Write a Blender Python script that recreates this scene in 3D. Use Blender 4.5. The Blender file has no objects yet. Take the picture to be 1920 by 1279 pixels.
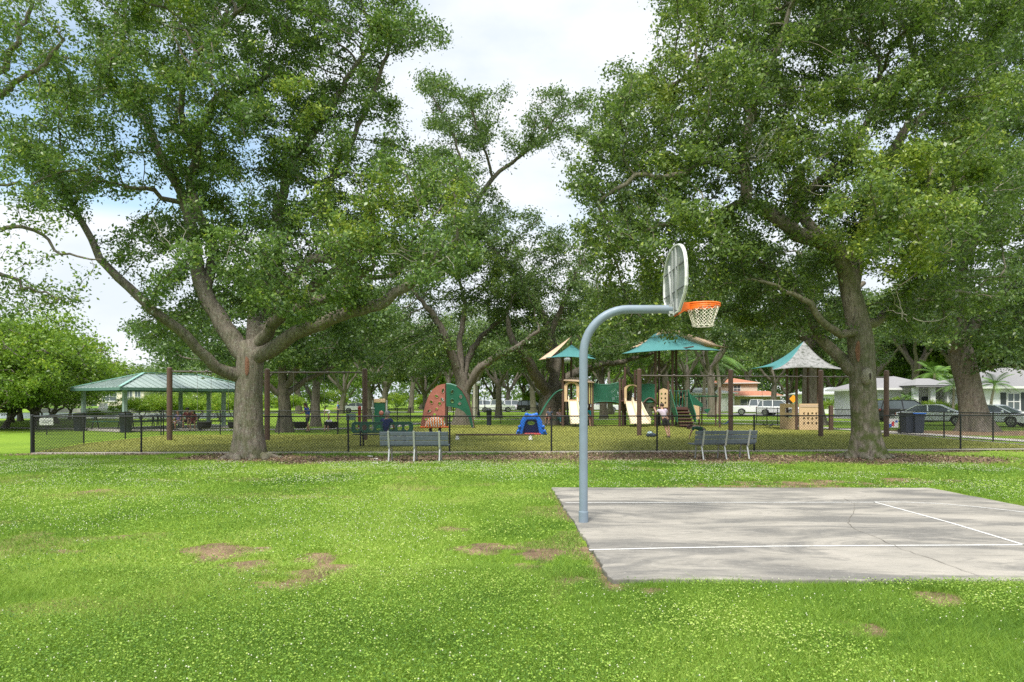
import bpy, math, random
import numpy as np
from mathutils import Vector, Matrix, noise as mnoise
R = math.radians
# ---------------------------------------------------------------- camera, sky, sun, exposure
F, HC, YH = 1284.0, 1.70, 752.0          # focal length in photo pixels, eye height, horizon row
scene = bpy.context.scene
col = scene.collection
cd = bpy.data.cameras.new('camera'); cam = bpy.data.objects.new('camera', cd); col.objects.link(cam)
cam.location = (0, 0, HC); cam.rotation_euler = (R(90), 0, 0)
cd.sensor_width = 36.0; cd.lens = 36.0*F/1920.0; cd.shift_y = (YH-639.5)/1920.0
cd.clip_start = 0.1; cd.clip_end = 5000
scene.camera = cam
SUN_EL, SUN_AZ = 58.0, 200.0             # azimuth clockwise from +Y: behind the camera
world = bpy.data.worlds.new('World'); scene.world = world; world.use_nodes = True
def setup_world():
    nt = world.node_tree; N = nt.nodes; L = nt.links; N.clear()
    out = N.new('ShaderNodeOutputWorld'); bg = N.new('ShaderNodeBackground'); L.new(bg.outputs[0], out.inputs[0])
    bg.inputs[1].default_value = 0.1
    sky = N.new('ShaderNodeTexSky'); sky.sky_type = 'NISHITA'; sky.sun_disc = False
    sky.sun_elevation = R(SUN_EL); sky.sun_rotation = R(SUN_AZ); sky.air_density = 1.0; sky.dust_density = 1.2
    tc = N.new('ShaderNodeTexCoord'); sep = N.new('ShaderNodeSeparateXYZ'); L.new(tc.outputs['Generated'], sep.inputs[0])
    def m(op, a, b=None, c=None, clamp=False):
        n = N.new('ShaderNodeMath'); n.operation = op; n.use_clamp = clamp
        for i, v in enumerate((a, b, c)):
            if v is None: continue
            if isinstance(v, (int, float)): n.inputs[i].default_value = v
            else: L.new(v, n.inputs[i])
        return n.outputs[0]
    zc = m('ADD', m('MAXIMUM', sep.outputs[2], 0.0), 0.13)
    cb = N.new('ShaderNodeCombineXYZ')
    L.new(m('DIVIDE', sep.outputs[0], zc), cb.inputs[0]); L.new(m('DIVIDE', sep.outputs[1], zc), cb.inputs[1])
    n1 = N.new('ShaderNodeTexNoise'); n1.inputs['Scale'].default_value = 0.85; n1.inputs['Detail'].default_value = 9
    n1.inputs['Roughness'].default_value = 0.55; L.new(cb.outputs[0], n1.inputs['Vector'])
    mp = N.new('ShaderNodeMapping'); mp.inputs['Scale'].default_value = (2.0, 2.0, 5.0); L.new(tc.outputs['Generated'], mp.inputs[0])
    n2 = N.new('ShaderNodeTexNoise'); n2.inputs['Scale'].default_value = 2.2; n2.inputs['Detail'].default_value = 8
    L.new(mp.outputs[0], n2.inputs['Vector'])
    # a break in the cloud to the left, where the photograph shows blue
    d = Vector((-0.50, 0.85, 0.285)).normalized()
    dt = N.new('ShaderNodeVectorMath'); dt.operation = 'DISTANCE'; L.new(tc.outputs['Generated'], dt.inputs[0]); dt.inputs[1].default_value = d
    gap = m('SUBTRACT', 1.0, m('MULTIPLY', dt.outputs['Value'], 4.0), clamp=True)
    cover = m('ADD', m('MULTIPLY', n1.outputs[0], 2.6), -0.42)
    cover = m('SUBTRACT', cover, m('MULTIPLY', gap, 1.5))
    # solid cloud bank low on the horizon
    bank = m('MULTIPLY_ADD', m('SUBTRACT', 0.235, m('ADD', sep.outputs[2], m('MULTIPLY', m('SUBTRACT', n2.outputs[0], 0.5), 0.03))), 40.0, 0.5, clamp=True)
    cover = m('MAXIMUM', m('MAXIMUM', m('MINIMUM', cover, 1.0), 0.14), bank, clamp=True)
    ramp = N.new('ShaderNodeValToRGB'); ramp.color_ramp.elements[0].position = 0.34; ramp.color_ramp.elements[1].position = 0.62
    ramp.color_ramp.elements[0].color = (6.1, 6.65, 7.3, 1); ramp.color_ramp.elements[1].color = (7.5, 7.7, 8.0, 1)
    e = ramp.color_ramp.elements.new(0.5); e.color = (6.9, 7.25, 7.7, 1)
    L.new(n2.outputs[0], ramp.inputs[0])
    # an overcast sky is two to three times brighter overhead than near the horizon
    zen = m('MULTIPLY_ADD', m('SUBTRACT', sep.outputs[2], 0.5, clamp=True), 2.6, 1.0)
    sc = N.new('ShaderNodeVectorMath'); sc.operation = 'SCALE'; L.new(ramp.outputs[0], sc.inputs[0]); L.new(zen, sc.inputs['Scale'])
    mx = N.new('ShaderNodeMix'); mx.data_type = 'RGBA'; L.new(cover, mx.inputs[0]); s2 = N.new('ShaderNodeVectorMath'); s2.operation = 'MULTIPLY'; L.new(sky.outputs[0], s2.inputs[0]); s2.inputs[1].default_value = (1.9, 1.95, 1.75); L.new(s2.outputs[0], mx.inputs[6]); L.new(sc.outputs[0], mx.inputs[7])
    L.new(mx.outputs[2], bg.inputs[0])
setup_world()
sl = bpy.data.lights.new('sun', 'SUN'); sun = bpy.data.objects.new('sun', sl); col.objects.link(sun)
sl.energy = 3.7; sl.angle = R(12); sl.color = (1.0, 0.95, 0.87)
sun.rotation_euler = (R(90-SUN_EL), 0, R(180-SUN_AZ))
sun.location = (0, -5, 40)
scene.view_settings.view_transform = 'Standard'; scene.view_settings.look = 'None'
scene.view_settings.exposure = 0.52; scene.view_settings.gamma = 1.0
scene.cycles.max_bounces = 6; scene.cycles.diffuse_bounces = 3; scene.cycles.glossy_bounces = 2
scene.cycles.transmission_bounces = 3; scene.cycles.transparent_max_bounces = 4
scene.cycles.use_denoising = False
try: scene.cycles.denoising_prefilter = 'ACCURATE'
except Exception: pass
# ---------------------------------------------------------------- coordinates from the survey of the photograph
def W(px, py, D): return Vector(((px-960)*D/F, D, HC+(YH-py)*D/F))
def gd(py): return F*HC/(py-YH)
def G(px, py): D = gd(py); return Vector(((px-960)*D/F, D, 0))
def X(px, D): return (px-960)*D/F
# ---------------------------------------------------------------- tags
def tag(o, label=None, cat=None, group=None, kind=None):
    if label: o['label'] = label
    if cat: o['category'] = cat
    if group: o['group'] = group
    if kind: o['kind'] = kind
    return o
def thing(name, label, cat, loc=(0, 0, 0), rz=0.0, group=None):
    o = bpy.data.objects.new(name, None); col.objects.link(o); o.empty_display_size = 0.2
    o.location = loc; o.rotation_euler = (0, 0, rz)
    return tag(o, label, cat, group)
def copy_tree(o, parent=None):
    c = o.copy(); col.objects.link(c); c.parent = parent
    for ch in list(o.children): copy_tree(ch, c)
    return c
# ---------------------------------------------------------------- mesh helpers
def npmesh(name, V, Fc, m, parent=None, smooth=False, attr=None):
    V = np.asarray(V, np.float32); Fc = np.asarray(Fc, np.int32); k = Fc.shape[1]
    me = bpy.data.meshes.new(name); me.vertices.add(len(V)); me.vertices.foreach_set('co', V.ravel())
    me.loops.add(Fc.size); me.loops.foreach_set('vertex_index', Fc.ravel())
    me.polygons.add(len(Fc)); me.polygons.foreach_set('loop_start', np.arange(0, Fc.size, k, dtype=np.int32))
    me.polygons.foreach_set('loop_total', np.full(len(Fc), k, np.int32))
    me.update(calc_edges=True)
    if smooth: me.polygons.foreach_set('use_smooth', np.ones(len(Fc), bool))
    if attr:
        for an, (dom, vals) in attr.items():
            a = me.attributes.new(an, 'FLOAT', dom); a.data.foreach_set('value', np.asarray(vals, np.float32))
    if m: me.materials.append(m)
    o = bpy.data.objects.new(name, me); col.objects.link(o)
    if parent: o.parent = parent
    return o
class MB:
    def __init__(s): s.v = []; s.f = []; s.fm = []; s.sm = []
    def add(s, vs, fs, mi=0, sm=False):
        b = len(s.v); s.v += [tuple(v) for v in vs]
        for f in fs: s.f.append(tuple(i+b for i in f)); s.fm.append(mi); s.sm.append(sm)
        return s
    def box(s, c, d, rz=0.0, mi=0, M=None, taper=1.0):
        x, y, z = d[0]/2, d[1]/2, d[2]/2
        vs = [Vector((a*x*(taper if e > 0 else 1), b*y*(taper if e > 0 else 1), e*z)) for e in (-1, 1) for b in (-1, 1) for a in (-1, 1)]
        if M is None: M = Matrix.Translation(c) @ Matrix.Rotation(rz, 4, 'Z')
        return s.add([M @ v for v in vs], [(0, 2, 3, 1), (4, 5, 7, 6), (0, 1, 5, 4), (2, 6, 7, 3), (0, 4, 6, 2), (1, 3, 7, 5)], mi)
    def bar(s, p, q, w, h=None, mi=0, up=(0, 0, 1)):
        p = Vector(p); q = Vector(q); h = h or w; d = q-p; L = d.length; d.normalize(); u = Vector(up)
        if abs(d.dot(u)) > .98: u = Vector((1, 0, 0))
        a = d.cross(u).normalized(); b = a.cross(d).normalized()
        M = Matrix((( a.x, d.x, b.x, (p.x+q.x)/2), (a.y, d.y, b.y, (p.y+q.y)/2), (a.z, d.z, b.z, (p.z+q.z)/2), (0, 0, 0, 1)))
        return s.box(None, (w, L, h), mi=mi, M=M)
    def tube(s, pts, r, n=8, mi=0, caps=True, closed=False, mod=None):
        pts = [Vector(p) for p in pts]; k = len(pts)
        rr = list(r) if hasattr(r, '__len__') else [r]*k
        vs = []; fs = []; prev = None
        for i, p in enumerate(pts):
            if closed: d = pts[(i+1) % k]-pts[i-1]
            else: d = pts[min(i+1, k-1)]-pts[max(i-1, 0)]
            d = d.normalized() if d.length > 1e-9 else Vector((0, 0, 1))
            if prev is None:
                a = d.cross(Vector((0, 0, 1)))
                if a.length < 1e-3: a = Vector((1, 0, 0))
            else: a = prev-d*prev.dot(d)
            a.normalize(); prev = a; b = d.cross(a)
            for j in range(n):
                t = 2*math.pi*j/n; q = rr[i]*(mod(p, t) if mod else 1.0)
                vs.append(p+(a*math.cos(t)+b*math.sin(t))*q)
        for i in range(k if closed else k-1):
            i2 = (i+1) % k
            for j in range(n):
                j2 = (j+1) % n; fs.append((i*n+j, i2*n+j, i2*n+j2, i*n+j2))
        s.add(vs, fs, mi, True)
        if caps and not closed:
            s.add(vs[:n], [tuple(range(n))], mi); s.add(vs[-n:], [tuple(reversed(range(n)))], mi)
        return s
    def cyl(s, p, q, r, n=12, mi=0, r2=None): return s.tube([p, q], [r, r if r2 is None else r2], n, mi)
    def lathe(s, c, prof, n=16, mi=0, sm=True, sx=1.0, sy=1.0):
        vs = []; fs = []
        for (r, z) in prof:
            for j in range(n):
                t = 2*math.pi*j/n; vs.append((c[0]+r*sx*math.cos(t), c[1]+r*sy*math.sin(t), c[2]+z))
        for i in range(len(prof)-1):
            for j in range(n):
                j2 = (j+1) % n; fs.append((i*n+j, i*n+j2, (i+1)*n+j2, (i+1)*n+j))
        s.add(vs, fs, mi, sm)
        s.add(vs[:n], [tuple(reversed(range(n)))], mi); s.add(vs[-n:], [tuple(range(n))], mi)
        return s
    def ball(s, c, r, n=12, mi=0, sx=1, sy=1, sz=1):
        k = max(5, n//2); prof = [(r*max(0.02, math.sin(math.pi*i/k)), -r*sz*math.cos(math.pi*i/k)) for i in range(k+1)]
        return s.lathe(c, prof, n, mi, True, sx, sy)
    def prism(s, poly, M, t, mi=0):
        """poly in local xy, thickness t along local z (centred); M places it"""
        n = len(poly); vs = [M @ Vector((x, y, -t/2)) for x, y in poly]+[M @ Vector((x, y, t/2)) for x, y in poly]
        fs = [tuple(reversed(range(n))), tuple(range(n, 2*n))]+[(i, (i+1) % n, n+(i+1) % n, n+i) for i in range(n)]
        return s.add(vs, fs, mi)
    def holed(s, outer, holes, M, t, mi=0):
        """flat plate with holes: triangulated fill, both faces and rims"""
        from mathutils.geometry import tessellate_polygon
        loops = [outer]+holes; flat = [p for l in loops for p in l]
        tris = tessellate_polygon([[Vector((x, y, 0)) for x, y in l] for l in loops]); n = len(flat)
        vs = [M @ Vector((x, y, t/2)) for x, y in flat]+[M @ Vector((x, y, -t/2)) for x, y in flat]
        s.add(vs, [tuple(a) for a in tris]+[tuple(n+i for i in reversed(a)) for a in tris], mi)
        b = 0
        for l in loops:
            k = len(l); s.add([vs[b+i] for i in range(k)]+[vs[n+b+i] for i in range(k)], [(i, (i+1) % k, k+(i+1) % k, k+i) for i in range(k)], mi); b += k
        return s
    def build(s, name, m, parent=None, bevel=0.0, smooth=None, off=(0, 0, 0)):
        me = bpy.data.meshes.new(name); o3 = off
        me.from_pydata([(x-o3[0], y-o3[1], z-o3[2]) for x, y, z in s.v], [], s.f)
        ms = m if isinstance(m, (list, tuple)) else [m]
        for a in ms: me.materials.append(a)
        me.polygons.foreach_set('material_index', s.fm)
        me.polygons.foreach_set('use_smooth', [True]*len(s.f) if smooth else s.sm)
        me.update()
        o = bpy.data.objects.new(name, me); col.objects.link(o)
        if parent: o.parent = parent
        if bevel:
            b = o.modifiers.new('bevel', 'BEVEL'); b.width = bevel; b.segments = 2; b.limit_method = 'ANGLE'; b.angle_limit = R(40)
        return o
def MX(origin, xa, ya):
    xa = Vector(xa).normalized(); ya = Vector(ya); ya = (ya-xa*ya.dot(xa)).normalized(); za = xa.cross(ya); o = Vector(origin)
    return Matrix(((xa.x, ya.x, za.x, o.x), (xa.y, ya.y, za.y, o.y), (xa.z, ya.z, za.z, o.z), (0, 0, 0, 1)))
# ---------------------------------------------------------------- materials
class NT:
    def __init__(s, name):
        s.m = bpy.data.materials.new(name); s.m.use_nodes = True; s.t = s.m.node_tree; s.N = s.t.nodes; s.L = s.t.links
        s.b = s.N['Principled BSDF']; s.out = s.N['Material Output']
        s.tc = s.N.new('ShaderNodeTexCoord')
    def node(s, k, **kw):
        n = s.N.new(k)
        for a, v in kw.items(): setattr(n, a, v)
        return n
    def set(s, sock, v):
        if hasattr(v, 'bl_idname') or hasattr(v, 'links'): s.L.new(v, sock)
        else: sock.default_value = v
    def noise(s, scale, detail=4, rough=.55, stretch=None, dist=0, coord='Object'):
        n = s.node('ShaderNodeTexNoise'); n.inputs['Scale'].default_value = scale; n.inputs['Detail'].default_value = detail
        n.inputs['Roughness'].default_value = rough; n.inputs['Distortion'].default_value = dist
        src = s.tc.outputs[coord]
        if stretch: mp = s.node('ShaderNodeMapping'); mp.inputs['Scale'].default_value = stretch; s.L.new(src, mp.inputs[0]); src = mp.outputs[0]
        s.L.new(src, n.inputs['Vector']); return n.outputs[0]
    def ramp(s, fac, stops):
        r = s.node('ShaderNodeValToRGB'); el = r.color_ramp.elements
        while len(el) < len(stops): el.new(0.5)
        for e, (p, c) in zip(el, stops):
            e.position = p; e.color = (c, c, c, 1) if isinstance(c, (int, float)) else (*c, 1)
        s.L.new(fac, r.inputs[0]); return r.outputs[0]
    def mix(s, fac, a, b, mode='MIX'):
        n = s.node('ShaderNodeMix', data_type='RGBA', blend_type=mode)
        s.set(n.inputs[0], fac); s.set(n.inputs[6], a if not isinstance(a, tuple) else (*a, 1)[:4]); s.set(n.inputs[7], b if not isinstance(b, tuple) else (*b, 1)[:4])
        return n.outputs[2]
    def math(s, op, a, b=0.0, clamp=False):
        n = s.node('ShaderNodeMath', operation=op, use_clamp=clamp); s.set(n.inputs[0], a); s.set(n.inputs[1], b); return n.outputs[0]
    def attr(s, name):
        n = s.node('ShaderNodeAttribute'); n.attribute_name = name; return n.outputs['Fac']
    def bump(s, h, strength=.3, dist=.02):
        n = s.node('ShaderNodeBump'); n.inputs['Strength'].default_value = strength; n.inputs['Distance'].default_value = dist
        s.L.new(h, n.inputs['Height']); s.L.new(n.outputs[0], s.b.inputs['Normal']); return n
    def col(s, c): s.set(s.b.inputs['Base Color'], c if not isinstance(c, tuple) else (*c, 1)[:4])
    def rough(s, v): s.set(s.b.inputs['Roughness'], v)
_mats = {}
def paint(name, c, rough=.5, metal=0.0, var=.12, scale=6.0, bump=0.0, spec=.5, grime=0.0):
    """plain painted / moulded / metal surface with slight unevenness and optional grime"""
    if name in _mats: return _mats[name]
    n = NT(name); a = n.noise(scale, 6, .65)
    lo = tuple(x*(1-var) for x in c); hi = tuple(min(1, x*(1+var)) for x in c)
    cc = n.ramp(a, [(.3, lo), (.7, hi)])
    if grime:
        g = n.noise(scale*.45, 8, .7); g = n.ramp(g, [(.45, 0.0), (.72, grime)]); cc = n.mix(g, cc, (.11, .10, .08))
    n.col(cc); n.b.inputs['Metallic'].default_value = metal; n.b.inputs['Specular IOR Level'].default_value = spec
    n.rough(n.ramp(n.noise(scale*2.3, 4), [(.3, max(0, rough-.08)), (.7, min(1, rough+.1))]))
    if bump: n.bump(n.noise(scale*8, 5), bump, .01)
    _mats[name] = n.m; return n.m
def m_leaf(name, dark, mid, light, trans=.35, yellow=(.33, .40, .05)):
    if name in _mats: return _mats[name]
    n = NT(name); t = n.attr('tint')
    c = n.ramp(t, [(.05, dark), (.4, mid), (.72, light), (.97, yellow)])
    n.col(c); n.rough(.38); n.b.inputs['Specular IOR Level'].default_value = .45
    tr = n.node('ShaderNodeBsdfTranslucent'); n.L.new(n.mix(.42, c, (.20, .35, .04)), tr.inputs[0])
    ms = n.node('ShaderNodeMixShader'); ms.inputs[0].default_value = trans
    n.L.new(n.b.outputs[0], ms.inputs[1]); n.L.new(tr.outputs[0], ms.inputs[2]); n.L.new(ms.outputs[0], n.out.inputs[0])
    _mats[name] = n.m; return n.m
def m_bark(name, base, moss=.3, lichen=.35, scale=1.0):
    if name in _mats: return _mats[name]
    n = NT(name)
    fis = n.noise(9*scale, 8, .65, stretch=(1.6, 1.6, .28), dist=.6)
    fine = n.noise(34*scale, 6, .7, stretch=(1, 1, .45))
    blot = n.noise(3.2*scale, 6, .6)
    c = n.ramp(fis, [(.34, tuple(x*.42 for x in base)), (.5, base), (.68, tuple(min(1, x*1.45) for x in base))])
    c = n.mix(n.ramp(fine, [(.35, .5), (.65, 0.0)]), c, tuple(x*.5 for x in base))
    lm = n.ramp(n.noise(14*scale, 5, .7), [(.53, 0.0), (.62, lichen)])
    c = n.mix(lm, c, (.33, .35, .29))
    sp = n.node('ShaderNodeSeparateXYZ'); n.L.new(n.tc.outputs['Object'], sp.inputs[0])
    up = n.ramp(n.math('MULTIPLY', sp.outputs[2], .25), [(.0, 1.0), (1.0, .3)])
    mm = n.math('MULTIPLY', n.ramp(blot, [(.42, 0.0), (.6, moss)]), up)
    c = n.mix(mm, c, (.075, .10, .025)); n.col(c); n.rough(.9); n.b.inputs['Specular IOR Level'].default_value = .15
    n.bump(n.math('ADD', fis, n.math('MULTIPLY', fine, .4)), .9, .05)
    _mats[name] = n.m; return n.m
# ---------------------------------------------------------------- trees
def px_limb(pts):
    """pts: (px, py, D, radius in m) read off the photograph -> world points and radii"""
    return [W(p[0], p[1], p[2]) for p in pts], [p[3] for p in pts]
class Skel:
    def __init__(s, cap=60000):
        s.P = np.zeros((cap, 3)); s.par = np.full(cap, -1, int); s.mr = np.zeros(cap); s.n = 0
    def put(s, p, par, mr=0.0):
        s.P[s.n] = p; s.par[s.n] = par; s.mr[s.n] = mr; s.n += 1; return s.n-1
    def limb(s, pts, radii, step=.3, root=False, jit=.0, rng=None):
        pts = [np.array(p, float) for p in pts]
        last = -1
        if s.n and not root:
            d = np.linalg.norm(s.P[:s.n]-pts[0], axis=1); last = int(d.argmin())
        # smooth (Catmull-Rom) resample
        ext = [2*pts[0]-pts[1]]+pts+[2*pts[-1]-pts[-2]]
        for i in range(len(pts)-1):
            a, b, c, d = ext[i], ext[i+1], ext[i+2], ext[i+3]; L = np.linalg.norm(c-b); k = max(1, int(round(L/step)))
            for j in range(0 if (i == 0) else 1, k+1):
                t = j/k
                if i == 0 and j == 0 and last >= 0: continue
                p = .5*((2*b)+(-a+c)*t+(2*a-5*b+4*c-d)*t*t+(-a+3*b-3*c+d)*t**3)
                if jit and rng is not None and not (i == 0 and j == 0): p = p+rng.normal(0, jit, 3)
                last = s.put(p, last, radii[i]*(1-t)+radii[i+1]*t)
        return last
    def grow(s, A, step=.3, kill=.45, infl=6.0, iters=80, jit=.22, rng=None, from_z=-1e9):
        A = np.asarray(A, float); alive = np.ones(len(A), bool)
        nd = np.full(len(A), 1e9); ni = np.zeros(len(A), int)
        def upd(lo, hi):
            for a in range(lo, hi, 256):
                b = min(hi, a+256); Q = s.P[a:b]; ok = Q[:, 2] > from_z
                if not ok.any(): continue
                ids = np.arange(a, b)[ok]; Q = Q[ok]
                d = np.sqrt(((A[:, None, :]-Q[None])**2).sum(2)); j = d.argmin(1); dm = d[np.arange(len(A)), j]
                m = dm < nd; nd[m] = dm[m]; ni[m] = ids[j[m]]
        upd(0, s.n)
        used = {}
        for it in range(iters):
            act = alive & (nd < infl*(1+it*.1))
            if not act.any(): break
            idx = ni[act]; v = A[act]-s.P[idx]; v /= (np.linalg.norm(v, axis=1)[:, None]+1e-9)
            uq, inv = np.unique(idx, return_inverse=True); acc = np.zeros((len(uq), 3)); np.add.at(acc, inv, v)
            n0 = s.n
            for q, d in zip(uq, acc):
                if used.get(q, 0) > 3: continue
                used[q] = used.get(q, 0)+1
                L = np.linalg.norm(d)
                if L < 1e-6: continue
                d = d/L+rng.normal(0, jit, 3)
                pp = s.par[q]
                if pp >= 0:
                    pd = s.P[q]-s.P[pp]; pl = np.linalg.norm(pd)
                    if pl > 1e-6: d += .35*pd/pl
                d /= np.linalg.norm(d)
                if s.n < len(s.P)-1: s.put(s.P[q]+d*step, q)
            if s.n == n0: break
            upd(n0, s.n); alive &= nd > kill
    def radii(s, tip=.011, e=2.35):
        n = s.n; acc = np.zeros(n); r = np.zeros(n)
        for i in range(n-1, -1, -1):
            q = max(acc[i]**(1/e), tip)
            if s.mr[i] > 0: q = s.mr[i]
            r[i] = q
            if s.par[i] >= 0: acc[s.par[i]] += (min(q, .5) if s.mr[i] == 0 else q)**e
        for i in range(n):
            p = s.par[i]
            if p >= 0: r[i] = min(r[i], r[p]*(.98 if s.mr[i] > 0 else .9) if s.mr[p] > 0 and s.mr[i] == 0 else r[p]*1.0)
        s.r = r; return r
    def mesh(s, mb, flare=None, rmin=0.0):
        n = s.n; r = s.r; kids = [[] for _ in range(n)]
        for i in range(n):
            if s.par[i] >= 0: kids[s.par[i]].append(i)
        starts = [i for i in range(n) if s.par[i] < 0]; stack = [(i, None) for i in starts]
        while stack:
            i, pre = stack.pop(); ch = [i]; c = i
            while kids[c]:
                ks = sorted(kids[c], key=lambda k: -(r[k]+(10 if s.mr[k] > 0 and s.mr[c] > 0 and k == c+1 else 0)))
                for k in ks[1:]: stack.append((k, c))
                c = ks[0]; ch.append(c)
            pts = [s.P[j] for j in ch]; rr = [r[j] for j in ch]
            if pre is not None: pts = [s.P[pre]]+pts; rr = [min(rr[0]*1.15, r[pre])]+rr
            if rr[0] < rmin or len(pts) < 2: continue
            m = max(rr); k = 22 if m > .35 else 12 if m > .12 else 7 if m > .045 else 4 if m > .02 else 3
            rr[-1] *= .5
            if flare and m > .1:
                md = flare
            else: md = None
            mb.tube([tuple(p) for p in pts], [float(q) for q in rr], k, caps=(k > 6), mod=md)
    def leafnodes(s, rmax=.03):
        m = (s.r[:s.n] < rmax) & (s.mr[:s.n] == 0); return s.P[:s.n][m]
def make_flare(base, hgt=.55, amt=.55, seed=0):
    def f(p, t):
        z = p.z-base[2]; k = math.exp(-max(z, 0)/hgt)
        u = Vector((math.cos(t)*1.3, math.sin(t)*1.3, z*.5+seed*3.1+p.x*.2))
        lump = 1+.09*mnoise.noise(u*1.4)+.05*mnoise.noise(Vector((math.cos(t)*4, math.sin(t)*4, z*.35+seed)))
        if z > 3.5: return lump
        return lump*(1+amt*k*(.55+.45*math.cos(5*t+seed)+.3*math.sin(3*t+seed*2)))
    return f
def leaves(nodes, n_per, spread, size, rng, tint_c=.45, tint_s=.16, flat=.55, clump=1.3, thin=0.35, zext=None, droop=0.0):
    """diamond shaped leaves scattered round twig nodes; clumps vary in density and in colour"""
    nodes = np.asarray(nodes)
    nz = np.array([mnoise.noise(Vector(p)/clump) for p in nodes]); n2 = np.array([mnoise.noise(Vector(p)/(clump*.45)+Vector((31, 7, 3))) for p in nodes])
    w = np.clip(1.05+2.0*nz+thin*n2, .0, 2.8); cnt = rng.poisson(n_per*w); idx = np.repeat(np.arange(len(nodes)), cnt); N = len(idx)
    P = nodes[idx]+rng.normal(0, 1, (N, 3))*np.array([spread, spread, spread*.6]); P[:, 2] -= droop*rng.random(N)
    nrm = rng.normal(0, .75, (N, 3)); nrm[:, 2] += flat; nrm /= np.linalg.norm(nrm, axis=1)[:, None]
    a = rng.normal(0, 1, (N, 3)); a -= nrm*(a*nrm).sum(1)[:, None]; a /= np.linalg.norm(a, axis=1)[:, None]; b = np.cross(nrm, a)
    L = size*rng.uniform(.5, 1.55, N)[:, None]; Wd = L*rng.uniform(.42, .62, N)[:, None]
    fold = nrm*(L*.12)
    V = np.stack([P-a*L*.5, P+b*Wd*.5+fold, P+a*L*.5, P-b*Wd*.5+fold], 1).reshape(-1, 3)
    Fc = np.arange(N*4, dtype=np.int32).reshape(-1, 4)
    t = tint_c+tint_s*(1.1*nz[idx]+.5*n2[idx])+rng.normal(0, .17, N)
    return V, Fc, np.clip(t, .02, .98)
def balls(rng, lst, per=60, depth=3.0, front=.5):
    """attractors: lst of (px, py, Rpx, D) clump outlines from the photograph, spread in depth as real volumes"""
    A = []
    for (px, py, Rp, D) in lst:
        for side in (0, 1):
            Dk = D+(rng.uniform(-depth, -.4) if side == 0 else rng.uniform(.4, depth)); c = np.array(W(px, py, Dk)); rr = Rp*Dk/F
            n = int(per*(Rp/80.0)**2*(front if side == 0 else 1.0))
            d = rng.normal(0, 1, (n, 3)); d /= np.linalg.norm(d, axis=1)[:, None]; q = rng.random(n)**.5
            A.append(c+d*(q*rr)[:, None]*np.array([1, 1.15, .9]))
    A = np.concatenate(A); return A[A[:, 2] > 1.9]
BARK = m_bark('oak_bark', (.20, .172, .142), .5, .45)
BARK2 = m_bark('far_oak_bark', (.17, .145, .12), .25, .3, .7)
LEAF_L = m_leaf('oak_leaf', (.034, .075, .026), (.085, .152, .044), (.175, .28, .062))
LEAF_R = m_leaf('oak_leaf_olive', (.038, .074, .026), (.088, .142, .044), (.185, .27, .055))
LEAF_B = m_leaf('bright_leaf', (.06, .12, .014), (.14, .25, .022), (.24, .37, .028), .4, (.42, .46, .04))
LEAF_F = m_leaf('far_leaf', (.036, .070, .026), (.082, .138, .044), (.155, .235, .06))
def finish_tree(name, label, cat, base, sk, rng, bark, leafm, lv, flare, group=None, attach=None, rmin=0):
    t = thing(name, label, cat, base, 0, group); sk.radii(*lv.get('rad', (.011, 2.35)))
    mb = MB(); sk.mesh(mb, flare, rmin); tr = mb.build('trunk', bark, t, off=base)
    nodes = sk.leafnodes(lv.get('rmax', .03))
    if lv.get('keep'): nodes = nodes[lv['keep'](nodes)]
    V, Fc, tn = leaves(nodes, lv['n'], lv['spread'], lv['size'], rng, lv.get('tc', .42), lv.get('ts', .2), clump=lv.get('clump', 1.3), thin=lv.get('thin', .4), droop=lv.get('droop', 0))
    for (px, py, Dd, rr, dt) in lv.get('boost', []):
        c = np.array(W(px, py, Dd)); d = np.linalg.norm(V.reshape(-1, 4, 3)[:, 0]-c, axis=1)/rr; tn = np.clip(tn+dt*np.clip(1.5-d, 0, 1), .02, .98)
    if lv.get('dead'):
        for (px, py, Dd, k) in lv['dead']:
            c = np.array(W(px, py, Dd))-np.array(base); mb = MB()
            for j in range(k):
                p = c+rng.normal(0, .03, 3); d = rng.normal(0, 1, 3); d[2] = abs(d[2])*.3; pts = []
                for s in range(9): d = d/np.linalg.norm(d)+rng.normal(0, .38, 3); p = p+d/np.linalg.norm(d)*.15; pts.append(tuple(p))
                mb.tube(pts, [.016-.0016*s for s in range(9)], 4, caps=False)
                if j % 2: q = np.array(pts[4]); e = d+rng.normal(0, 1, 3); e /= np.linalg.norm(e); mb.tube([tuple(q), tuple(q+e*.22), tuple(q+e*.40+rng.normal(0, .05, 3))], [.009, .006, .003], 4, caps=False)
            mb.build('dead_branch', paint('dead_twig', (.36, .33, .29), .9, var=.2), t)
    V -= np.array(base); npmesh('crown', V, Fc, leafm, t, attr={'tint': ('FACE', tn)})
    if attach: attach(t)
    print(name, 'nodes', sk.n, 'leaves', len(Fc)); return t
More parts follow.
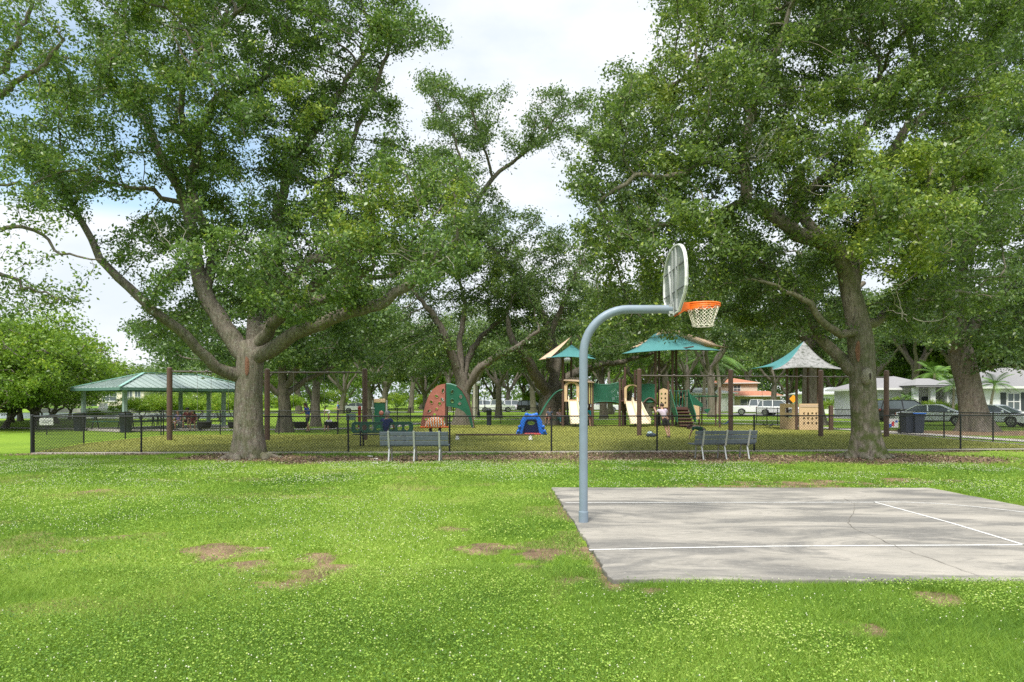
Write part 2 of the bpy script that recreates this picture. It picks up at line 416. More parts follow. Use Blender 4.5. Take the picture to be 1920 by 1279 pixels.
def oak_extras(t, base, r0, seed, scar, knot=None):
    """surface roots, a rusty bark scar and the grown-over knot hole"""
    rng = random.Random(seed); B = Vector(base); mb = MB()
    for i in range(9):
        a = 2*math.pi*i/9+rng.uniform(-.25, .25); L = rng.uniform(.5, 1.1); pts = []; rr = []
        for k in range(7):
            u = k/6; q = a+.35*math.sin(u*3+i); d = r0*.75+L*u; pts.append((math.cos(q)*d, math.sin(q)*d, .10*(1-u)**2-.03-.06*u)); rr.append(.13*(1-u)**.8+.025)
        mb.tube(pts, rr, 8)
    mb.build('root', BARK, t)
    p = W(*scar)-B; sc = NT('bark_scar'); sc.col(sc.ramp(sc.noise(12, 6, .7), [(.3, (.13, .06, .04)), (.7, (.26, .13, .08))])); sc.rough(.9); sc.bump(sc.noise(30, 5), .8, .03); mb = MB()
    vs = []; n = 14
    for i in range(n): q = 2*math.pi*i/n; vs.append(Vector((p.x+.065*math.cos(q)*(1+.3*rng.random()), p.y+.03+.05*abs(math.cos(q)), p.z+.26*math.sin(q)*(1+.3*rng.random()))))
    mb.add(vs+[(p.x, p.y-.02, p.z)], [(i, (i+1) % n, n) for i in range(n)], 0, True); mb.build('bark_scar', sc.m, t)
    if knot:
        p = W(*knot)-B; mb = MB(); mb.ball((p.x, p.y-.01, p.z), .17, 18, sy=.95, sz=1.5)
        mb.v = [(x+.02*mnoise.noise(Vector((x*9, y*9, z*7))), y+.03*mnoise.noise(Vector((x*8+5, y*8, z*6))), z) for x, y, z in mb.v]
        kb = NT('knot_bark'); kb.col(kb.ramp(kb.noise(16, 6, .7, stretch=(1, 1, .5)), [(.3, (.16, .15, .11)), (.7, (.40, .37, .29))])); kb.rough(.9); kb.bump(kb.noise(22, 8, .7, dist=1), .9, .05); k = mb.build('knot', kb.m, t)
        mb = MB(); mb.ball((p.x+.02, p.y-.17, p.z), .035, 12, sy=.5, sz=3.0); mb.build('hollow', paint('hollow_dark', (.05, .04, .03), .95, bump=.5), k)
def left_oak():
    rng = np.random.default_rng(11); base = tuple(G(466, 858)); D = base[1]; sk = Skel()
    sk.limb(*px_limb([(466, 862, D, .46), (465, 800, D, .41), (466, 735, D, .39), (468, 690, D, .40), (470, 655, D, .39)]), root=True)
    LL = [
     [(440, 708, D-.1, .20), (405, 688, D-.6, .17), (372, 655, D-1, .15), (330, 612, D-1.4, .14), (285, 578, D-1.8, .13), (240, 538, D-2, .12), (190, 486, D-2.2, .10), (160, 430, D-2.2, .085), (125, 365, D-2.1, .07), (85, 320, D-2, .05)],
     [(455, 665, D, .30), (420, 612, D+.2, .26), (390, 560, D+.4, .235), (372, 510, D+.5, .21), (360, 440, D+.5, .19), (348, 380, D+.6, .17), (310, 310, D+.4, .13), (272, 230, D+.2, .10), (200, 150, D, .07)],
     [(385, 540, D+.4, .17), (400, 470, D+1, .16), (372, 400, D+1.3, .15), (356, 345, D+1.5, .14), (368, 290, D+1.2, .12), (388, 225, D+1, .11), (410, 178, D+.8, .10), (450, 172, D+.6, .08), (492, 148, D+.4, .06)],
     [(480, 660, D+.2, .27), (478, 600, D+.8, .24), (505, 545, D+1.6, .21), (522, 470, D+2, .18), (520, 400, D+2.2, .16), (540, 330, D+2.3, .14), (560, 285, D+2.2, .12), (610, 220, D+2.2, .10), (650, 150, D+2.2, .08), (690, 90, D+2, .06)],
     [(545, 320, D+2.3, .10), (590, 345, D+1.8, .09), (630, 330, D+1.4, .07)],
     [(490, 668, D-.2, .23), (540, 634, D-.7, .205), (600, 606, D-1.1, .19), (660, 586, D-1.5, .175), (710, 570, D-1.8, .16), (755, 540, D-2, .135), (800, 515, D-2.1, .10), (815, 480, D-2.2, .07), (860, 450, D-2.4, .05)],
     [(495, 640, D, .19), (520, 600, D-.4, .17), (560, 578, D-.6, .15), (610, 560, D-.8, .13), (650, 535, D-.9, .10), (700, 500, D-1, .07)],
     [(490, 620, D+.5, .17), (535, 585, D+.8, .16), (575, 548, D+1, .15), (620, 515, D+1.1, .13), (665, 485, D+1.2, .10), (720, 450, D+1.2, .07)],
     [(500, 590, D+.2, .16), (530, 545, D+.1, .155), (570, 500, D, .145), (610, 482, D-.1, .13), (650, 500, D-.2, .10), (700, 522, D-.3, .08), (750, 512, D-.4, .06), (760, 470, D-.4, .05)],
     [(368, 300, D+1.2, .11), (345, 230, D+.6, .10), (342, 165, D+.2, .09), (370, 105, D-.2, .08), (415, 50, D-.6, .07), (470, 5, D-1, .06)],
     [(318, 385, D+.5, .08), (290, 360, D, .07), (235, 350, D-.6, .05)],
     [(520, 400, D+2.2, .12), (590, 395, D+2.8, .10), (640, 300, D+3, .09), (680, 220, D+3.2, .08), (720, 120, D+3.4, .07), (745, 50, D+3.5, .05)],
    ]
    for l in LL: sk.limb(*px_limb(l), jit=.025, rng=rng)
    C = [(215,40,80,21),(120,150,75,20),(60,290,65,19),(150,235,75,20),(240,150,85,21),(330,60,95,22),(440,40,95,21),(550,50,95,22),(650,50,85,22),(720,20,70,22),(760,70,42,22),(810,70,38,22),
         (330,200,75,21),(430,170,90,20),(530,160,90,21),(620,180,75,22),(690,150,40,23),(95,360,60,19),(180,330,55,19),(300,270,50,21),(380,300,75,21),(480,270,90,22),(570,270,85,22),(640,250,55,22),
         (720,200,38,23),(740,260,42,23),(420,390,80,22),(500,400,75,22),(590,400,80,21),(680,350,80,21),(770,320,75,20),(840,340,60,20),(740,410,85,20),(830,430,70,20),(650,450,75,20),
         (250,465,42,20),(310,440,60,21),(400,470,75,19),(470,500,70,19),(540,470,70,19.5),(430,560,48,19.5),(500,560,42,20),(700,470,75,19),(790,490,62,19),(860,480,45,19),(300,530,40,20.5),(330,590,42,21),(275,620,38,21),(360,630,35,22),
         (350,-60,110,21),(500,-80,120,21),(640,-70,100,22),(240,-40,90,21),(450,-200,120,21),(600,-190,110,22),(330,-170,90,21)]
    A = balls(rng, C, 66, 2.9, .32)
    sk.grow(A, .24, .34, 5, 90, .25, rng, from_z=2.6)
    return finish_tree('oak_tree', 'large live oak with many spreading limbs in front of the fence, left of the benches', 'tree', base, sk, rng, BARK, LEAF_L,
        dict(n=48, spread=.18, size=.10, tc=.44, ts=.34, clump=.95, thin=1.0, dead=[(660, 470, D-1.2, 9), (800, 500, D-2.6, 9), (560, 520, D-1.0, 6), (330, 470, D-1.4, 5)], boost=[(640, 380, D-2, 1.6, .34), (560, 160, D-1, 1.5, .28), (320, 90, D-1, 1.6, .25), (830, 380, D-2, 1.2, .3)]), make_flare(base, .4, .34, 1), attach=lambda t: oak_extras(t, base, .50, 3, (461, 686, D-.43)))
BARKR = m_bark('mossy_oak_bark', (.22, .19, .15), 1.0, .3)
def right_oak():
    rng = np.random.default_rng(23); base = tuple(G(1624, 857)); D = base[1]; sk = Skel()
    sk.limb(*px_limb([(1624, 862, D, .46), (1622, 800, D, .38), (1619, 740, D, .365), (1617, 690, D, .38), (1614, 640, D, .36), (1605, 590, D+.1, .32), (1594, 545, D+.2, .29)]), root=True)
    LL = [
     [(1590, 520, D+.1, .25), (1570, 470, D-.3, .23), (1535, 450, D-.7, .22), (1495, 440, D-1, .21), (1462, 412, D-1.1, .19), (1440, 395, D-1, .18), (1405, 375, D-1, .17), (1395, 320, D-1, .15), (1402, 250, D-1, .13), (1412, 200, D-1, .11), (1440, 130, D-1.2, .09), (1465, 70, D-1.4, .08), (1480, 20, D-1.5, .06)],
     [(1600, 520, D+.3, .24), (1612, 440, D+1, .22), (1640, 370, D+1.5, .20), (1668, 300, D+1.9, .18), (1700, 240, D+2.2, .14), (1760, 190, D+2.4, .10), (1800, 90, D+2.4, .08)],
     [(1480, 400, D+.4, .15), (1530, 345, D+.7, .15), (1590, 300, D+.9, .14), (1615, 250, D+1.1, .12), (1640, 200, D+1.3, .09), (1650, 120, D+1.4, .07)],
     [(1606, 700, D-.1, .20), (1578, 672, D+.2, .18), (1548, 645, D+.5, .165), (1520, 600, D+.8, .15), (1505, 560, D+1, .12), (1470, 520, D+1.4, .09), (1420, 490, D+1.7, .06)], [(1600, 625, D-.2, .13), (1565, 620, D-.6, .11), (1540, 600, D-.9, .10), (1520, 570, D-1.1, .085), (1490, 550, D-1.3, .06), (1440, 530, D-1.5, .045)],
     [(1632, 612, D+.2, .15), (1660, 588, D+.5, .135), (1700, 562, D+.9, .11), (1760, 545, D+1.2, .08), (1820, 550, D+1.5, .06)],
     [(1600, 480, D-.4, .12), (1650, 430, D-1.6, .10), (1700, 400, D-2.6, .08), (1760, 380, D-3.2, .06)],
     [(1400, 375, D-1, .12), (1350, 400, D-.4, .11), (1290, 405, D+.2, .09), (1220, 430, D+.6, .07), (1150, 470, D+.9, .05)],
     [(1395, 330, D-1, .12), (1330, 300, D-1.8, .10), (1260, 330, D-2.3, .08), (1190, 330, D-2.6, .06), (1120, 380, D-2.8, .045)],
     [(1410, 215, D-1, .10), (1370, 160, D-.4, .09), (1310, 140, D, .07), (1240, 170, D+.2, .05), (1170, 190, D+.4, .045)],
     [(1700, 240, D+2.2, .11), (1720, 130, D+3, .10), (1700, 60, D+3.4, .08)],
    ]
    for l in LL: sk.limb(*px_limb(l), jit=.03, rng=rng)
    C = [(1285,40,55,21),(1300,110,75,21),(1230,150,65,21),(1160,180,60,21),(1370,60,85,21),(1460,50,95,21),(1560,50,95,22),(1660,50,95,22),(1760,50,95,22),(1850,60,80,22),
         (1390,160,85,20),(1480,170,90,20),(1580,170,75,21),(1690,170,65,21),(1790,170,90,21),(1870,190,75,22),(1300,210,90,20),(1210,250,85,20),(1140,260,60,20),(1110,340,55,20),
         (1180,360,85,20),(1290,320,90,20),(1390,300,80,19.5),(1480,290,85,20),(1590,290,70,20),(1700,300,65,20),(1800,290,90,20),(1880,310,70,21),
         (1130,430,55,20),(1120,500,50,20),(1200,450,75,20),(1290,430,80,20),(1380,430,75,20.5),(1480,380,60,21),(1250,510,70,20),(1330,510,70,21),(1420,500,70,21),(1510,520,60,21.5),
         (1150,600,36,20.3),(1200,618,34,20.3),(1245,630,26,20.3),(1115,625,24,20.3),(1295,620,22,20.3),(1575,470,40,20.2),(1550,400,45,20),(1180,560,45,20),(1120,580,35,20),(1250,590,42,20),(1330,590,38,21),(1400,590,42,22),(1470,600,38,22),
         (1610,370,75,18.6),(1680,350,75,18.4),(1740,400,75,18.4),(1650,430,75,18.2),(1720,470,62,18.3),(1600,460,42,18.4),(1780,470,45,18.6),(1700,520,40,18.6),
         (1800,400,75,21.5),(1870,420,60,22),(1720,560,55,22.5),(1800,560,60,22.5),(1870,540,60,22.5),(1690,610,38,23),(1760,620,45,23),(1560,600,35,23),
         (1400,-70,120,21),(1560,-70,120,21),(1720,-60,120,22),(1280,-30,60,21),(1480,-190,120,21),(1640,-190,110,22),(1850,-50,90,22)]
    A = balls(rng, C, 66, 2.9)
    sk.grow(A, .24, .34, 5, 90, .25, rng, from_z=3.4)
    return finish_tree('oak_tree', 'large live oak with a knot hole on its mossy trunk, right of the court', 'tree', base, sk, rng, BARKR, LEAF_R,
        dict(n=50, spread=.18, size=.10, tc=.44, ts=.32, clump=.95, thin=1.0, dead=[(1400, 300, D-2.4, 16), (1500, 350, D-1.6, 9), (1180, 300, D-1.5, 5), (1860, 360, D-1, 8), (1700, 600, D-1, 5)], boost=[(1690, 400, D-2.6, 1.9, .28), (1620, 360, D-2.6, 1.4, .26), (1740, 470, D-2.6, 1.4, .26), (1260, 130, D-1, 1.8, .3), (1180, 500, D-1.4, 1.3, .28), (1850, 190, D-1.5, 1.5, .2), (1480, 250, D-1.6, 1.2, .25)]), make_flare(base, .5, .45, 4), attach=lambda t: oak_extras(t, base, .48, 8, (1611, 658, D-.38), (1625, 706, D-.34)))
def traced_tree(seed, base, trunk, limbs, C, label, lv, per=60, depth=3, step=.4, kill=.6, fz=3, bark=None, leafm=None, group='park oaks', name='oak_tree', cat='tree', flare=None):
    rng = np.random.default_rng(seed); sk = Skel()
    if trunk: sk.limb(*px_limb(trunk), root=True, step=step)
    for l in limbs: sk.limb(*px_limb(l), jit=.04, rng=rng, step=step)
    A = balls(rng, C, per, depth); sk.grow(A, step, kill, 9, 70, .25, rng, from_z=fz)
    return finish_tree(name, label, cat, base, sk, rng, bark or BARK2, leafm or LEAF_F, lv, flare or make_flare(base, .6, .4, seed), group)
def proto_tree(seed, h, rad, trunk_r, leafm, size, n, label, name='oak_tree', fork=.3, per=900, sparse=.5, tc=.45, step=None, low=.28, cat='tree'):
    """free-standing spreading tree of height h, built round the origin"""
    rng = np.random.default_rng(seed); sk = Skel(); zf = h*fork; step = step or h*.035
    lean = rng.normal(0, .25, 2)
    sk.limb([(0, 0, 0), (lean[0]*.4, lean[1]*.4, zf*.55), (lean[0], lean[1], zf)], [trunk_r*1.1, trunk_r*.9, trunk_r*.85], step, root=True)
    k = rng.integers(4, 6)
    for i in range(k):
        a = 2*math.pi*i/k+rng.uniform(-.4, .4); s = rng.uniform(.45, .75)*rad; z2 = h*rng.uniform(.55, .82)
        sk.limb([(lean[0], lean[1], zf*rng.uniform(.85, 1)), (math.cos(a)*s*.5, math.sin(a)*s*.5, zf+(z2-zf)*.45), (math.cos(a)*s, math.sin(a)*s, z2)], [trunk_r*.55, trunk_r*.38, trunk_r*.16], step, jit=.06, rng=rng)
    A = []
    for i in range(16):
        a = rng.uniform(0, 2*math.pi); s = rad*math.sqrt(rng.random())*.75; z = h*(low+.22+(1-.22-low)*(1-(s/rad)**1.6)*rng.uniform(.35, .92)); c = np.array([math.cos(a)*s, math.sin(a)*s, z])
        m = per//16; d = rng.normal(0, 1, (m, 3)); d /= np.linalg.norm(d, axis=1)[:, None]; A.append(c+d*(rng.random(m)**.5*rad*.34)[:, None]*np.array([1, 1, .75]))
    A = np.concatenate(A); A = A[(A[:, 2] > h*low*.8) & (A[:, 2] < h)]
    sk.grow(A, step, step*1.5, 99, 60, .25, rng, from_z=zf*.7)
    return finish_tree(name, label, cat, (0, 0, 0), sk, rng, BARK2, leafm, dict(n=n, spread=step*1.0, size=size, tc=tc, ts=.25, clump=h*.13, thin=sparse, rmax=.06, rad=(.02, 2.3)), make_flare((0, 0, 0), .6, .3, seed), rmin=.024)
# ---------------------------------------------------------------- ground, court, turf, road, water
BARE = [(420,1031,46,8),(385,1046,20,5),(455,1062,46,9),(478,1052,26,6),(600,1046,30,6),(615,1068,40,8),(590,1088,40,7),(545,1097,52,6),(640,1066,26,6),(905,1029,36,9),(1015,1038,28,7),(975,1056,40,4),(860,990,20,5),(1745,1118,32,8),(1596,1166,30,7),(1635,1182,34,8),
        (170,920,20,3),(240,1001,14,3),(150,1030,40,3),(1220,1108,30,5),(1090,1085,35,5),(1500,905,120,4),(1420,912,100,3),(1690,900,60,3)]
BAREW = []
for px, py, rx, ry in BARE:
    c = G(px, py); BAREW.append((c.x, c.y, rx*c.y/F, abs(gd(py-ry)-gd(py+ry))/2, random.random()))
def fbm(x, y, s, seed=0.0, oct=3):
    """cheap vectorised value noise in numpy, 0..1"""
    out = np.zeros_like(x, dtype=float); amp = 1; tot = 0
    for o in range(oct):
        xs = x/s+seed*17.3+o*5.1; ys = y/s+seed*9.7-o*3.3; xi = np.floor(xs).astype(np.int64); yi = np.floor(ys).astype(np.int64); fx = xs-xi; fy = ys-yi
        fx = fx*fx*(3-2*fx); fy = fy*fy*(3-2*fy)
        def h(a, b):
            n = (a*374761393+b*668265263) & 0x7fffffff; n = ((n ^ (n >> 13))*1274126177) & 0x7fffffff; return ((n ^ (n >> 16)) & 0xffff)/65535.0
        v = (h(xi, yi)*(1-fx)+h(xi+1, yi)*fx)*(1-fy)+(h(xi, yi+1)*(1-fx)+h(xi+1, yi+1)*fx)*fy
        out += amp*v; tot += amp; amp *= .5; s = s/2
    return out/tot
def soil_mask(x, y):
    """1 where the ground is bare earth or mulch"""
    m = np.zeros_like(x, dtype=float); n = fbm(x, y, .35, 1)-.5; n2 = fbm(x, y, 1.6, 2)-.5; n3 = fbm(x, y, .13, 3)-.5
    for cx, cy, rx, ry, _ in BAREW:
        d = np.sqrt(((x-cx)/rx)**2+((y-cy)/ry)**2); m = np.maximum(m, np.clip((1.15-d*.8+n*2.6+n3*2.2)*1.6, 0, 1)*.97*(d < 2.2))
    # mulch under the trees along the fence
    def blob(cx, cy, rx, ry, s=1.0):
        d = np.sqrt(((x-cx)/rx)**2+((y-cy)/ry)**2); return np.clip((1.25-d+n2*1.3+n*.7)*2.0, 0, 1)*s
    m = np.maximum(m, blob(-8.0, 21.0, 2.0, 1.3)); m = np.maximum(m, blob(-4.9, 20.2, 3.7, 1.4)); m = np.maximum(m, blob(-1.0, 20.8, 3.6, 1.1))
    m = np.maximum(m, blob(4.0, 21.1, 5.0, 1.25)); m = np.maximum(m, blob(8.5, 20.3, 3.8, 1.7)); m = np.maximum(m, blob(12.2, 20.5, 2.6, 1.7))
    m = np.maximum(m, np.clip(.9-np.abs(y-21.9-(x+15)*.045)/.5+n2*3, 0, 1)*(x > -16)*(x < 22))
    m = np.maximum(m, blob(26, 37, 7, 4.5, .8))
    e = np.abs(x-(.80+(13.2-y)*.017))/(.05+.10*np.clip((8.6-y)/2.0, 0, 1)); m = np.maximum(m, np.clip(1.4-e+n*2, 0, 1)*(y > 6.2)*(y < 13.3))
    m = np.maximum(m, np.clip((fbm(x, y, 1.3, 55, 4)-.62)*7+n*1.5, 0, .45)*(y > 5)*(y < 20))
    return m
TURF = [(-15.6, 22.05), (-17.1, 27.6), (-17.3, 34.0), (-8.6, 34.6), (-6.6, 41), (-6.2, 48.6), (17.9, 48.8), (18.4, 39.7), (19.6, 34.6), (19.9, 28), (20.4, 23.9)]
def ground():
    xs = np.unique(np.concatenate([-np.geomspace(22, 2500, 26)[::-1], np.linspace(-22, 22, 300), np.geomspace(22, 2500, 26)]))
    ys = np.unique(np.concatenate([-np.geomspace(3, 1500, 16)[::-1], np.linspace(-3, 3, 8), np.linspace(3, 24, 190), np.linspace(24, 60, 60), np.geomspace(60, 3000, 26)]))
    Xg, Yg = np.meshgrid(xs, ys); x = Xg.ravel(); y = Yg.ravel(); z = -.035*fbm(x, y, 1.1, 4)*(np.hypot(x, y-12) < 40)
    wat = np.clip(1-np.abs(y-0)/1, 0, 0)
    nx, ny = len(xs), len(ys); i, j = np.meshgrid(np.arange(nx-1), np.arange(ny-1)); a = (j*nx+i).ravel()
    Fc = np.stack([a, a+1, a+nx+1, a+nx], 1)
    n = NT('lawn_ground'); s = n.attr('soil')
    g = n.ramp(n.noise(.35, 6, .6), [(.3, (.13, .23, .02)), (.5, (.20, .33, .028)), (.7, (.27, .39, .038))])
    g = n.mix(n.ramp(n.noise(9, 7, .75), [(.35, .55), (.6, 0.0)]), g, (.035, .07, .010))
    g = n.mix(n.ramp(n.noise(38, 5, .8), [(.4, .5), (.6, 0.0)]), g, (.18, .26, .04))
    e = n.ramp(n.noise(30, 8, .8), [(.3, (.10, .065, .04)), (.5, (.30, .20, .125)), (.72, (.56, .42, .29))])
    e = n.mix(n.ramp(n.noise(2.0, 6, .7), [(.4, 0.0), (.65, .75)]), e, (.075, .055, .035))
    n.col(n.mix(n.ramp(s, [(.25, 0.0), (.6, 1.0)]), g, e)); n.rough(.95); n.b.inputs['Specular IOR Level'].default_value = .1
    n.bump(n.noise(45, 8, .8), .8, .04)
    o = npmesh('ground', np.stack([x, y, z], 1), Fc, n.m, None, True, {'soil': ('POINT', soil_mask(x, y))}); tag(o, kind='structure')
def sheet(name, poly, z, m, label=None):
    mb = MB(); mb.add([(p[0], p[1], z) for p in poly], [tuple(range(len(poly)))]); o = mb.build(name, m); return tag(o, label, kind='structure')
ground()
def strip(name, pts, w, z, m, kind='structure', parent=None):
    mb = MB(); pts = [Vector((p[0], p[1], 0)) for p in pts]; L = []; 
    for i, p in enumerate(pts):
        d = (pts[min(i+1, len(pts)-1)]-pts[max(i-1, 0)]).normalized(); nn = Vector((-d.y, d.x, 0)); L.append((p+nn*w/2, p-nn*w/2))
    vs = []; 
    for a, b in L: vs += [(a.x, a.y, z), (b.x, b.y, z)]
    mb.add(vs, [(2*i, 2*i+1, 2*i+3, 2*i+2) for i in range(len(L)-1)]); o = mb.build(name, m, parent)
    if not parent: tag(o, kind=kind)
    return o
def surfaces():
    # playground turf
    n = NT('turf'); c = n.ramp(n.noise(.5, 6, .6), [(.3, (.16, .19, .028)), (.5, (.23, .24, .035)), (.72, (.16, .20, .03))])
    c = n.mix(n.ramp(n.noise(22, 6, .8), [(.42, .75), (.58, 0.0)]), c, (.075, .08, .016))
    c = n.mix(n.ramp(n.noise(60, 4, .8), [(.52, 0.0), (.64, .6)]), c, (.36, .33, .06)); n.col(c); n.rough(.95); n.bump(n.noise(50, 6, .8), .7, .03)
    sheet('playground_turf', TURF, .012, n.m)
    con = NT('path_concrete'); c = con.ramp(con.noise(1.5, 8, .7), [(.3, (.34, .32, .29)), (.7, (.52, .49, .44))]); con.col(c); con.rough(.9); con.bump(con.noise(60, 5), .3, .01)
    strip('path', [(-60, 52), (-40, 45), (-27, 42), (-20, 39.5), (-12, 41.5), (-8.3, 43.5), (-7.6, 52), (-3, 56)], 1.6, .010, con.m)
    strip('path', [(14, 53), (17, 52), (19.6, 48), (19.9, 42), (20.8, 37), (21.3, 34), (21.9, 28), (22.3, 24.5)], 1.3, .011, con.m)
    strip('path', [(-6, 64), (4, 63), (16, 64), (24, 58), (30, 56)], 1.4, .009, con.m)
    asp = NT('asphalt'); c = asp.ramp(asp.noise(.6, 8, .7), [(.3, (.14, .14, .14)), (.7, (.22, .215, .21))]); asp.col(c); asp.rough(.9); asp.bump(asp.noise(60, 5), .3, .01)
    strip('road', [(-46, 92), (-30, 100), (-14, 108), (6, 112), (22, 104), (31, 90), (34.5, 72), (39, 60), (48, 53), (70, 48), (120, 42)], 9, .012, asp.m)
    strip('kerb', [(-44, 87), (-29, 95), (-13, 103), (6, 107), (19.5, 100), (26.5, 88), (29.6, 71), (35, 57), (45.5, 48.4), (68, 43.2), (120, 37)], .35, .10, con.m)
    # court slab
    n = NT('court_concrete')
    c = n.ramp(n.noise(1.1, 9, .62, stretch=(.55, 1, 1)), [(.28, (.18, .168, .148)), (.45, (.285, .265, .228)), (.6, (.355, .328, .282)), (.75, (.43, .40, .35))])
    st = n.ramp(n.noise(.75, 9, .68, stretch=(.5, 1.4, 1), dist=1.2), [(.45, 0.0), (.57, .8)])
    c = n.mix(st, c, (.105, .103, .097)); sp = n.ramp(n.noise(70, 4, .8), [(.36, .5), (.5, 0.0)]); c = n.mix(sp, c, (.22, .205, .18))
    sk = n.ramp(n.noise(9, 7, .8, stretch=(.5, 2.5, 1)), [(.35, .35), (.55, 0.0)]); c = n.mix(sk, c, (.24, .23, .21)); bl = n.ramp(n.noise(3.4, 8, .75, stretch=(.35, 1.3, 1), dist=1.5), [(.52, 0.0), (.64, .5)]); c = n.mix(bl, c, (.11, .107, .10)); ch = n.ramp(n.noise(24, 6, .8), [(.58, 0.0), (.68, .5)]); c = n.mix(ch, c, (.50, .47, .42))
    n.col(c); n.rough(.88); n.b.inputs['Specular IOR Level'].default_value = .25; n.bump(n.noise(90, 6, .7), .35, .006)
    rng = np.random.default_rng(3); P = []
    def edge(a, b, k, amp):
        for i in range(k):
            t = i/k; P.append((a[0]*(1-t)+b[0]*t+rng.normal(0, amp), a[1]*(1-t)+b[1]*t+rng.normal(0, amp)))
    edge((.93, 6.45), (8.32, 6.33), 60, .010); edge((8.32, 6.33), (8.06, 13.2), 50, .012); edge((8.06, 13.2), (.77, 13.25), 50, .015); edge((.77, 13.25), (.93, 6.45), 60, .012)
    mb = MB(); mb.prism(P, Matrix.Translation((0, 0, -.02)), .10); o = mb.build('court', n.m, bevel=.012); tag(o, kind='structure')
    wp = NT('court_paint'); c = wp.mix(wp.ramp(wp.noise(16, 8, .8), [(.36, .85), (.52, .0)]), (.60, .60, .58), (.40, .38, .34)); wp.col(c); wp.rough(.7)
    z = .034
    def line(pts, w=.046): return strip('court_line', [tuple(G(*p))[:2] for p in pts], w, z, wp.m, parent=o)
    line([(1105, 1036.5), (1250, 1033), (1450, 1029.5), (1700, 1028), (1925, 1027)]); line([(1060, 946.5), (1300, 946), (1640, 945.5)])
    line([(1640, 945.2), (1780, 984), (1927, 1029)])
    line([(1640, 944.6), (1700, 945.5), (1760, 948), (1830, 954), (1900, 962), (1940, 967)])
    ck = paint('crack_dirt', (.15, .135, .11), .95)
    rng = random.Random(5); base = [(1582, 938), (1600, 947), (1603, 962), (1596, 972), (1590, 984), (1607, 1000), (1640, 1010), (1668, 1026), (1700, 1038), (1735, 1049), (1790, 1069), (1852, 1092)]
    pts = []
    for a, b in zip(base[:-1], base[1:]):
        for t in (0, .25, .5, .75): pts.append((a[0]+(b[0]-a[0])*t+rng.uniform(-2, 2), a[1]+(b[1]-a[1])*t+rng.uniform(-1, 1)))
    mb = MB(); Q = [G(*p) for p in pts]; vs = []
    for i, p in enumerate(Q):
        d = (Q[min(i+1, len(Q)-1)]-Q[max(i-1, 0)]).normalized(); nn = Vector((-d.y, d.x, 0)); w = rng.uniform(.001, .005); vs += [(p.x+nn.x*w, p.y+nn.y*w, .0365), (p.x-nn.x*w, p.y-nn.y*w, .0365)]
    mb.add(vs, [(2*i, 2*i+1, 2*i+3, 2*i+2) for i in range(len(Q)-1)]); mb.build('crack', ck, o)
    # water far left
    n = NT('water'); n.col((.18, .22, .24)); n.rough(.12); n.bump(n.noise(.9, 4), .25, .05); sheet('water', [(-90, 66), (-29, 66), (-33, 96), (-90, 100)], .02, n.m)
surfaces()
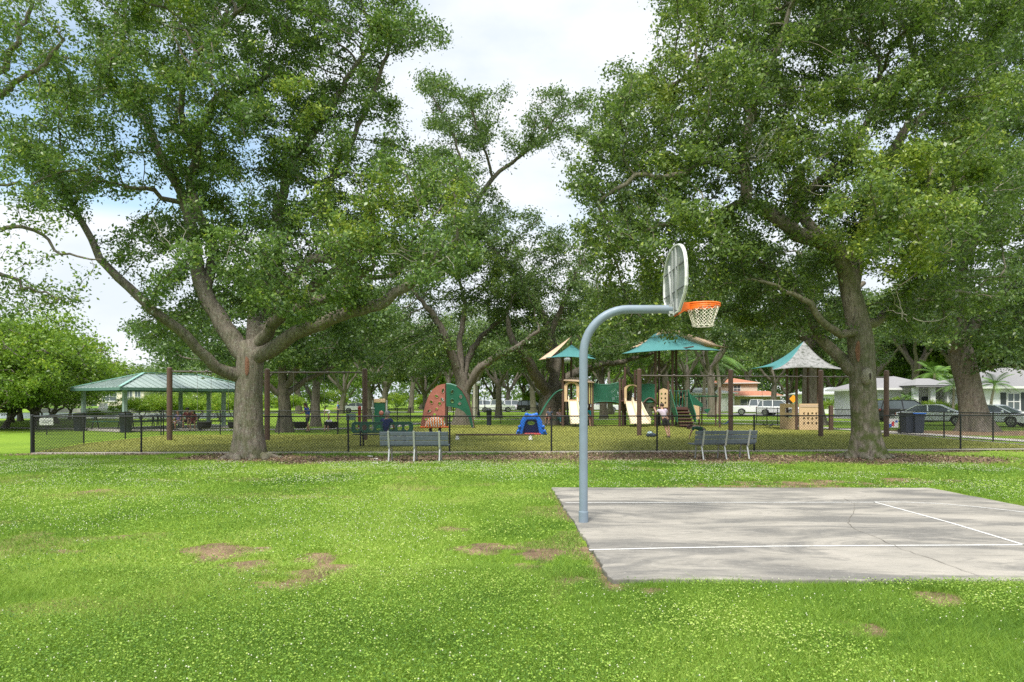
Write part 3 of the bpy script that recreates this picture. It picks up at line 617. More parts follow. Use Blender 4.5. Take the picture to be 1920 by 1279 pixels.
def grass():
    rng = np.random.default_rng(77)
    def samp(N, y0, y1, margin=2.6):
        y = np.sqrt(rng.random(N)*(y1**2-y0**2)+y0**2) if y0 > 0 else y0+rng.random(N)*(y1-y0)
        hw = .76*y+margin; return (rng.random(N)*2-1)*hw, y
    def inside_court(x, y): 
        e = fbm(x, y, .15, 8)*.09-.04
        return (x > .86+e+(13.2-y)*.012-.04) & (x < 8.3-e) & (y > 6.42+e) & (y < 13.2-e)
    Vs, Ts = [], []
    # grass blades; each is one long narrow triangle, broader the farther off so that the cover stays closed
    for (N, y0, y1, wd, ht) in ((560000, 3.3, 7.0, .0048, .050), (360000, 7.0, 12, .007, .048), (230000, 12, 17, .011, .050), (160000, 17, 22.6, .016, .052)):
        x, y = samp(N, y0, y1); sm = soil_mask(x, y); den = fbm(x, y, .5, 5)
        k = (~inside_court(x, y)) & (rng.random(N) > sm*.90) & (y < 22.0+(x+15.6)*.045+.1); x, y, den = x[k], y[k], den[k]; n = len(x)
        a = rng.random(n)*2*math.pi; h = ht*rng.uniform(.45, 1.25, n)*(.55+.9*fbm(x, y, .8, 6)); ln = rng.normal(0, 1.15, (n, 2))*h[:, None]
        w = wd*rng.uniform(.7, 1.3, n); z0 = -.03
        b = np.stack([x, y, np.full(n, z0)], 1); dx = np.stack([np.cos(a)*w, np.sin(a)*w, np.zeros(n)], 1); tip = b+np.stack([ln[:, 0], ln[:, 1], h+.02], 1)
        V = np.stack([b-dx/2, b+dx/2, tip], 1).reshape(-1, 3); Vs.append(V)
        t = .49+.85*(fbm(x, y, 2.6, 9, 4)-.5)+.5*(fbm(x, y, 7.0, 14, 2)-.5)+.35*(fbm(x, y, .5, 12)-.5)+rng.normal(0, .13, n); Ts.append(np.clip(t, .02, .98))
    V = np.concatenate(Vs); T = np.concatenate(Ts)
    n = NT('grass_blade'); t = n.attr('tint'); c = n.ramp(t, [(.05, (.055, .13, .022)), (.35, (.150, .275, .034)), (.62, (.28, .42, .06)), (.85, (.44, .55, .13)), (1.0, (.52, .54, .22))])
    n.col(c); n.rough(.55); n.b.inputs['Specular IOR Level'].default_value = .25
    tr = n.node('ShaderNodeBsdfTranslucent'); n.L.new(n.mix(.5, c, (.26, .42, .03)), tr.inputs[0]); ms = n.node('ShaderNodeMixShader'); ms.inputs[0].default_value = .35
    n.L.new(n.b.outputs[0], ms.inputs[1]); n.L.new(tr.outputs[0], ms.inputs[2]); n.L.new(ms.outputs[0], n.out.inputs[0])
    o = npmesh('grass', V, np.arange(len(V), dtype=np.int32).reshape(-1, 3), n.m, attr={'tint': ('FACE', T)}); tag(o, 'short green lawn grass all over the foreground', 'grass', kind='stuff')
    # clover: small level leaflets over the blades
    Vs, Ts = [], []
    for (N, y0, y1, sz) in ((190000, 3.3, 7.0, .0105), (130000, 7, 13, .015), (60000, 13, 19, .024)):
        x, y = samp(N, y0, y1); pat = fbm(x, y, 1.5, 20, 4); k = (~inside_court(x, y)) & (rng.random(N) > soil_mask(x, y)*1.1) & (pat+rng.normal(0, .08, N) > .42); x, y, pat = x[k], y[k], pat[k]; n_ = len(x)
        P = np.stack([x, y, .02+.035*rng.random(n_)], 1); nr = rng.normal(0, .38, (n_, 3)); nr[:, 2] += 1; nr /= np.linalg.norm(nr, axis=1)[:, None]
        a = rng.normal(0, 1, (n_, 3)); a -= nr*(a*nr).sum(1)[:, None]; a /= np.linalg.norm(a, axis=1)[:, None]; b = np.cross(nr, a); s = sz*rng.uniform(.6, 1.3, n_)[:, None]
        ang = [0, 1.05, 2.1, 3.14, 4.19, 5.24]; V = np.stack([P+a*s*.6*math.cos(q)+b*s*.6*math.sin(q) for q in ang], 1).reshape(-1, 3); Vs.append(V)
        Ts.append(np.clip(.46+.6*(fbm(x, y, 2.2, 21)-.5)+rng.normal(0, .20, n_), .02, .92))
    V = np.concatenate(Vs); T = np.concatenate(Ts)
    o = npmesh('clover', V, np.arange(len(V), dtype=np.int32).reshape(-1, 6), n.m, attr={'tint': ('FACE', T)}); tag(o, 'clover leaves growing through the foreground lawn', 'clover', kind='stuff')
    # white clover heads: little many-sided tufts on the leaves
    Vs = []; 
    for (N, y0, y1, sz) in ((2400, 3.3, 8, .0058), (10000, 8, 14, .0070), (18000, 14, 19.5, .0085)):
        x, y = samp(N, y0, y1); pat = fbm(x, y, 1.9, 30, 4)+.16*np.exp(-((x+7)/6.0)**2-((y-11)/5.0)**2); k = (~inside_court(x, y)) & (soil_mask(x, y) < .2) & (pat > .46+.13*rng.random(N)); x, y = x[k], y[k]; n_ = len(x)
        z = .045+.03*rng.random(n_); s = sz*rng.uniform(.7, 1.3, n_); P = np.stack([x, y, z], 1)
        O = np.array([(1, 0, 0), (0, 1, 0), (-1, 0, 0), (0, -1, 0), (0, 0, 1), (0, 0, -1)]); Vs.append((P[:, None, :]+O[None]*s[:, None, None]).reshape(-1, 3))
    V = np.concatenate(Vs); m = len(V)//6; f = np.array([(0, 1, 4), (1, 2, 4), (2, 3, 4), (3, 0, 4), (1, 0, 5), (2, 1, 5), (3, 2, 5), (0, 3, 5)]); Fc = (np.arange(m)[:, None, None]*6+f[None]).reshape(-1, 3)
    o = npmesh('clover_flower_heads', V, Fc, paint('clover_white', (.50, .53, .36), .8, var=.15)); tag(o, 'tiny white clover flowers dotted over the lawn', 'flowers', kind='stuff')
    # leaf litter and bark chips on the mulch
    N = 60000; x = rng.uniform(-17, 20, N); y = rng.uniform(18.3, 24, N); k = (rng.random(N) < soil_mask(x, y)*.9) & (y < 22.0+(x+15.6)*.045); x, y = x[k], y[k]; n_ = len(x)
    P = np.stack([x, y, .006+.02*rng.random(n_)], 1); nr = rng.normal(0, .4, (n_, 3)); nr[:, 2] += 1; nr /= np.linalg.norm(nr, axis=1)[:, None]; a = rng.normal(0, 1, (n_, 3)); a -= nr*(a*nr).sum(1)[:, None]; a /= np.linalg.norm(a, axis=1)[:, None]; b = np.cross(nr, a); s = rng.uniform(.03, .085, n_)[:, None]
    V = np.stack([P-a*s*.5, P+b*s*.25, P+a*s*.5, P-b*s*.25], 1).reshape(-1, 3)
    n = NT('litter'); n.col(n.ramp(n.attr('tint'), [(0, (.035, .022, .016)), (.4, (.10, .06, .042)), (.75, (.21, .13, .09)), (1, (.45, .36, .26))])); n.rough(.9)
    o = npmesh('leaf_litter', V, np.arange(len(V), dtype=np.int32).reshape(-1, 4), n.m, attr={'tint': ('FACE', rng.random(n_)**1.3)}); tag(o, 'brown dead leaves and bark chips on the mulch by the fence', 'leaf litter', kind='stuff')
    # coarse blades on the playground turf so that its edge and surface are not flat
    N = 260000; x = rng.uniform(-17, 20.5, N); y = rng.uniform(22.2, 48, N); y = 22.2+(y-22.2)**1.0; k = (y > 22.15+(x+15.6)*.052) & (x > -15.6-(y-22)*.27) & ((x > -17.0)) & ((y < 34.3) | ((x > -6.2) & (x < 17.8))) & (x < 20.3-(y-24)*.075); x, y = x[k], y[k]; n_ = len(x)
    a = rng.random(n_)*2*math.pi; h = .035*rng.uniform(.5, 1.3, n_); w = .022*rng.uniform(.7, 1.3, n_); b = np.stack([x, y, np.full(n_, .010)], 1); dx = np.stack([np.cos(a)*w, np.sin(a)*w, np.zeros(n_)], 1); ln = rng.normal(0, .9, (n_, 2))*h[:, None]
    V = np.stack([b-dx/2, b+dx/2, b+np.stack([ln[:, 0], ln[:, 1], h], 1)], 1).reshape(-1, 3)
    n = NT('dry_blade'); n.col(n.ramp(n.attr('tint'), [(0, (.11, .15, .025)), (.5, (.24, .26, .045)), (1, (.40, .40, .08))])); n.rough(.9)
    o = npmesh('playground_grass', V, np.arange(len(V), dtype=np.int32).reshape(-1, 3), n.m, attr={'tint': ('FACE', np.clip(.5+.9*(fbm(x, y, 3, 40)-.5)+rng.normal(0, .18, n_), 0, 1))}); tag(o, 'yellowish olive grass inside the playground fence', 'grass', kind='stuff')
grass()
left_oak()
right_oak()
# ---------------------------------------------------------------- materials for objects
BLACK = paint('black_vinyl', (.012, .014, .014), .45, var=.2)
POLEB = paint('powder_blue_paint', (.19, .245, .30), .5, .0, .08, 5, bump=.08, grime=.3)
GALV = paint('galvanised_steel', (.42, .44, .43), .45, .35, .12, 14, grime=.25)
WHITEP = paint('white_paint', (.72, .73, .71), .5, 0, .06, 8, grime=.2)
ORANGE = paint('orange_paint', (.85, .16, .012), .4, 0, .06)
NETC = paint('net_cord', (.70, .67, .56), .9, 0, .1, 30)
SLAT = paint('grey_blue_slat', (.085, .108, .135), .55, 0, .25, 12, grime=.3)
BROWN = paint('brown_steel', (.095, .055, .040), .5, 0, .15, 7)
BEIGE = paint('beige_plastic', (.62, .44, .26), .45, 0, .07, 4, grime=.15)
TAN = paint('tan_fabric', (.50, .37, .26), .85, 0, .1, 9)
CREAM = paint('cream_plastic', (.70, .60, .42), .35, 0, .05, 4, grime=.1)
GREENP = paint('dark_green_plastic', (.012, .10, .055), .4, 0, .12)
GREENM = paint('green_steel', (.02, .13, .075), .45, 0, .12)
TEAL = paint('teal_fabric', (.055, .20, .20), .8, 0, .1, 6)
RUST = paint('terracotta_plastic', (.33, .12, .09), .42, 0, .1, 5)
BLUE = paint('blue_plastic', (.008, .12, .55), .35, 0, .08)
DKBLUE = paint('navy_plastic', (.008, .03, .16), .4, 0, .1)
BINB = paint('bin_blue', (.018, .025, .045), .5, 0, .1)
RUBBER = paint('black_rubber', (.018, .018, .02), .75, 0, .2)
CHAIN = paint('chain_steel', (.22, .22, .21), .5, .5, .1)
DECKB = paint('brown_deck', (.10, .045, .035), .6, 0, .1)
YEL = paint('yellow_plastic', (.45, .40, .14), .5, 0, .1)
# ---------------------------------------------------------------- basketball hoop
def hoop():
    bx, by = .986, 9.45
    t = thing('basketball_hoop', 'blue grey gooseneck basketball hoop with orange rim and white net on the court edge', 'basketball hoop', (bx, by, 0))
    mb = MB(); za = 2.965; r = .62; pts = [(0, 0, .03), (0, 0, .9), (0, 0, 1.6), (0, 0, za-r)]
    for i in range(1, 13):
        a = math.pi/2*i/12; pts.append((r-r*math.cos(a), 0, za-r+r*math.sin(a)))
    pts += [(1.0, 0, za), (1.225, 0, za)]
    mb.tube(pts, .0585, 28); mb.tube([(0, 0, .03), (0, 0, .175)], .067, 28); mb.tube([(0, 0, .175), (0, 0, .182)], [.067, .0585], 28); mb.build('pole', POLEB, t)
    xb = 2.255-bx; mb = MB(); mb.box((xb-.045, 0, za), (.012, .19, .19)); mb.box((xb-.075, 0, za), (.05, .10, .13))
    for sy in (-1, 1):
        for sz in (-1, 1): mb.cyl((xb-.06, sy*.07, za+sz*.07), (xb-.035, sy*.07, za+sz*.07), .011, 6)
    mb.build('mounting_plate', GALV, t)
    # fan shaped backboard: outline in (y, z)
    half = [(.25, 2.90), (.41, 3.0), (.56, 3.10), (.625, 3.19), (.64, 3.30), (.635, 3.42), (.61, 3.53), (.56, 3.63), (.48, 3.71), (.38, 3.77), (.26, 3.812), (.13, 3.834), (0, 3.84)]
    out = half+[(-y, z) for y, z in reversed(half[:-1])]
    M = MX((xb, 0, 0), (0, 1, 0), (0, 0, 1)); mb = MB(); mb.prism(out, M, .012); bd = mb.build('backboard', paint('aluminium_back', (.28, .305, .30), .45, .2, .12, 9, grime=.3), t)
    mb = MB(); cl = [Vector((xb-.012, y, z)) for y, z in out]; ct = Vector((0, 0, 3.36))
    def shr(y, z, k): return (y*k, 3.36+(z-3.36)*k)
    n = len(out); a = [(xb+.012, y, z) for y, z in out]; b = [(xb-.030, y, z) for y, z in out]; c = [(xb-.030, *shr(y, z, .965)) for y, z in out]; d = [(xb+.012, *shr(y, z, .965)) for y, z in out]
    vs = a+b+c+d; fs = []
    for i in range(n):
        j = (i+1) % n
        for k in range(4): k2 = (k+1) % 4; fs.append((k*n+i, k*n+j, k2*n+j, k2*n+i))
    mb.add(vs, fs); mb.build('border', WHITEP, bd, smooth=False)
    mb = MB(); xr = xb-.022
    for y0, y1, w in ((-.16, -.10, .04), (.12, .08, .04)): mb.bar((xr, y0, 2.93), (xr, y1, 3.79), w, .026)
    mb.bar((xr, .30, 3.62), (xr, .10, 2.95), .03, .022); mb.bar((xr, -.30, 3.62), (xr, -.12, 2.95), .03, .022); mb.build('rib', GALV, bd)
    mb = MB(); mb.bar((xb-.021, -.60, 3.20), (xb-.021, .60, 3.20), .012, .012, up=(1, 0, 0)); mb.bar((xb-.021, -.60, 3.52), (xb-.021, .60, 3.52), .012, .012, up=(1, 0, 0)); mb.build('seam', paint('dark_seam', (.10, .11, .11), .7), bd)
    # front face with the target square
    mb = MB(); mb.prism([(y*.96, 3.36+(z-3.36)*.96) for y, z in out], MX((xb+.009, 0, 0), (0, 1, 0), (0, 0, 1)), .003)
    mb.build('front_face', WHITEP, bd)
    rc = xb+.15+.2285; zr = 3.035
    mb = MB(); ring = [(rc+.2285*math.cos(q), .2285*math.sin(q), zr) for q in [2*math.pi*i/40 for i in range(40)]]
    mb.tube(ring, .0105, 8, closed=True); ring2 = [(x, y, zr-.028) for x, y, z in ring]; mb.tube(ring2, .008, 8, closed=True)
    for i in range(0, 40, 3): mb.bar(ring[i], ring2[i], .008)
    # side gussets and front plate
    M2 = MX((0, 0, 0), (1, 0, 0), (0, 0, 1))
    for sy in (-1, 1):
        poly = [(xb+.01, zr+.012), (rc+.02, zr+.012), (rc+.02, zr-.012), (xb+.12, zr-.09), (xb+.01, zr-.16)]
        Ms = Matrix.Translation((0, sy*.105, 0)) @ M2; mb.prism(poly, Ms, .006)
    mb.box((xb+.016, 0, zr-.06), (.006, .24, .20)); mb.box(((xb+.01+rc-.2)/2, 0, zr+.006), (rc-.2-xb-.01, .21, .008))
    # sloping skirt plates following the ring
    q0 = [math.pi*(.5+i/16) for i in range(17)]
    vs = [(rc+.2285*math.cos(q), .2285*math.sin(q), zr+.010) for q in q0]+[(rc+.236*math.cos(q), .236*math.sin(q), zr-.035-.055*max(0, -math.cos(q))) for q in q0]
    mb.add(vs, [(i, i+1, 18+i, 17+i) for i in range(16)]); rim = mb.build('rim', ORANGE, t); s = rim.modifiers.new('s', 'SOLIDIFY'); s.thickness = .003
    # net
    mb = MB(); rows = 6; k = 12; zt = zr-.02; zb = zr-.30
    def rad(f): return .222-(.222-.142)*min(1, f*1.15)
    for par in (0, 1):
        for i in range(k):
            for rr in range(rows):
                f0, f1 = rr/rows, (rr+1)/rows
                s0 = (i+.5*((rr+par) % 2))*2*math.pi/k; s1 = (i+.5*((rr+1+par) % 2)+(0 if (rr+par) % 2 == 0 else 0))*2*math.pi/k
                def P(s, f): return (rc+rad(f)*math.cos(s), rad(f)*math.sin(s), zt+(zb-zt)*f+.006*math.sin(7*s+5*f))
                mb.tube([P(s0, f0), P(s1, f1)], .0042, 5, caps=False)
    for i in range(k):
        s = i*2*math.pi/k; mb.tube([(rc+.2285*math.cos(s), .2285*math.sin(s), zr-.005), (rc+.222*math.cos(s), .222*math.sin(s), zt)], .005, 5)
        s2 = (i+.5)*2*math.pi/k
    mb.tube([(rc+.142*math.cos(q), .142*math.sin(q), zb) for q in [2*math.pi*i/24 for i in range(24)]], .004, 5, closed=True)
    mb.build('net', NETC, t)
hoop()
# ---------------------------------------------------------------- park benches seen from behind
def bench(label, loc, rz, group):
    t = thing('park_bench', label, 'bench', loc, rz, group); Lb = 1.92
    # local: sitter faces +y; the backrest leans back to -y
    for k in range(3):
        mb = MB(); z0 = .475+k*.127; dy = -.255-.028*k; M = Matrix.Translation((0, dy, z0+.055)) @ Matrix.Rotation(R(12), 4, 'X')
        mb.box(None, (Lb, .035, .108), M=M); mb.build('back_slat', SLAT, t, .006)
    for k in range(3):
        mb = MB(); mb.box((0, -.14+k*.150, .445), (Lb, .142, .036)); mb.build('seat_slat', SLAT, t, .006)
    for sx in (-.71, 0, .71):
        mb = MB(); mb.bar((sx, -.245, .40), (sx, -.372, .865), .055, .018, up=(0, 1, 0)); mb.build('back_bracket', GALV, t, .004)
        mb = MB(); mb.cyl((sx, -.17, .42), (sx, -.31, 0), .024, 10); mb.build('leg', GALV, t)
        mb = MB(); mb.cyl((sx, .17, .42), (sx, .27, 0), .024, 10); mb.build('leg', GALV, t)
        mb = MB(); mb.cyl((sx, -.20, .41), (sx, .20, .41), .024, 10); mb.build('seat_bracket', GALV, t)
    return t
bench('grey slatted park bench seen square from behind on the mulch near the large left oak', (X(777.5, 19.3), 19.45, 0), 0, 'park benches facing the playground')
bench('grey slatted park bench turned at an angle beside the right oak', (X(1355, 20.1), 20.2, 0), R(9.5), 'park benches facing the playground')
# ---------------------------------------------------------------- chain-link fence
def fence(name_label, pts, group=None, h=1.2, post_r=.03, gap=.095, thick=.0046, corner=()):
    t = thing('chain_link_fence', name_label, 'fence', (pts[0][0], pts[0][1], 0), 0, group); o = Vector((pts[0][0], pts[0][1], 0))
    P = [Vector((p[0], p[1], 0))-o for p in pts]
    for i, p in enumerate(P):
        r = post_r*(1.6 if i in corner else 1); mb = MB(); mb.cyl(p, p+Vector((0, 0, h+.03)), r, 10); mb.ball(p+Vector((0, 0, h+.03)), r*1.15, 8, sz=.6); mb.build('post', BLACK, t)
    rail = MB(); wire = MB(); s3 = math.sqrt(3)
    for a, b in zip(P[:-1], P[1:]):
        rail.cyl(a+Vector((0, 0, h)), b+Vector((0, 0, h)), .022, 8); wire.cyl(a+Vector((0, 0, .05)), b+Vector((0, 0, .05)), .004, 4)
        d = b-a; L = d.length; d.normalize(); nn = Vector((-d.y, d.x, 0)); z0, z1 = .04, h-.01; Hh = z1-z0; k0 = -int(Hh/gap)-1
        for s in (1, -1):
            for k in range(k0, int(L/gap)+2):
                x0 = k*gap; x1 = x0+Hh; za, zb = z0, z1
                if x0 < 0: za = z0-x0; x0 = 0
                if x1 > L: zb = z1-(x1-L); x1 = L
                if zb-za < .02 or x0 >= x1: continue
                if s < 0: za, zb = z0+z1-za, z0+z1-zb
                p = a+d*x0+Vector((0, 0, za)); q = a+d*x1+Vector((0, 0, zb)); off = nn*(s*thick*.5)
                wire.tube([p+off, q+off], thick, 3, caps=False)
    rail.build('top_rail', BLACK, t); wire.build('chain_mesh', BLACK, t); return t
FL = 'black chain-link fences round the playground'
def fy(px): return 22.05+(X(px, 22.5)+15.6)*.045
front = [(60, 22.05), (265, 22.25), (455, 22.3), (653, 22.4), (843, 22.5), (1034, 22.65), (1232, 22.85), (1414, 23.1), (1606, 23.4), (1801, 23.75), (2010, 24.1)]
FP = [(X(px, D), D) for px, D in front]
fence('black chain-link fence running across the front of the playground behind the two benches', FP, FL, corner=(0, 10))
fence('black chain-link fence on the left side of the playground near the pavilion', [(FP[0][0], FP[0][1]+.08), (X(157, 27.5), 27.5), (X(235, 30.8), 30.8), (X(302, 34.1), 34.1)], FL, gap=.11)
fence('black chain-link fence behind the left swing frame', [(X(302, 34.1)+.1, 34.12), (X(413, 34.7), 34.7), (X(523, 34.9), 34.9), (X(633, 34.6), 34.6)], FL, gap=.11)
fence('far black chain-link fence running back behind the climbing wall', [(X(633, 34.6), 34.68), (X(700, 40), 40), (X(745, 46), 46), (X(770, 50), 50), (X(850, 50.5), 50.5), (X(939, 50.5), 50.5), (X(1010, 50.5), 50.5)], FL, gap=.15, thick=.006)
fence('black chain-link fence along the right side of the playground by the blue bins', [(FP[-1][0]-.02, FP[-1][1]+.1), (X(1862, 28), 28), (X(1770, 31), 31), (X(1689, 34.6), 34.6), (X(1612, 38.0), 38)], FL, gap=.11)
fence('black chain-link fence beside the beige panel at the far right corner of the playground', [(X(1418, 50.5), 50.5), (X(1438, 48.4), 48.4), (X(1458, 46.5), 46.5), (X(1490, 43.5), 43.5), (X(1530, 40.6), 40.6)], FL, gap=.15, thick=.006)
kc = paint('mow_strip_concrete', (.42, .39, .34), .9, 0, .15, 2, bump=.2)
def mow(pts):
    mb = MB()
    for a, b in zip(pts[:-1], pts[1:]): mb.bar((a[0], a[1], -.01), (b[0], b[1], -.01), .16, .09)
    o = mb.build('mow_strip', kc); tag(o, kind='structure')
mow([(x, y+.02) for x, y in FP]); mow([(FP[-1][0], FP[-1][1]+.2), (X(1862, 28), 28.05), (X(1770, 31), 31), (X(1689, 34.6), 34.6), (X(1600, 39), 39)])
# gate at the right end of the back fence
t = thing('fence_gate', 'black mesh gate with a brown post just left of the right oak trunk', 'gate', (X(1558, 39.7), 39.7, 0), 0)
mb = MB(); mb.box((0, 0, .72), (.20, .20, 1.44)); mb.build('gate_post', BROWN, t, .01)
mb = MB(); w = 1.45
for z in (.12, 1.2): mb.cyl((.12, 0, z), (.12+w, 0, z), .025, 8)
for x in (.12, .12+w): mb.cyl((x, 0, .12), (x, 0, 1.2), .025, 8)
mb.build('gate_frame', BLACK, t); mb = MB()
for s in (1, -1):
    k = -11
    while k*.1 < w:
        x0 = k*.1; x1 = x0+1.06; a, b = .13, 1.19
        if x0 < 0: a = .13-x0; x0 = 0
        if x1 > w: b = 1.19-(x1-w); x1 = w
        if b > a:
            if s < 0: a, b = 1.32-a, 1.32-b
            mb.tube([(.12+x0, .004*s, a), (.12+x1, .004*s, b)], .004, 3, caps=False)
        k += 1
mb.build('gate_mesh', BLACK, t)
# ---------------------------------------------------------------- swing frames
def swing_frame(label, P, hs, rad, group, beam_drop=.12):
    o = Vector((P[0][0], P[0][1], 0)); t = thing('swing_frame', label, 'swing frame', tuple(o), 0, group)
    Q = [Vector((p[0], p[1], 0))-o for p in P]
    for q, h in zip(Q, hs): mb = MB(); mb.cyl(q, q+Vector((0, 0, h)), rad, 16); mb.ball(q+Vector((0, 0, h)), rad*1.03, 12, sz=.5); mb.build('post', BROWN, t)
    for a, b, h1, h2 in zip(Q[:-1], Q[1:], hs[:-1], hs[1:]):
        za, zb = h1-beam_drop, h2-beam_drop
        mb = MB(); mb.cyl(a+Vector((0, 0, za)), b+Vector((0, 0, zb)), .032, 12)
        for f in (.22, .38, .62, .78): p = a.lerp(b, f); mb.cyl(p+Vector((-.05, 0, za)), p+Vector((.05, 0, za)), .062, 10)
        mb.build('top_beam', paint('taupe_steel', (.09, .075, .06), .5), t)
    return t
SG = 'brown swing frames'
swing_frame('brown steel swing frame with three posts behind the large left oak', [(X(318, 29.5), 29.5), (X(501, 29.6), 29.6), (X(684, 29.7), 29.7)], [3.10, 3.05, 3.06], .115, SG)
RS = [(X(1198.5, 33.4), 33.4), (X(1370, 33.2), 33.2), (X(1539, 32.9), 32.9), (X(1662, 32.4), 32.4)]
swing_frame('brown steel swing frame with four posts left of and behind the right oak', RS, [3.22, 3.18, 3.14, 3.10], .115, SG, .28)
def chains(mb, tops, bots):
    for a, b in zip(tops, bots): mb.tube([a, b], .007, 5)
def bucket(label, p, ztop, sw=0, group='toddler bucket swings'):
    t = thing('bucket_swing', label, 'swing', p, sw, group); mb = MB()
    prof = [(.10, .0), (.19, .02), (.235, .12), (.25, .26), (.262, .27), (.25, .285), (.225, .25), (.20, .13), (.13, .06), (.05, .05)]
    mb.lathe((0, 0, .50), prof, 18, sx=1.25); mb.build('seat', RUBBER, t)
    mb = MB(); chains(mb, [(-.30, 0, ztop), (.30, 0, ztop)], [(-.29, 0, .76), (.29, 0, .76)]); mb.build('chain', CHAIN, t)
    return t
bucket('black bucket swing being pushed by the person in the blue top', (X(563, 29.55), 29.55, .02), 2.93)
bucket('black bucket swing carrying a toddler, right of the thin tree trunk', (X(621, 29.6), 29.6, .02), 2.93)
bucket('black bucket swing hanging just left of the large oak trunk', (X(383, 29.5), 29.5, .02), 2.93)
bucket('black bucket swing half hidden at the left edge of the oak trunk', (X(441, 29.5), 29.5, .02), 2.93)
def belt(label, p, ztop, colr, dx=0, group='belt swings'):
    t = thing('belt_swing', label, 'swing', p, 0, group); mb = MB()
    pts = [(-.24+.48*i/10, 0, .46+.14*((i-5)/5)**2) for i in range(11)]
    for a, b in zip(pts[:-1], pts[1:]): mb.bar(a, b, .15, .018, up=(0, 1, 0)) if False else mb.bar(a, b, .018, .15, up=(0, 1, 0))
    mb.build('seat', colr, t, .004); mb = MB(); chains(mb, [(-.30+dx, 0, ztop), (.30+dx, 0, ztop)], [(-.24, 0, .61), (.24, 0, .61)]); mb.build('chain', CHAIN, t); return t
belt('black belt swing hanging behind the person in the lilac top', (X(1246, 33.35)+.05, 33.35, 0), 2.9, RUBBER)
belt('blue seated swing hanging left of the second post of the right swing frame', (X(1356, 33.3), 33.25, .12), 2.75, DKBLUE)
belt('empty black belt swing above the right end of the angled bench', (X(1440, 33.1), 33.1, 0), 2.86, RUBBER)
# ---------------------------------------------------------------- shade sails
def sail_panels(mb, apexes, C, cols, sag=.35, droop=.25, nu=8, nv=12):
    """apexes: one or two ridge points; C: four eave corners in order; cols: material index of each side"""
    A2 = apexes if len(apexes) == 2 else [apexes[0], apexes[0]]
    ctr = sum((Vector(c) for c in C), Vector())/4
    for k in range(4):
        c1, c2 = Vector(C[k]), Vector(C[(k+1) % 4]); a1, a2 = (Vector(A2[0]), Vector(A2[0])) if k == 0 else (Vector(A2[0]), Vector(A2[1])) if k == 1 else (Vector(A2[1]), Vector(A2[1])) if k == 2 else (Vector(A2[1]), Vector(A2[0]))
        vs = []
        for i in range(nu+1):
            u = i/nu
            for j in range(nv+1):
                v = j/nv; e = c1.lerp(c2, v); inw = (ctr-e); inw.z = 0; L = inw.length or 1; s = 4*v*(1-v)
                e = e+inw/L*sag*s+Vector((0, 0, .22*sag*s)); top = a1.lerp(a2, v); p = top.lerp(e, u); p.z -= droop*math.sin(math.pi*u)*(.5+.5*(1-s)); vs.append(p)
        fs = [(i*(nv+1)+j, i*(nv+1)+j+1, (i+1)*(nv+1)+j+1, (i+1)*(nv+1)+j) for i in range(nu) for j in range(nv)]
        mb.add(vs, fs, cols[k], True)
def sail_part(parent, apexes, C, mats, cols, **kw):
    for k in range(4):
        mb = MB(); sel = [9]*4; tmp = MB(); sail_panels(tmp, apexes, C, [0, 1, 2, 3], **kw)
        used = {}; 
        for f, mi in zip(tmp.f, tmp.fm):
            if mi == k: mb.add([tmp.v[i] for i in f], [tuple(range(len(f)))], 0, True)
        # weld
        import itertools
        keyed = {}; nv_ = []; nf = []
        for f in mb.f:
            g = []
            for i in f:
                q = tuple(round(c, 4) for c in mb.v[i])
                if q not in keyed: keyed[q] = len(nv_); nv_.append(mb.v[i])
                if keyed[q] not in g: g.append(keyed[q])
            if len(g) > 2: nf.append(tuple(g))
        m2 = MB(); m2.add(nv_, nf, 0, True); o = m2.build('canopy_panel', mats[cols[k]], parent); s = o.modifiers.new('s', 'SOLIDIFY'); s.thickness = .012
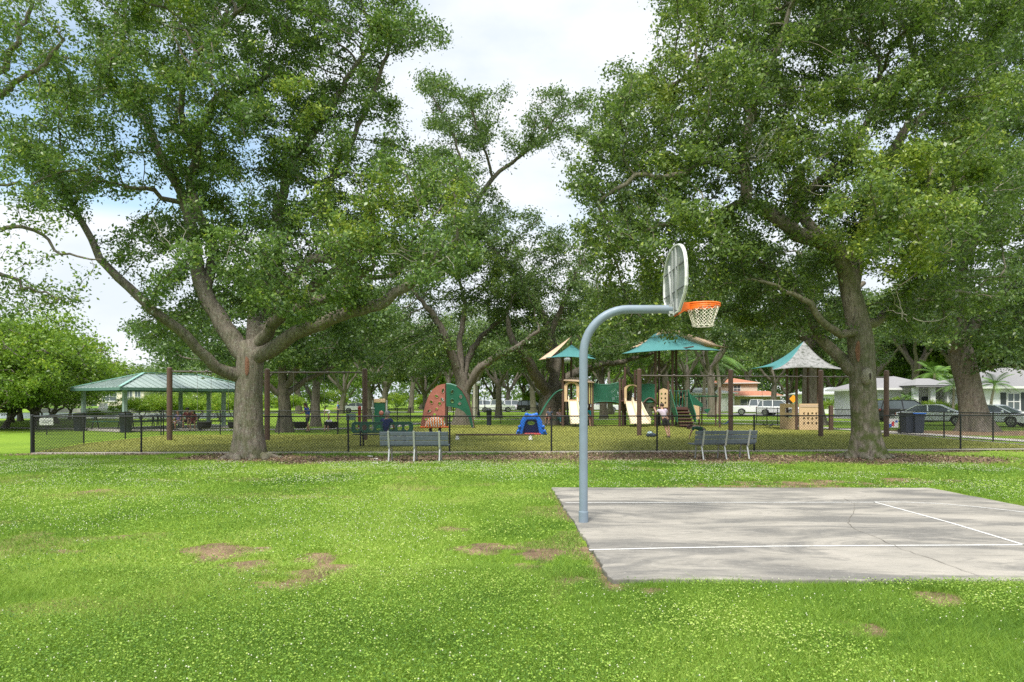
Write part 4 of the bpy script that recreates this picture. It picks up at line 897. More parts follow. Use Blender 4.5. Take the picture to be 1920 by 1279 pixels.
# ---------------------------------------------------------------- main play structure
PD = 45.5                                   # distance of the play structure
def PX(px, D=PD): return X(px, D)
def PZ(py, D=PD): return HC+(YH-py)*D/F
def play():
    ox, oy = PX(1160), PD; t = thing('play_structure', 'large beige and green play structure with slides, net bridges and teal and tan sails', 'play structure', (ox, oy, 0))
    def x(px, D=PD): return PX(px, D)-ox
    def post(px, ytop, D=PD, r=.09, m=BROWN): mb = MB(); mb.cyl((x(px, D), D-oy, 0), (x(px, D), D-oy, PZ(ytop, D)), r, 12); mb.ball((x(px, D), D-oy, PZ(ytop, D)), r, 10, sz=.5); mb.build('post', m, t)
    post(1055.5, 664); post(1111, 716); post(1162, 712); post(1168, 712, PD+.6); post(1201, 716); post(1058, 700, PD+2.4); post(1105, 712, PD+2.4); post(1172, 690, PD+2.4); post(1191, 695, PD+2.4)
    post(1229, 655); post(1236, 655, PD+2.3); post(1261, 655, PD+.2); post(1268, 655, PD+2.4); post(1253, 716)
    # tower decks
    def deck(p0, p1, y, D0=PD, d=2.3):
        z = PZ(y); mb = MB(); mb.box(((x(p0)+x(p1))/2, D0-oy+d/2, z-.06), (x(p1)-x(p0), d, .10)); mb.build('deck', DECKB, t, .01)
    deck(1056, 1111, 748); deck(1163, 1201, 750); deck(1230, 1266, 763)
    # arched entry panels
    def arch(p0, p1, ytop, ybot, inner=.19, name='arch_panel', D=PD-.06, r0=None):
        a, b = x(p0, D), x(p1, D); z0, z1 = PZ(ybot, D), PZ(ytop, D); w = b-a; c = (a+b)/2; k = 10; ro = w/2; zo = z1-ro*.55
        out = [(a, z0)]+[(c-ro*math.cos(math.pi*i/k), zo+ro*.55*math.sin(math.pi*i/k)) for i in range(k+1)]+[(b, z0)]
        ri = ro-inner; zi = zo-.05; inn = [(a+inner, z0+.12)]+[(c-ri*math.cos(math.pi*i/k), zi+ri*.75*math.sin(math.pi*i/k)) for i in range(k+1)]+[(b-inner, z0+.12)]
        mb = MB(); mb.holed(out, [inn], MX((0, D-oy, 0), (1, 0, 0), (0, 0, 1)), .10); mb.build(name, BEIGE, t, .012)
    arch(1058, 1086, 716, 753); arch(1170.5, 1200, 721, 757, .16)
    # slides: chute beds with raised sides
    def slide(p0, p1, q0, q1, ytop, ybot, n=1, m=CREAM):
        zt = PZ(ytop); D1 = gd(ybot)-oy; D1 = min(D1, -1.2); zt2 = zt-.12
        for j in range(n):
            f0, f1 = j/n, (j+1)/n; A = x(p0+(p1-p0)*f0), x(p0+(p1-p0)*f1); B_ = x(q0+(q1-q0)*f0, oy+D1), x(q0+(q1-q0)*f1, oy+D1); mb = MB(); prof = []
            K = 12
            for i in range(K+1):
                u = i/K; yy = -.06+(D1+.06)*u; zz = zt2*(1-u)**1.0*(1-.06*math.sin(math.pi*u))+.22*(u**3)*(1)+.02; a = A[0]*(1-u)+B_[0]*u; b = A[1]*(1-u)+B_[1]*u; prof.append((a, b, yy, zz))
            rows = []
            for a, b, yy, zz in prof: rows.append([(a, yy, zz+.30), (a+.05, yy, zz+.30), (a+.10, yy, zz+.03), (b-.10, yy, zz+.03), (b-.05, yy, zz+.30), (b, yy, zz+.30), (b-.02, yy, zz-.03), (a+.02, yy, zz-.03)])
            vs = [p for r in rows for p in r]; fs = []
            for i in range(K):
                for k in range(8): k2 = (k+1) % 8; fs.append((i*8+k, i*8+k2, (i+1)*8+k2, (i+1)*8+k))
            fs += [tuple(reversed(range(8))), tuple(range(K*8, K*8+8))]; mb.add(vs, fs); mb.build('slide', m, t, .012)
        mb = MB(); mb.box((x((q0+q1)/2, oy+D1), D1+.35, .12), (.1, .1, .24)); mb.build('slide_foot', BROWN, t)
    slide(1065, 1083, 1069, 1091, 748, 799.5); slide(1171.5, 1200, 1181, 1221, 750, 795, 2)
    # slatted wall with yellow and brown slats, roof over first tower
    for i in range(6):
        mb = MB(); xx = x(1101+i*2.1); mb.box((xx, -.05, (PZ(718)+PZ(757))/2), (.055, .05, PZ(718)-PZ(757))); mb.build('wall_slat', YEL if i % 2 == 0 else BROWN, t)
    mb = MB(); c = [(x(1056), -.3, PZ(713)), (x(1114), -.3, PZ(717)), (x(1114), 2.4, PZ(717)), (x(1056), 2.4, PZ(713))]; r1, r2 = (x(1070), 1.05, PZ(706)), (x(1100), 1.05, PZ(707))
    mb.add(c+[r1, r2], [(0, 1, 5, 4), (1, 2, 5), (2, 3, 4, 5), (3, 0, 4)]); o = mb.build('tower_roof', TAN, t); s = o.modifiers.new('s', 'SOLIDIFY'); s.thickness = .05
    # net bridges
    def net(p0, p1, y0, y1, yb, D=PD-.05, sag=.12):
        a, b = x(p0, D), x(p1, D); mb = MB(); K = 16
        def zt(f): return PZ(y0, D)*(1-f)+PZ(y1, D)*f-sag*4*f*(1-f)
        def zb(f): return PZ(yb, D)-sag*2.2*4*f*(1-f)*-.3
        for dy in (0, 1.0):
            mb = MB()
            top = [(a+(b-a)*i/K, D-oy+dy, zt(i/K)) for i in range(K+1)]; bot = [(a+(b-a)*i/K, D-oy+dy, zb(i/K)) for i in range(K+1)]
            mb.tube(top, .035, 6); mb.tube(bot, .03, 6)
            for i in range(K*2+1):
                f = i/(K*2); xx = a+(b-a)*f; mb.tube([(xx, D-oy+dy, zt(f)), (xx, D-oy+dy, zb(f))], .0155, 4, caps=False)
            for j in range(1, 15):
                g = j/15; mb.tube([(a+(b-a)*i/K, D-oy+dy, zt(i/K)*(1-g)+zb(i/K)*g) for i in range(K+1)], .0155, 4, caps=False)
            mb.build('net_panel', GREENM, t); mb = MB()
        mb = MB(); mb.tube([(a+(b-a)*i/K, D-oy+.5, zb(i/K)-.05) for i in range(K+1)], .05, 6)
        for i in range(K): f = (i+.5)/K; mb.box((a+(b-a)*f, D-oy+.5, zb(f)), ((b-a)/K*.85, .95, .05))
        mb.build('bridge_deck', DECKB, t)
    net(1113, 1160, 719, 717, 755); net(1203, 1229, 722, 722, 753, sag=-.06)
    mb = MB(); mb.tube([(x(1205+26*i/12), -.1, PZ(757)+.38*math.sin(math.pi*i/12)) for i in range(13)], .05, 8); mb.build('arch_rail', BROWN, t)
    # curved green climber at the left end
    mb = MB(); pts = []
    for i in range(13): u = i/12; pts.append((x(1011+44*u), -.1, PZ(782)+(PZ(731)-PZ(782))*math.sin(u*math.pi/2)))
    pts = [(x(1009.5), -.1, 0)]+pts; mb.tube(pts, .045, 8); p2 = [(a, b+.9, c) for a, b, c in pts]; mb.tube(p2, .045, 8)
    for i in range(1, 13, 1): mb.tube([pts[i], p2[i]], .03, 6)
    mb.build('arch_climber', GREENM, t)
    # third tower: beige panel with holes, stairs, green rails
    D = PD-.06; M = MX((0, D-oy, 0), (1, 0, 0), (0, 0, 1)); a, b = x(1236, D), x(1252, D); z0, z1 = PZ(764), PZ(728)
    mb = MB(); holes = [[(a+.15+cx+.06*math.cos(q), z0+.3+cz+.08*math.sin(q)) for q in [2*math.pi*i/8 for i in range(8)]] for cx in (0, .25) for cz in (0, .3, .6)]
    mb.holed([(a, z0), (b, z0), (b, z1-.12), ((a+b)/2, z1), (a, z1-.12)], holes, M, .08); mb.build('play_panel', BEIGE, t)
    zs = PZ(763); n = 6
    for i in range(n):
        mb = MB(); z = zs*(n-i)/(n+.5)-.05; yy = -.25-i*.30; mb.box(((x(1262)+x(1290))/2, yy, z), (x(1290)-x(1262), .30, .07)); mb.build('stair_tread', DECKB, t, .006)
        mb = MB(); mb.box(((x(1262)+x(1290))/2, yy+.13, z-.09), (x(1290)-x(1262)-.04, .03, .13)); mb.build('stair_riser', paint('brick_brown', (.14, .055, .045), .6), t)
    deck(1262, 1292, 763.3)
    for px in (1257, 1290):
        mb = MB(); M2 = MX((x(px), 0, 0), (0, 1, 0), (0, 0, 1)); mb.prism([(-.05, PZ(730)), (-.35, PZ(738)), (-1.9, PZ(775)), (-1.95, .35), (-1.7, .35), (-.2, PZ(766)), (0, PZ(766))], M2, .05); mb.build('stair_side', GREENP, t)
    mb = MB()
    for i in range(5): mb.cyl((x(1264+6*i), .3, PZ(763)), (x(1264+6*i), .3, PZ(733)), .03, 6)
    mb.cyl((x(1262), .3, PZ(733)), (x(1292), .3, PZ(733)), .03, 6); mb.build('guard_rail', GREENM, t)
    # right hand panel and overhead ladder
    mb = MB(); a, b = x(1299, D), x(1311, D); mb.prism([(a, .5), (b, .5), (b, 1.35), (a, 1.45)], M, .08); mb.build('play_panel', BEIGE, t)
    mb = MB(); g = x(1296); mb.prism([(g-.1, 2.2), (g+.75, 1.5), (g+.75, 1.3), (g-.1, 1.5)], M, .05); mb.build('side_panel', GREENP, t)
    post(1311, 741, PD+.2, .06); post(1349.5, 726, PD-2.0, .07); post(1342, 741, PD+.3, .05); post(1316, 741, PD+1.1, .05)
    mb = MB(); z = PZ(743)
    for yy in (0, 1.1): mb.cyl((x(1292), yy+.1, z), (x(1351), yy+.1, z), .04, 8)
    for i in range(9): mb.cyl((x(1298+6*i), .1, z), (x(1298+6*i), 1.2, z), .022, 6)
    mb.build('overhead_ladder', GREENM, t)
    mb = MB(); mb.prism([(x(1318), PZ(768)), (x(1332), PZ(766)), (x(1326), PZ(775))], M, .06); mb.build('climbing_pod', GREENP, t)
    # sails
    GREYP = 0
    post(1071, 640, PD+1.2, .07)
    def L(px, py, D): w = W(px, py, D); return (w.x-ox, w.y-oy, w.z)
    sail_part(t, [L(1072, 646, PD+1.1)], [L(1022, 671, PD-1.5), L(1022, 673, PD+3.6), L(1120, 670, PD+3.6), L(1118, 673, PD-1.5)], [TEAL, TAN], [0, 0, 0, 0], sag=.7, droop=.15)
    sail_part(t, [L(1072, 630, PD+1.1)], [L(1010, 675, PD-1.3), L(1018, 668, PD+3.6), L(1030, 664, PD+3.9), L(1030, 672, PD-1.4)], [TEAL, TAN], [1, 1, 1, 1], sag=.1, droop=.05)
    sail_part(t, [L(1228, 625, PD+1.5), L(1266, 625, PD+1.5)], [L(1166, 663, PD-2.0), L(1180, 655, PD+5), L(1338, 652, PD+5), L(1352, 657, PD-2.0)], [TEAL, TAN], [0, 0, 0, 0], sag=.9, droop=.2)
    sail_part(t, [L(1244, 616, PD+1.5), L(1278, 620, PD+1.5)], [L(1180, 652, PD+.5), L(1190, 645, PD+5.5), L(1356, 643, PD+5.5), L(1366, 652, PD+1.5)], [TEAL, TAN], [1, 1, 1, 1], sag=.9, droop=.2)
    mb = MB(); 
    for a_, b_ in (((1229, 655), (1352, 657)), ((1268, 655), (1300, 650))): mb.cyl(L(a_[0], a_[1], PD), L(b_[0], b_[1], PD-1.8), .045, 8)
    mb.cyl(L(1055, 668, PD), L(1012, 674, PD-1.1), .05, 8); mb.build('sail_brace', BROWN, t)
play()
def toy_house():
    D = 40.0; o = (X(1505, D), D, 0); t = thing('playhouse', 'beige panelled play unit with a grey and teal pointed shade, left of the right oak', 'playhouse', o)
    def P(px, py, dd=0): w = W(px, py, D+dd); return (w.x-o[0], w.y-o[1], w.z)
    for px, dd, yt in ((1476, 1.6, 684), (1493.5, -.1, 684), (1515, 1.6, 684), (1534, -.1, 684)): mb = MB(); a = P(px, yt, dd); mb.cyl((a[0], a[1], 0), a, .075, 12); mb.build('post', BROWN, t)
    M = MX((0, -.16, 0), (1, 0, 0), (0, 0, 1)); a = P(1496, 0)[0]; b = P(1535, 0)[0]; z1 = P(0, 757)[2]
    holes = []
    for r_ in range(3):
        for c_ in range(4):
            cx = a+.28+c_*.24; cz = .42+r_*.28; k = (r_+c_) % 3
            if k == 0: holes.append([(cx-.05, cz-.09), (cx+.05, cz-.09), (cx+.05, cz+.02), (cx+.0, cz+.09), (cx-.05, cz+.02)])
            elif k == 1: holes.append([(cx+.07*math.cos(q), cz+.07*math.sin(q)) for q in [2*math.pi*i/9 for i in range(9)]])
            else: holes.append([(cx-.07, cz+.03), (cx+.07, cz+.08), (cx+.03, cz), (cx+.05, cz-.09), (cx-.05, cz-.06)])
    mb = MB(); mb.holed([(a, .02), (b, .02), (b, z1), (a, z1)], holes, M, .08); mb.build('game_panel', BEIGE, t)
    mb = MB(); mb.prism([(a+.05, z1-.2), (b-.05, z1-.2), (b-.05, z1-.06), (a+.05, z1-.06)], Matrix.Translation((0, -.05, 0)) @ M, .02); mb.build('panel_ledge', TAN, t)
    mb = MB(); M2 = MX((a-.02, 0, 0), (-.45, 1.6, 0), (0, 0, 1)); k = [(0, .02), (1.55, .02), (1.55, z1), (0, z1)]; mb.holed(k, [[(.45, 1.0), (1.1, 1.0), (1.1, 1.3), (.45, 1.3)], [(.45, .72), (1.1, .72), (1.1, .88), (.45, .88)]], M2, .07); mb.build('side_panel', BEIGE, t)
    mb = MB(); mb.prism([(b-.1, .02), (b+.02, .02), (b+.02, z1), (b-.1, z1)], Matrix.Translation((.25, 1.6, 0)) @ M, .07); mb.build('back_panel', YEL, t)
    GW = NT('weathered_fabric'); c = GW.ramp(GW.noise(5, 8, .75), [(.40, (.07, .08, .06)), (.47, (.22, .22, .215)), (.7, (.34, .34, .335))]); GW.col(c); GW.rough(.85)
    sail_part(t, [P(1507, 640, .8)], [P(1449, 693, -1.9), P(1404, 692, 1.6), P(1545, 692, 4.0), P(1588, 693, -1.6)], [TEAL, GW.m], [0, 0, 1, 1], sag=.75, droop=.35)
    # the white front panel lies between the near corners
toy_house()
# ---------------------------------------------------------------- climbing wall arch
def rockwall():
    D = 43.0; o = (X(836, D), D, 0); t = thing('climbing_arch', 'arched climbing wall, terracotta left half and dark green right half on a brown post', 'climbing wall', o)
    def P(px, py): return (X(px, D)-o[0], HC+(YH-py)*D/F)
    mb = MB(); mb.cyl((0, 0, 0), (0, 0, P(0, 719)[1]), .07, 12); mb.build('post', BROWN, t)
    def circ(cx, cz, rx, rz, tilt=0, n=12): return [(cx+rx*math.cos(q)*math.cos(tilt)-rz*math.sin(q)*math.sin(tilt), cz+rx*math.cos(q)*math.sin(tilt)+rz*math.sin(q)*math.cos(tilt)) for q in [2*math.pi*i/n for i in range(n)]]
    L = [P(835, 720), P(829, 720.5), P(820, 723.5), P(811, 731), P(804, 742), P(798, 757), P(793, 776), P(789.5, 790), P(788, 803), P(822, 803), P(828, 795), P(835, 780)]
    hl = [circ(*P(a, b), rx, rz, ti) for a, b, rx, rz, ti in ((831, 733, .09, .17, -.2), (819, 743, .14, .10, -.5), (830, 750, .10, .17, .5), (809, 754, .10, .13, .7), (825, 757, .12, .12, 0), (819, 767, .10, .08, .3), (805, 771, .15, .10, .6), (815, 777, .12, .09, .2), (799, 786, .12, .08, .4))]
    M = MX((0, -.10, 0), (1, -.10, 0), (0, 0, 1)); mb = MB(); mb.holed(L, hl, M, .09); lp = mb.build('climbing_panel', RUST, t, .01)
    mb = MB()
    for h in hl: mb = MB(); mb.tube([M @ Vector((x, z, .045)) for x, z in h], .028, 6, closed=True); mb.build('hold', RUST, lp)
    Rr = [P(837, 720), P(845, 720.5), P(856, 724), P(866, 733), P(874, 746), P(880, 762), P(885, 780), P(888, 801), P(884, 801), P(879, 784), P(871, 773), P(860, 766), P(848, 763), P(837, 762)]
    hr = [circ(*P(a, b), rx, rz, ti) for a, b, rx, rz, ti in ((848, 735, .10, .15, -.6), (864, 744, .12, .13, .3), (848, 752, .13, .13, .2), (862, 757, .13, .10, .3))]
    M = MX((0, -.10, 0), (1, .10, 0), (0, 0, 1)); mb = MB(); mb.holed(Rr, hr, M, .09); rp = mb.build('climbing_panel', GREENP, t, .01); mb = MB()
    for h in hr: mb = MB(); mb.tube([M @ Vector((x, z, .045)) for x, z in h], .028, 6, closed=True); mb.build('hold', GREENP, rp)
    mb = MB(); mb.tube([M @ Vector((x, z, 0)) for x, z in Rr[:9]], .06, 6); mb.build('edge_tube', paint('faded_green', (.10, .22, .17), .5), rp)
    mb = MB(); mb.tube([M @ Vector((x, z, .9)) for x, z in Rr[2:9]], .05, 8); mb.cyl((.0, .9, 0), (0, .9, 2.4), .06); mb.build('back_rail', BROWN, t)
rockwall()
def tiger():
    D = 33.0; o = (X(816, D), D, 0); t = thing('spring_rider', 'orange and white striped dome rider on two short legs in front of the climbing wall', 'play rider', o)
    OR = NT('striped_orange'); w = OR.node('ShaderNodeTexWave'); w.inputs['Scale'].default_value = 2.6; w.inputs['Distortion'].default_value = 5; w.inputs['Detail'].default_value = 1; OR.L.new(OR.tc.outputs['Object'], w.inputs[0])
    OR.col(OR.ramp(w.outputs['Fac'], [(.5, (.85, .22, .01)), (.6, (.75, .68, .58))])); OR.rough(.4)
    mb = MB(); z0 = HC-(800-YH)*D/F
    for i in range(9):
        pass
    prof = [(.50, 0), (.49, .12), (.43, .26), (.33, .38), (.18, .46), (.02, .48)]; mb.lathe((0, 0, z0), prof, 20, sy=.55); b = mb.build('rider_body', OR.m, t)
    mb = MB(); mb.box((0, 0, z0-.02), (1.42, .5, .06)); mb.build('base_board', ORANGE, t, .02)
    for s in (-.22, .22): mb = MB(); mb.cyl((s, 0, 0), (s, 0, z0), .075, 10); mb.build('leg', BLACK, t)
    mb = MB(); mb.ball((-.30, -.24, z0+.12), .05, 8); mb.ball((.30, -.24, z0+.12), .05, 8); mb.build('handle', WHITEP, t)
tiger()
def beam():
    D = 29.8; a, b = X(854, D), X(1002, D); t = thing('balance_beam', 'low brown balance beam on white footings inside the fence', 'balance beam', ((a+b)/2, D, 0)); h = (b-a)/2
    mb = MB(); mb.box((0, 0, .235), (2*h, .12, .07)); mb.build('beam', BROWN, t, .015)
    for s in (-.95, .9): mb = MB(); mb.cyl((s*h, 0, 0), (s*h, 0, .2), .10, 12, r2=.06); mb.build('footing', WHITEP, t)
beam()
def bluetoy():
    D = 34.5; o = (X(996, D), D, 0); t = thing('toy_tunnel', 'bright blue moulded plastic crawl arch on the playground turf', 'climbing toy', o)
    def P(px, py): return (X(px, D)-o[0], HC+(YH-py)*D/F)
    s = [P(967, 814), P(970, 806), P(975, 800), P(976, 790), P(980, 783), P(984, 778), P(989, 775), P(996, 776.5), P(1003, 775), P(1008, 778), P(1012, 783), P(1016, 790), P(1017, 800), P(1022, 806), P(1026, 814), P(1011, 815), P(1008, 800), P(1006, 790), P(1004, 787), P(988, 787), P(985, 792), P(981, 806), P(979, 815)]
    M = MX((0, 0, 0), (1, 0, 0), (0, 0, 1)); mb = MB()
    mb.prism([(x, max(z, .0)) for x, z in s], M, .85); mb.build('shell', BLUE, t, .06)
    mb = MB(); w = P(1008, 0)[0]; mb.holed([(-.42, .02), (.42, .02), (.36, .82), (-.36, .82)], [[(.2*math.cos(q), .58+.10*math.sin(q)) for q in [2*math.pi*i/14 for i in range(14)]]], Matrix.Translation((0, .2, 0)) @ M, .08); mb.build('inner_panel', paint('royal_blue', (.006, .05, .36), .4), t)
    mb = MB(); mb.box((.05, -.3, .06), (.8, .5, .08)); mb.build('step', paint('red_plastic', (.45, .05, .05), .4), t, .02)
    mb = MB()
    for sx in (-.62, .62):
        mb.ball((sx*.95, -.44, .42), .09, 8); mb.ball((sx*1.05, -.44, .2), .09, 8)
    mb.ball((-.24, -.40, 1.02), .10, 8); mb.ball((.24, -.40, 1.02), .10, 8); mb.build('knob', BLUE, t)
bluetoy()
def panels():
    D = 40; t = thing('play_panel_stand', 'tall dark green play panel with a beige cap behind the seated man', 'play panel', (X(712, D), D, 0))
    mb = MB(); mb.box((0, 0, .85), (.62, .08, 1.5)); mb.build('panel', GREENP, t, .01); mb = MB(); mb.box((0, -.02, 1.72), (.66, .14, .22)); mb.build('cap', BEIGE, t, .03)
    for s in (-.4, .4): mb = MB(); mb.cyl((s, 0, 0), (s, 0, 1.75), .05, 10); mb.build('post', GALV, t)
    mb = MB(); mb.ball((.1, -.06, 1.0), .14, 12, sy=.3); mb.build('spinner', RUST, t)
    t = thing('play_panel_stand', 'small grey green activity panel on legs, left of the green bench', 'play panel', (X(658, 36), 36, 0))
    mb = MB(); mb.box((0, 0, .86), (.50, .06, .34)); mb.build('panel', paint('sage', (.10, .17, .14), .5), t, .01)
    for s in (-.2, .2): mb = MB(); mb.cyl((s, .05, 0), (s, .05, .8), .03, 8); mb.build('leg', BLACK, t)
    t = thing('bollard', 'red post standing beyond the swings', 'bollard', (X(674, 44), 44, 0)); mb = MB(); mb.cyl((0, 0, 0), (0, 0, 1.25), .10, 12); mb.build('shaft', paint('red_post', (.35, .04, .03), .5), t); mb = MB(); mb.ball((0, 0, 1.26), .13, 10); mb.build('cap', paint('red_post', (.35, .04, .03), .5), t)
panels()
# ---------------------------------------------------------------- green mesh bench inside the fence
def greenbench():
    D = 25.6; t = thing('mesh_bench', 'dark green perforated metal bench with a man on it, seen through the fence', 'bench', (X(716.5, D), D, 0)); h = 1.13
    mb = MB(); z0, z1 = .53, .90; r = .10; k = 6; out = []
    for cx, cz, a0 in ((h-r, z0+r, -90), (h-r, z1-r, 0), (-h+r, z1-r, 90), (-h+r, z0+r, 180)):
        for i in range(k+1): q = R(a0+90*i/k); out.append((cx+r*math.cos(q), cz+r*math.sin(q)))
    holes = []
    for i in range(8):
        cx = -h+.19+i*.265; holes.append([(cx+.095*math.cos(q), .715+.115*math.sin(q)) for q in [2*math.pi*j/10 for j in range(10)]])
    M = MX((0, -.05, 0), (1, 0, 0), (0, .12, 1)); mb.holed(out, holes, M, .03); mb.tube([M @ Vector((x, z, 0)) for x, z in out], .03, 6, closed=True); mb.build('backrest', GREENP, t)
    mb = MB(); mb.box((0, .28, .44), (2*h, .44, .035)); mb.build('seat', paint('black_green', (.012, .03, .022), .5), t, .01)
    for s in (-.8, .8):
        mb = MB(); mb.cyl((s, -.06, 0), (s, -.02, .60), .03, 8); mb.cyl((s, .45, 0), (s, .4, .43), .03, 8); mb.cyl((s, -.05, .42), (s, .45, .42), .025, 8); mb.build('leg', BLACK, t)
greenbench()
# ---------------------------------------------------------------- small things
def bin_(label, p, h=.95, r=.30, m=None, group='litter bins', name='litter_bin'):
    t = thing(name, label, 'bin', p, 0, group); mb = MB(); mb.lathe((0, 0, 0), [(r*.78, 0), (r*.95, h*.9), (r*1.05, h*.91), (r*1.05, h*.96), (r*.9, h*.97)], 20); mb.build('body', m or BINB, t)
    mb = MB(); mb.lathe((0, 0, h*.96), [(r*.98, 0), (r*.7, h*.06), (r*.2, h*.08)], 16); mb.build('lid', BLACK, t); return t
bin_('dark round litter bin in front of the leftmost pavilion post', (X(149, 39.3), 39.3, 0), 1.0, .34)
bin_('dark round litter bin in front of the near corner post of the pavilion', (X(236, 37.4), 37.4, 0), 1.05, .36)
bin_('slim dark bin standing alone on the grass right of the climbing wall', (X(917, 47.6), 47.6, 0), 1.15, .20)
def wheelie(label, p, rz, lid):
    t = thing('wheeled_bin', label, 'bin', p, rz, 'wheeled bins by the fence'); mb = MB(); mb.box((0, 0, .53), (.50, .58, .98)); o = mb.build('body', BINB, t, .03)
    for v in o.data.vertices:
        if v.co.z < .3: v.co.x *= .82; v.co.y *= .82
    mb = MB(); mb.box((0, 0, 1.05), (.60, .68, .07)); mb.build('lid', lid, t, .03)
    for s in (-.24, .24): mb = MB(); mb.cyl((s-.03, .24, .12), (s+.03, .24, .12), .12, 14); mb.build('wheel', RUBBER, t)
    mb = MB(); mb.cyl((-.2, .36, 1.0), (.2, .36, 1.0), .018, 8); mb.build('handle', BLACK, t)
wheelie('wheeled bin with a black lid, left of the blue lidded one', (X(1700, 36.0), 36.0, 0), R(8), BLACK)
wheelie('wheeled bin with a bright blue lid outside the right fence', (X(1721, 35.8), 35.8, 0), R(-10), paint('lid_blue', (.01, .09, .38), .4))
def yard_sign():
    D = 38.5; t = thing('yard_sign', 'small white yard sign with red and blue print beside the wheeled bins', 'sign', (X(1675, D), D, 0), R(10)); mb = MB(); mb.box((0, 0, .46), (.62, .012, .50)); mb.build('board', WHITEP, t)
    mb = MB(); mb.box((-.03, -.009, .42), (.16, .004, .26), ); mb.build('red_print', paint('sign_red', (.55, .05, .06), .5), t); mb = MB(); mb.box((-.2, -.009, .32), (.18, .004, .2)); mb.box((.19, -.009, .55), (.16, .004, .12)); mb.build('blue_print', paint('sign_blue', (.03, .12, .45), .5), t)
    mb = MB(); mb.cyl((-.22, .01, 0), (-.22, .01, .3), .006, 5); mb.cyl((.22, .01, 0), (.22, .01, .3), .006, 5); mb.build('wire_leg', BLACK, t)
    D = 34.5; t = thing('notice_board', 'small white board on a dark post beyond the left corner of the fence', 'sign', (X(87, D), D, 0)); mb = MB(); mb.box((0, 0, .66), (.70, .03, .36)); mb.build('board', WHITEP, t, .01); mb = MB(); mb.cyl((0, .03, 0), (0, .03, .6), .03, 8); mb.build('post', BLACK, t)
    mb = MB(); mb.box((.02, -.02, .70), (.5, .006, .03)); mb.box((-.04, -.02, .62), (.36, .006, .03)); mb.build('print', paint('print_grey', (.3, .32, .33), .6), t)
    D = 66; t = thing('warning_sign', 'orange diamond warning sign by the street behind the playhouse', 'sign', (X(1487.5, D), D, 0)); z = HC+(YH-748)*D/F; mb = MB(); mb.prism([(0, -.40), (.40, 0), (0, .40), (-.40, 0)], Matrix.Translation((0, 0, z)) @ MX((0, 0, 0), (1, 0, 0), (0, 0, 1)), .02); mb.build('sign_plate', paint('sign_orange', (.85, .32, .02), .4), t); mb = MB(); mb.cyl((0, .03, 0), (0, .03, z), .04, 8); mb.build('post', GALV, t)
yard_sign()
def bag():
    D = gd(820); t = thing('bag', 'small dark blue and white bag lying on the turf left of the woman', 'bag', (X(1220, D), D, 0)); mb = MB(); mb.ball((0, 0, .10), .22, 14, sy=.6, sz=.6); mb.ball((.12, .02, .1), .15, 10, sz=.7); mb.build('bag_body', paint('bag_navy', (.02, .035, .06), .7), t)
    mb = MB(); mb.ball((-.04, -.02, .2), .13, 10, sz=.6); mb.build('towel', paint('towel', (.35, .45, .5), .9), t); mb = MB(); mb.tube([(-.12, 0, .18), (-.1, 0, .3), (.05, 0, .32), (.12, 0, .2)], .012, 6); mb.build('strap', BLACK, t)
bag()
rng_ = random.Random(9)
for i, (px, py, w, lb) in enumerate(((694, 857, .16, 'crumpled white scrap of paper on the mulch, farthest from the lawn'), (705, 862, .12, 'narrow white scrap of paper in the middle of the mulch'), (703, 870.5, .17, 'bright white scrap of paper at the edge of the lawn left of the bench'))):
    g = G(px, py); mb = MB(); k = 7; vs = [(w*(i_/k-.5), w*.4*(j/4-.5)+.01*rng_.random(), .012+.035*rng_.random()) for j in range(5) for i_ in range(k+1)]
    mb.add(vs, [(j*(k+1)+i_, j*(k+1)+i_+1, (j+1)*(k+1)+i_+1, (j+1)*(k+1)+i_) for j in range(4) for i_ in range(k)]); o = mb.build('paper_scrap', paint('paper', (.75, .74, .72), .9)); o.location = g; s = o.modifiers.new('s', 'SOLIDIFY'); s.thickness = .003; tag(o, lb, 'paper scrap', 'litter near the bench')
def lamp(label, px, D, ytop, r=.2):
    t = thing('park_lamp', label, 'street lamp', (X(px, D), D, 0), 0, 'park lamps'); h = HC+(YH-ytop)*D/F; mb = MB(); mb.lathe((0, 0, 0), [(.16, 0), (.14, .5), (.07, .6), (.055, h-.25), (.10, h-.22), (.10, h-.15)], 12); mb.build('post', BLACK, t)
    mb = MB(); mb.lathe((0, 0, h-.15), [(.12, 0), (r, .15), (r*1.02, .30), (r*.75, .42), (.05, .48)], 14); mb.build('globe', paint('frosted_globe', (.6, .62, .6), .3), t); mb = MB(); mb.ball((0, 0, h+.36), .07, 8); mb.build('finial', BLACK, t)
lamp('old style park lamp with a white globe under the left teal sail', 1064, 56, 678, .32)
lamp('park lamp with a white globe seen through the pavilion', 365, 60, 748, .25)
lamp('slim park lamp on the lawn right of the climbing wall', 897.5, 72, 721, .24)
lamp('far park lamp at the edge of the road, smallest one in view', 909, 100, 735, .24)
# palms have their own builder further down
def pole(label, px, D, ytop, r=.12):
    t = thing('utility_pole', label, 'pole', (X(px, D), D, 0)); h = HC+(YH-ytop)*D/F; mb = MB(); mb.cyl((0, 0, 0), (0, 0, h), r, 10, r2=r*.8); mb.build('shaft', paint('pole_concrete', (.45, .42, .36), .8), t); mb = MB(); mb.box((0, 0, h-.3), (.9, .1, .1)); mb.build('crossarm', BROWN, t)
pole('pale concrete utility pole right of the climbing wall', 889.5, 66, 700)
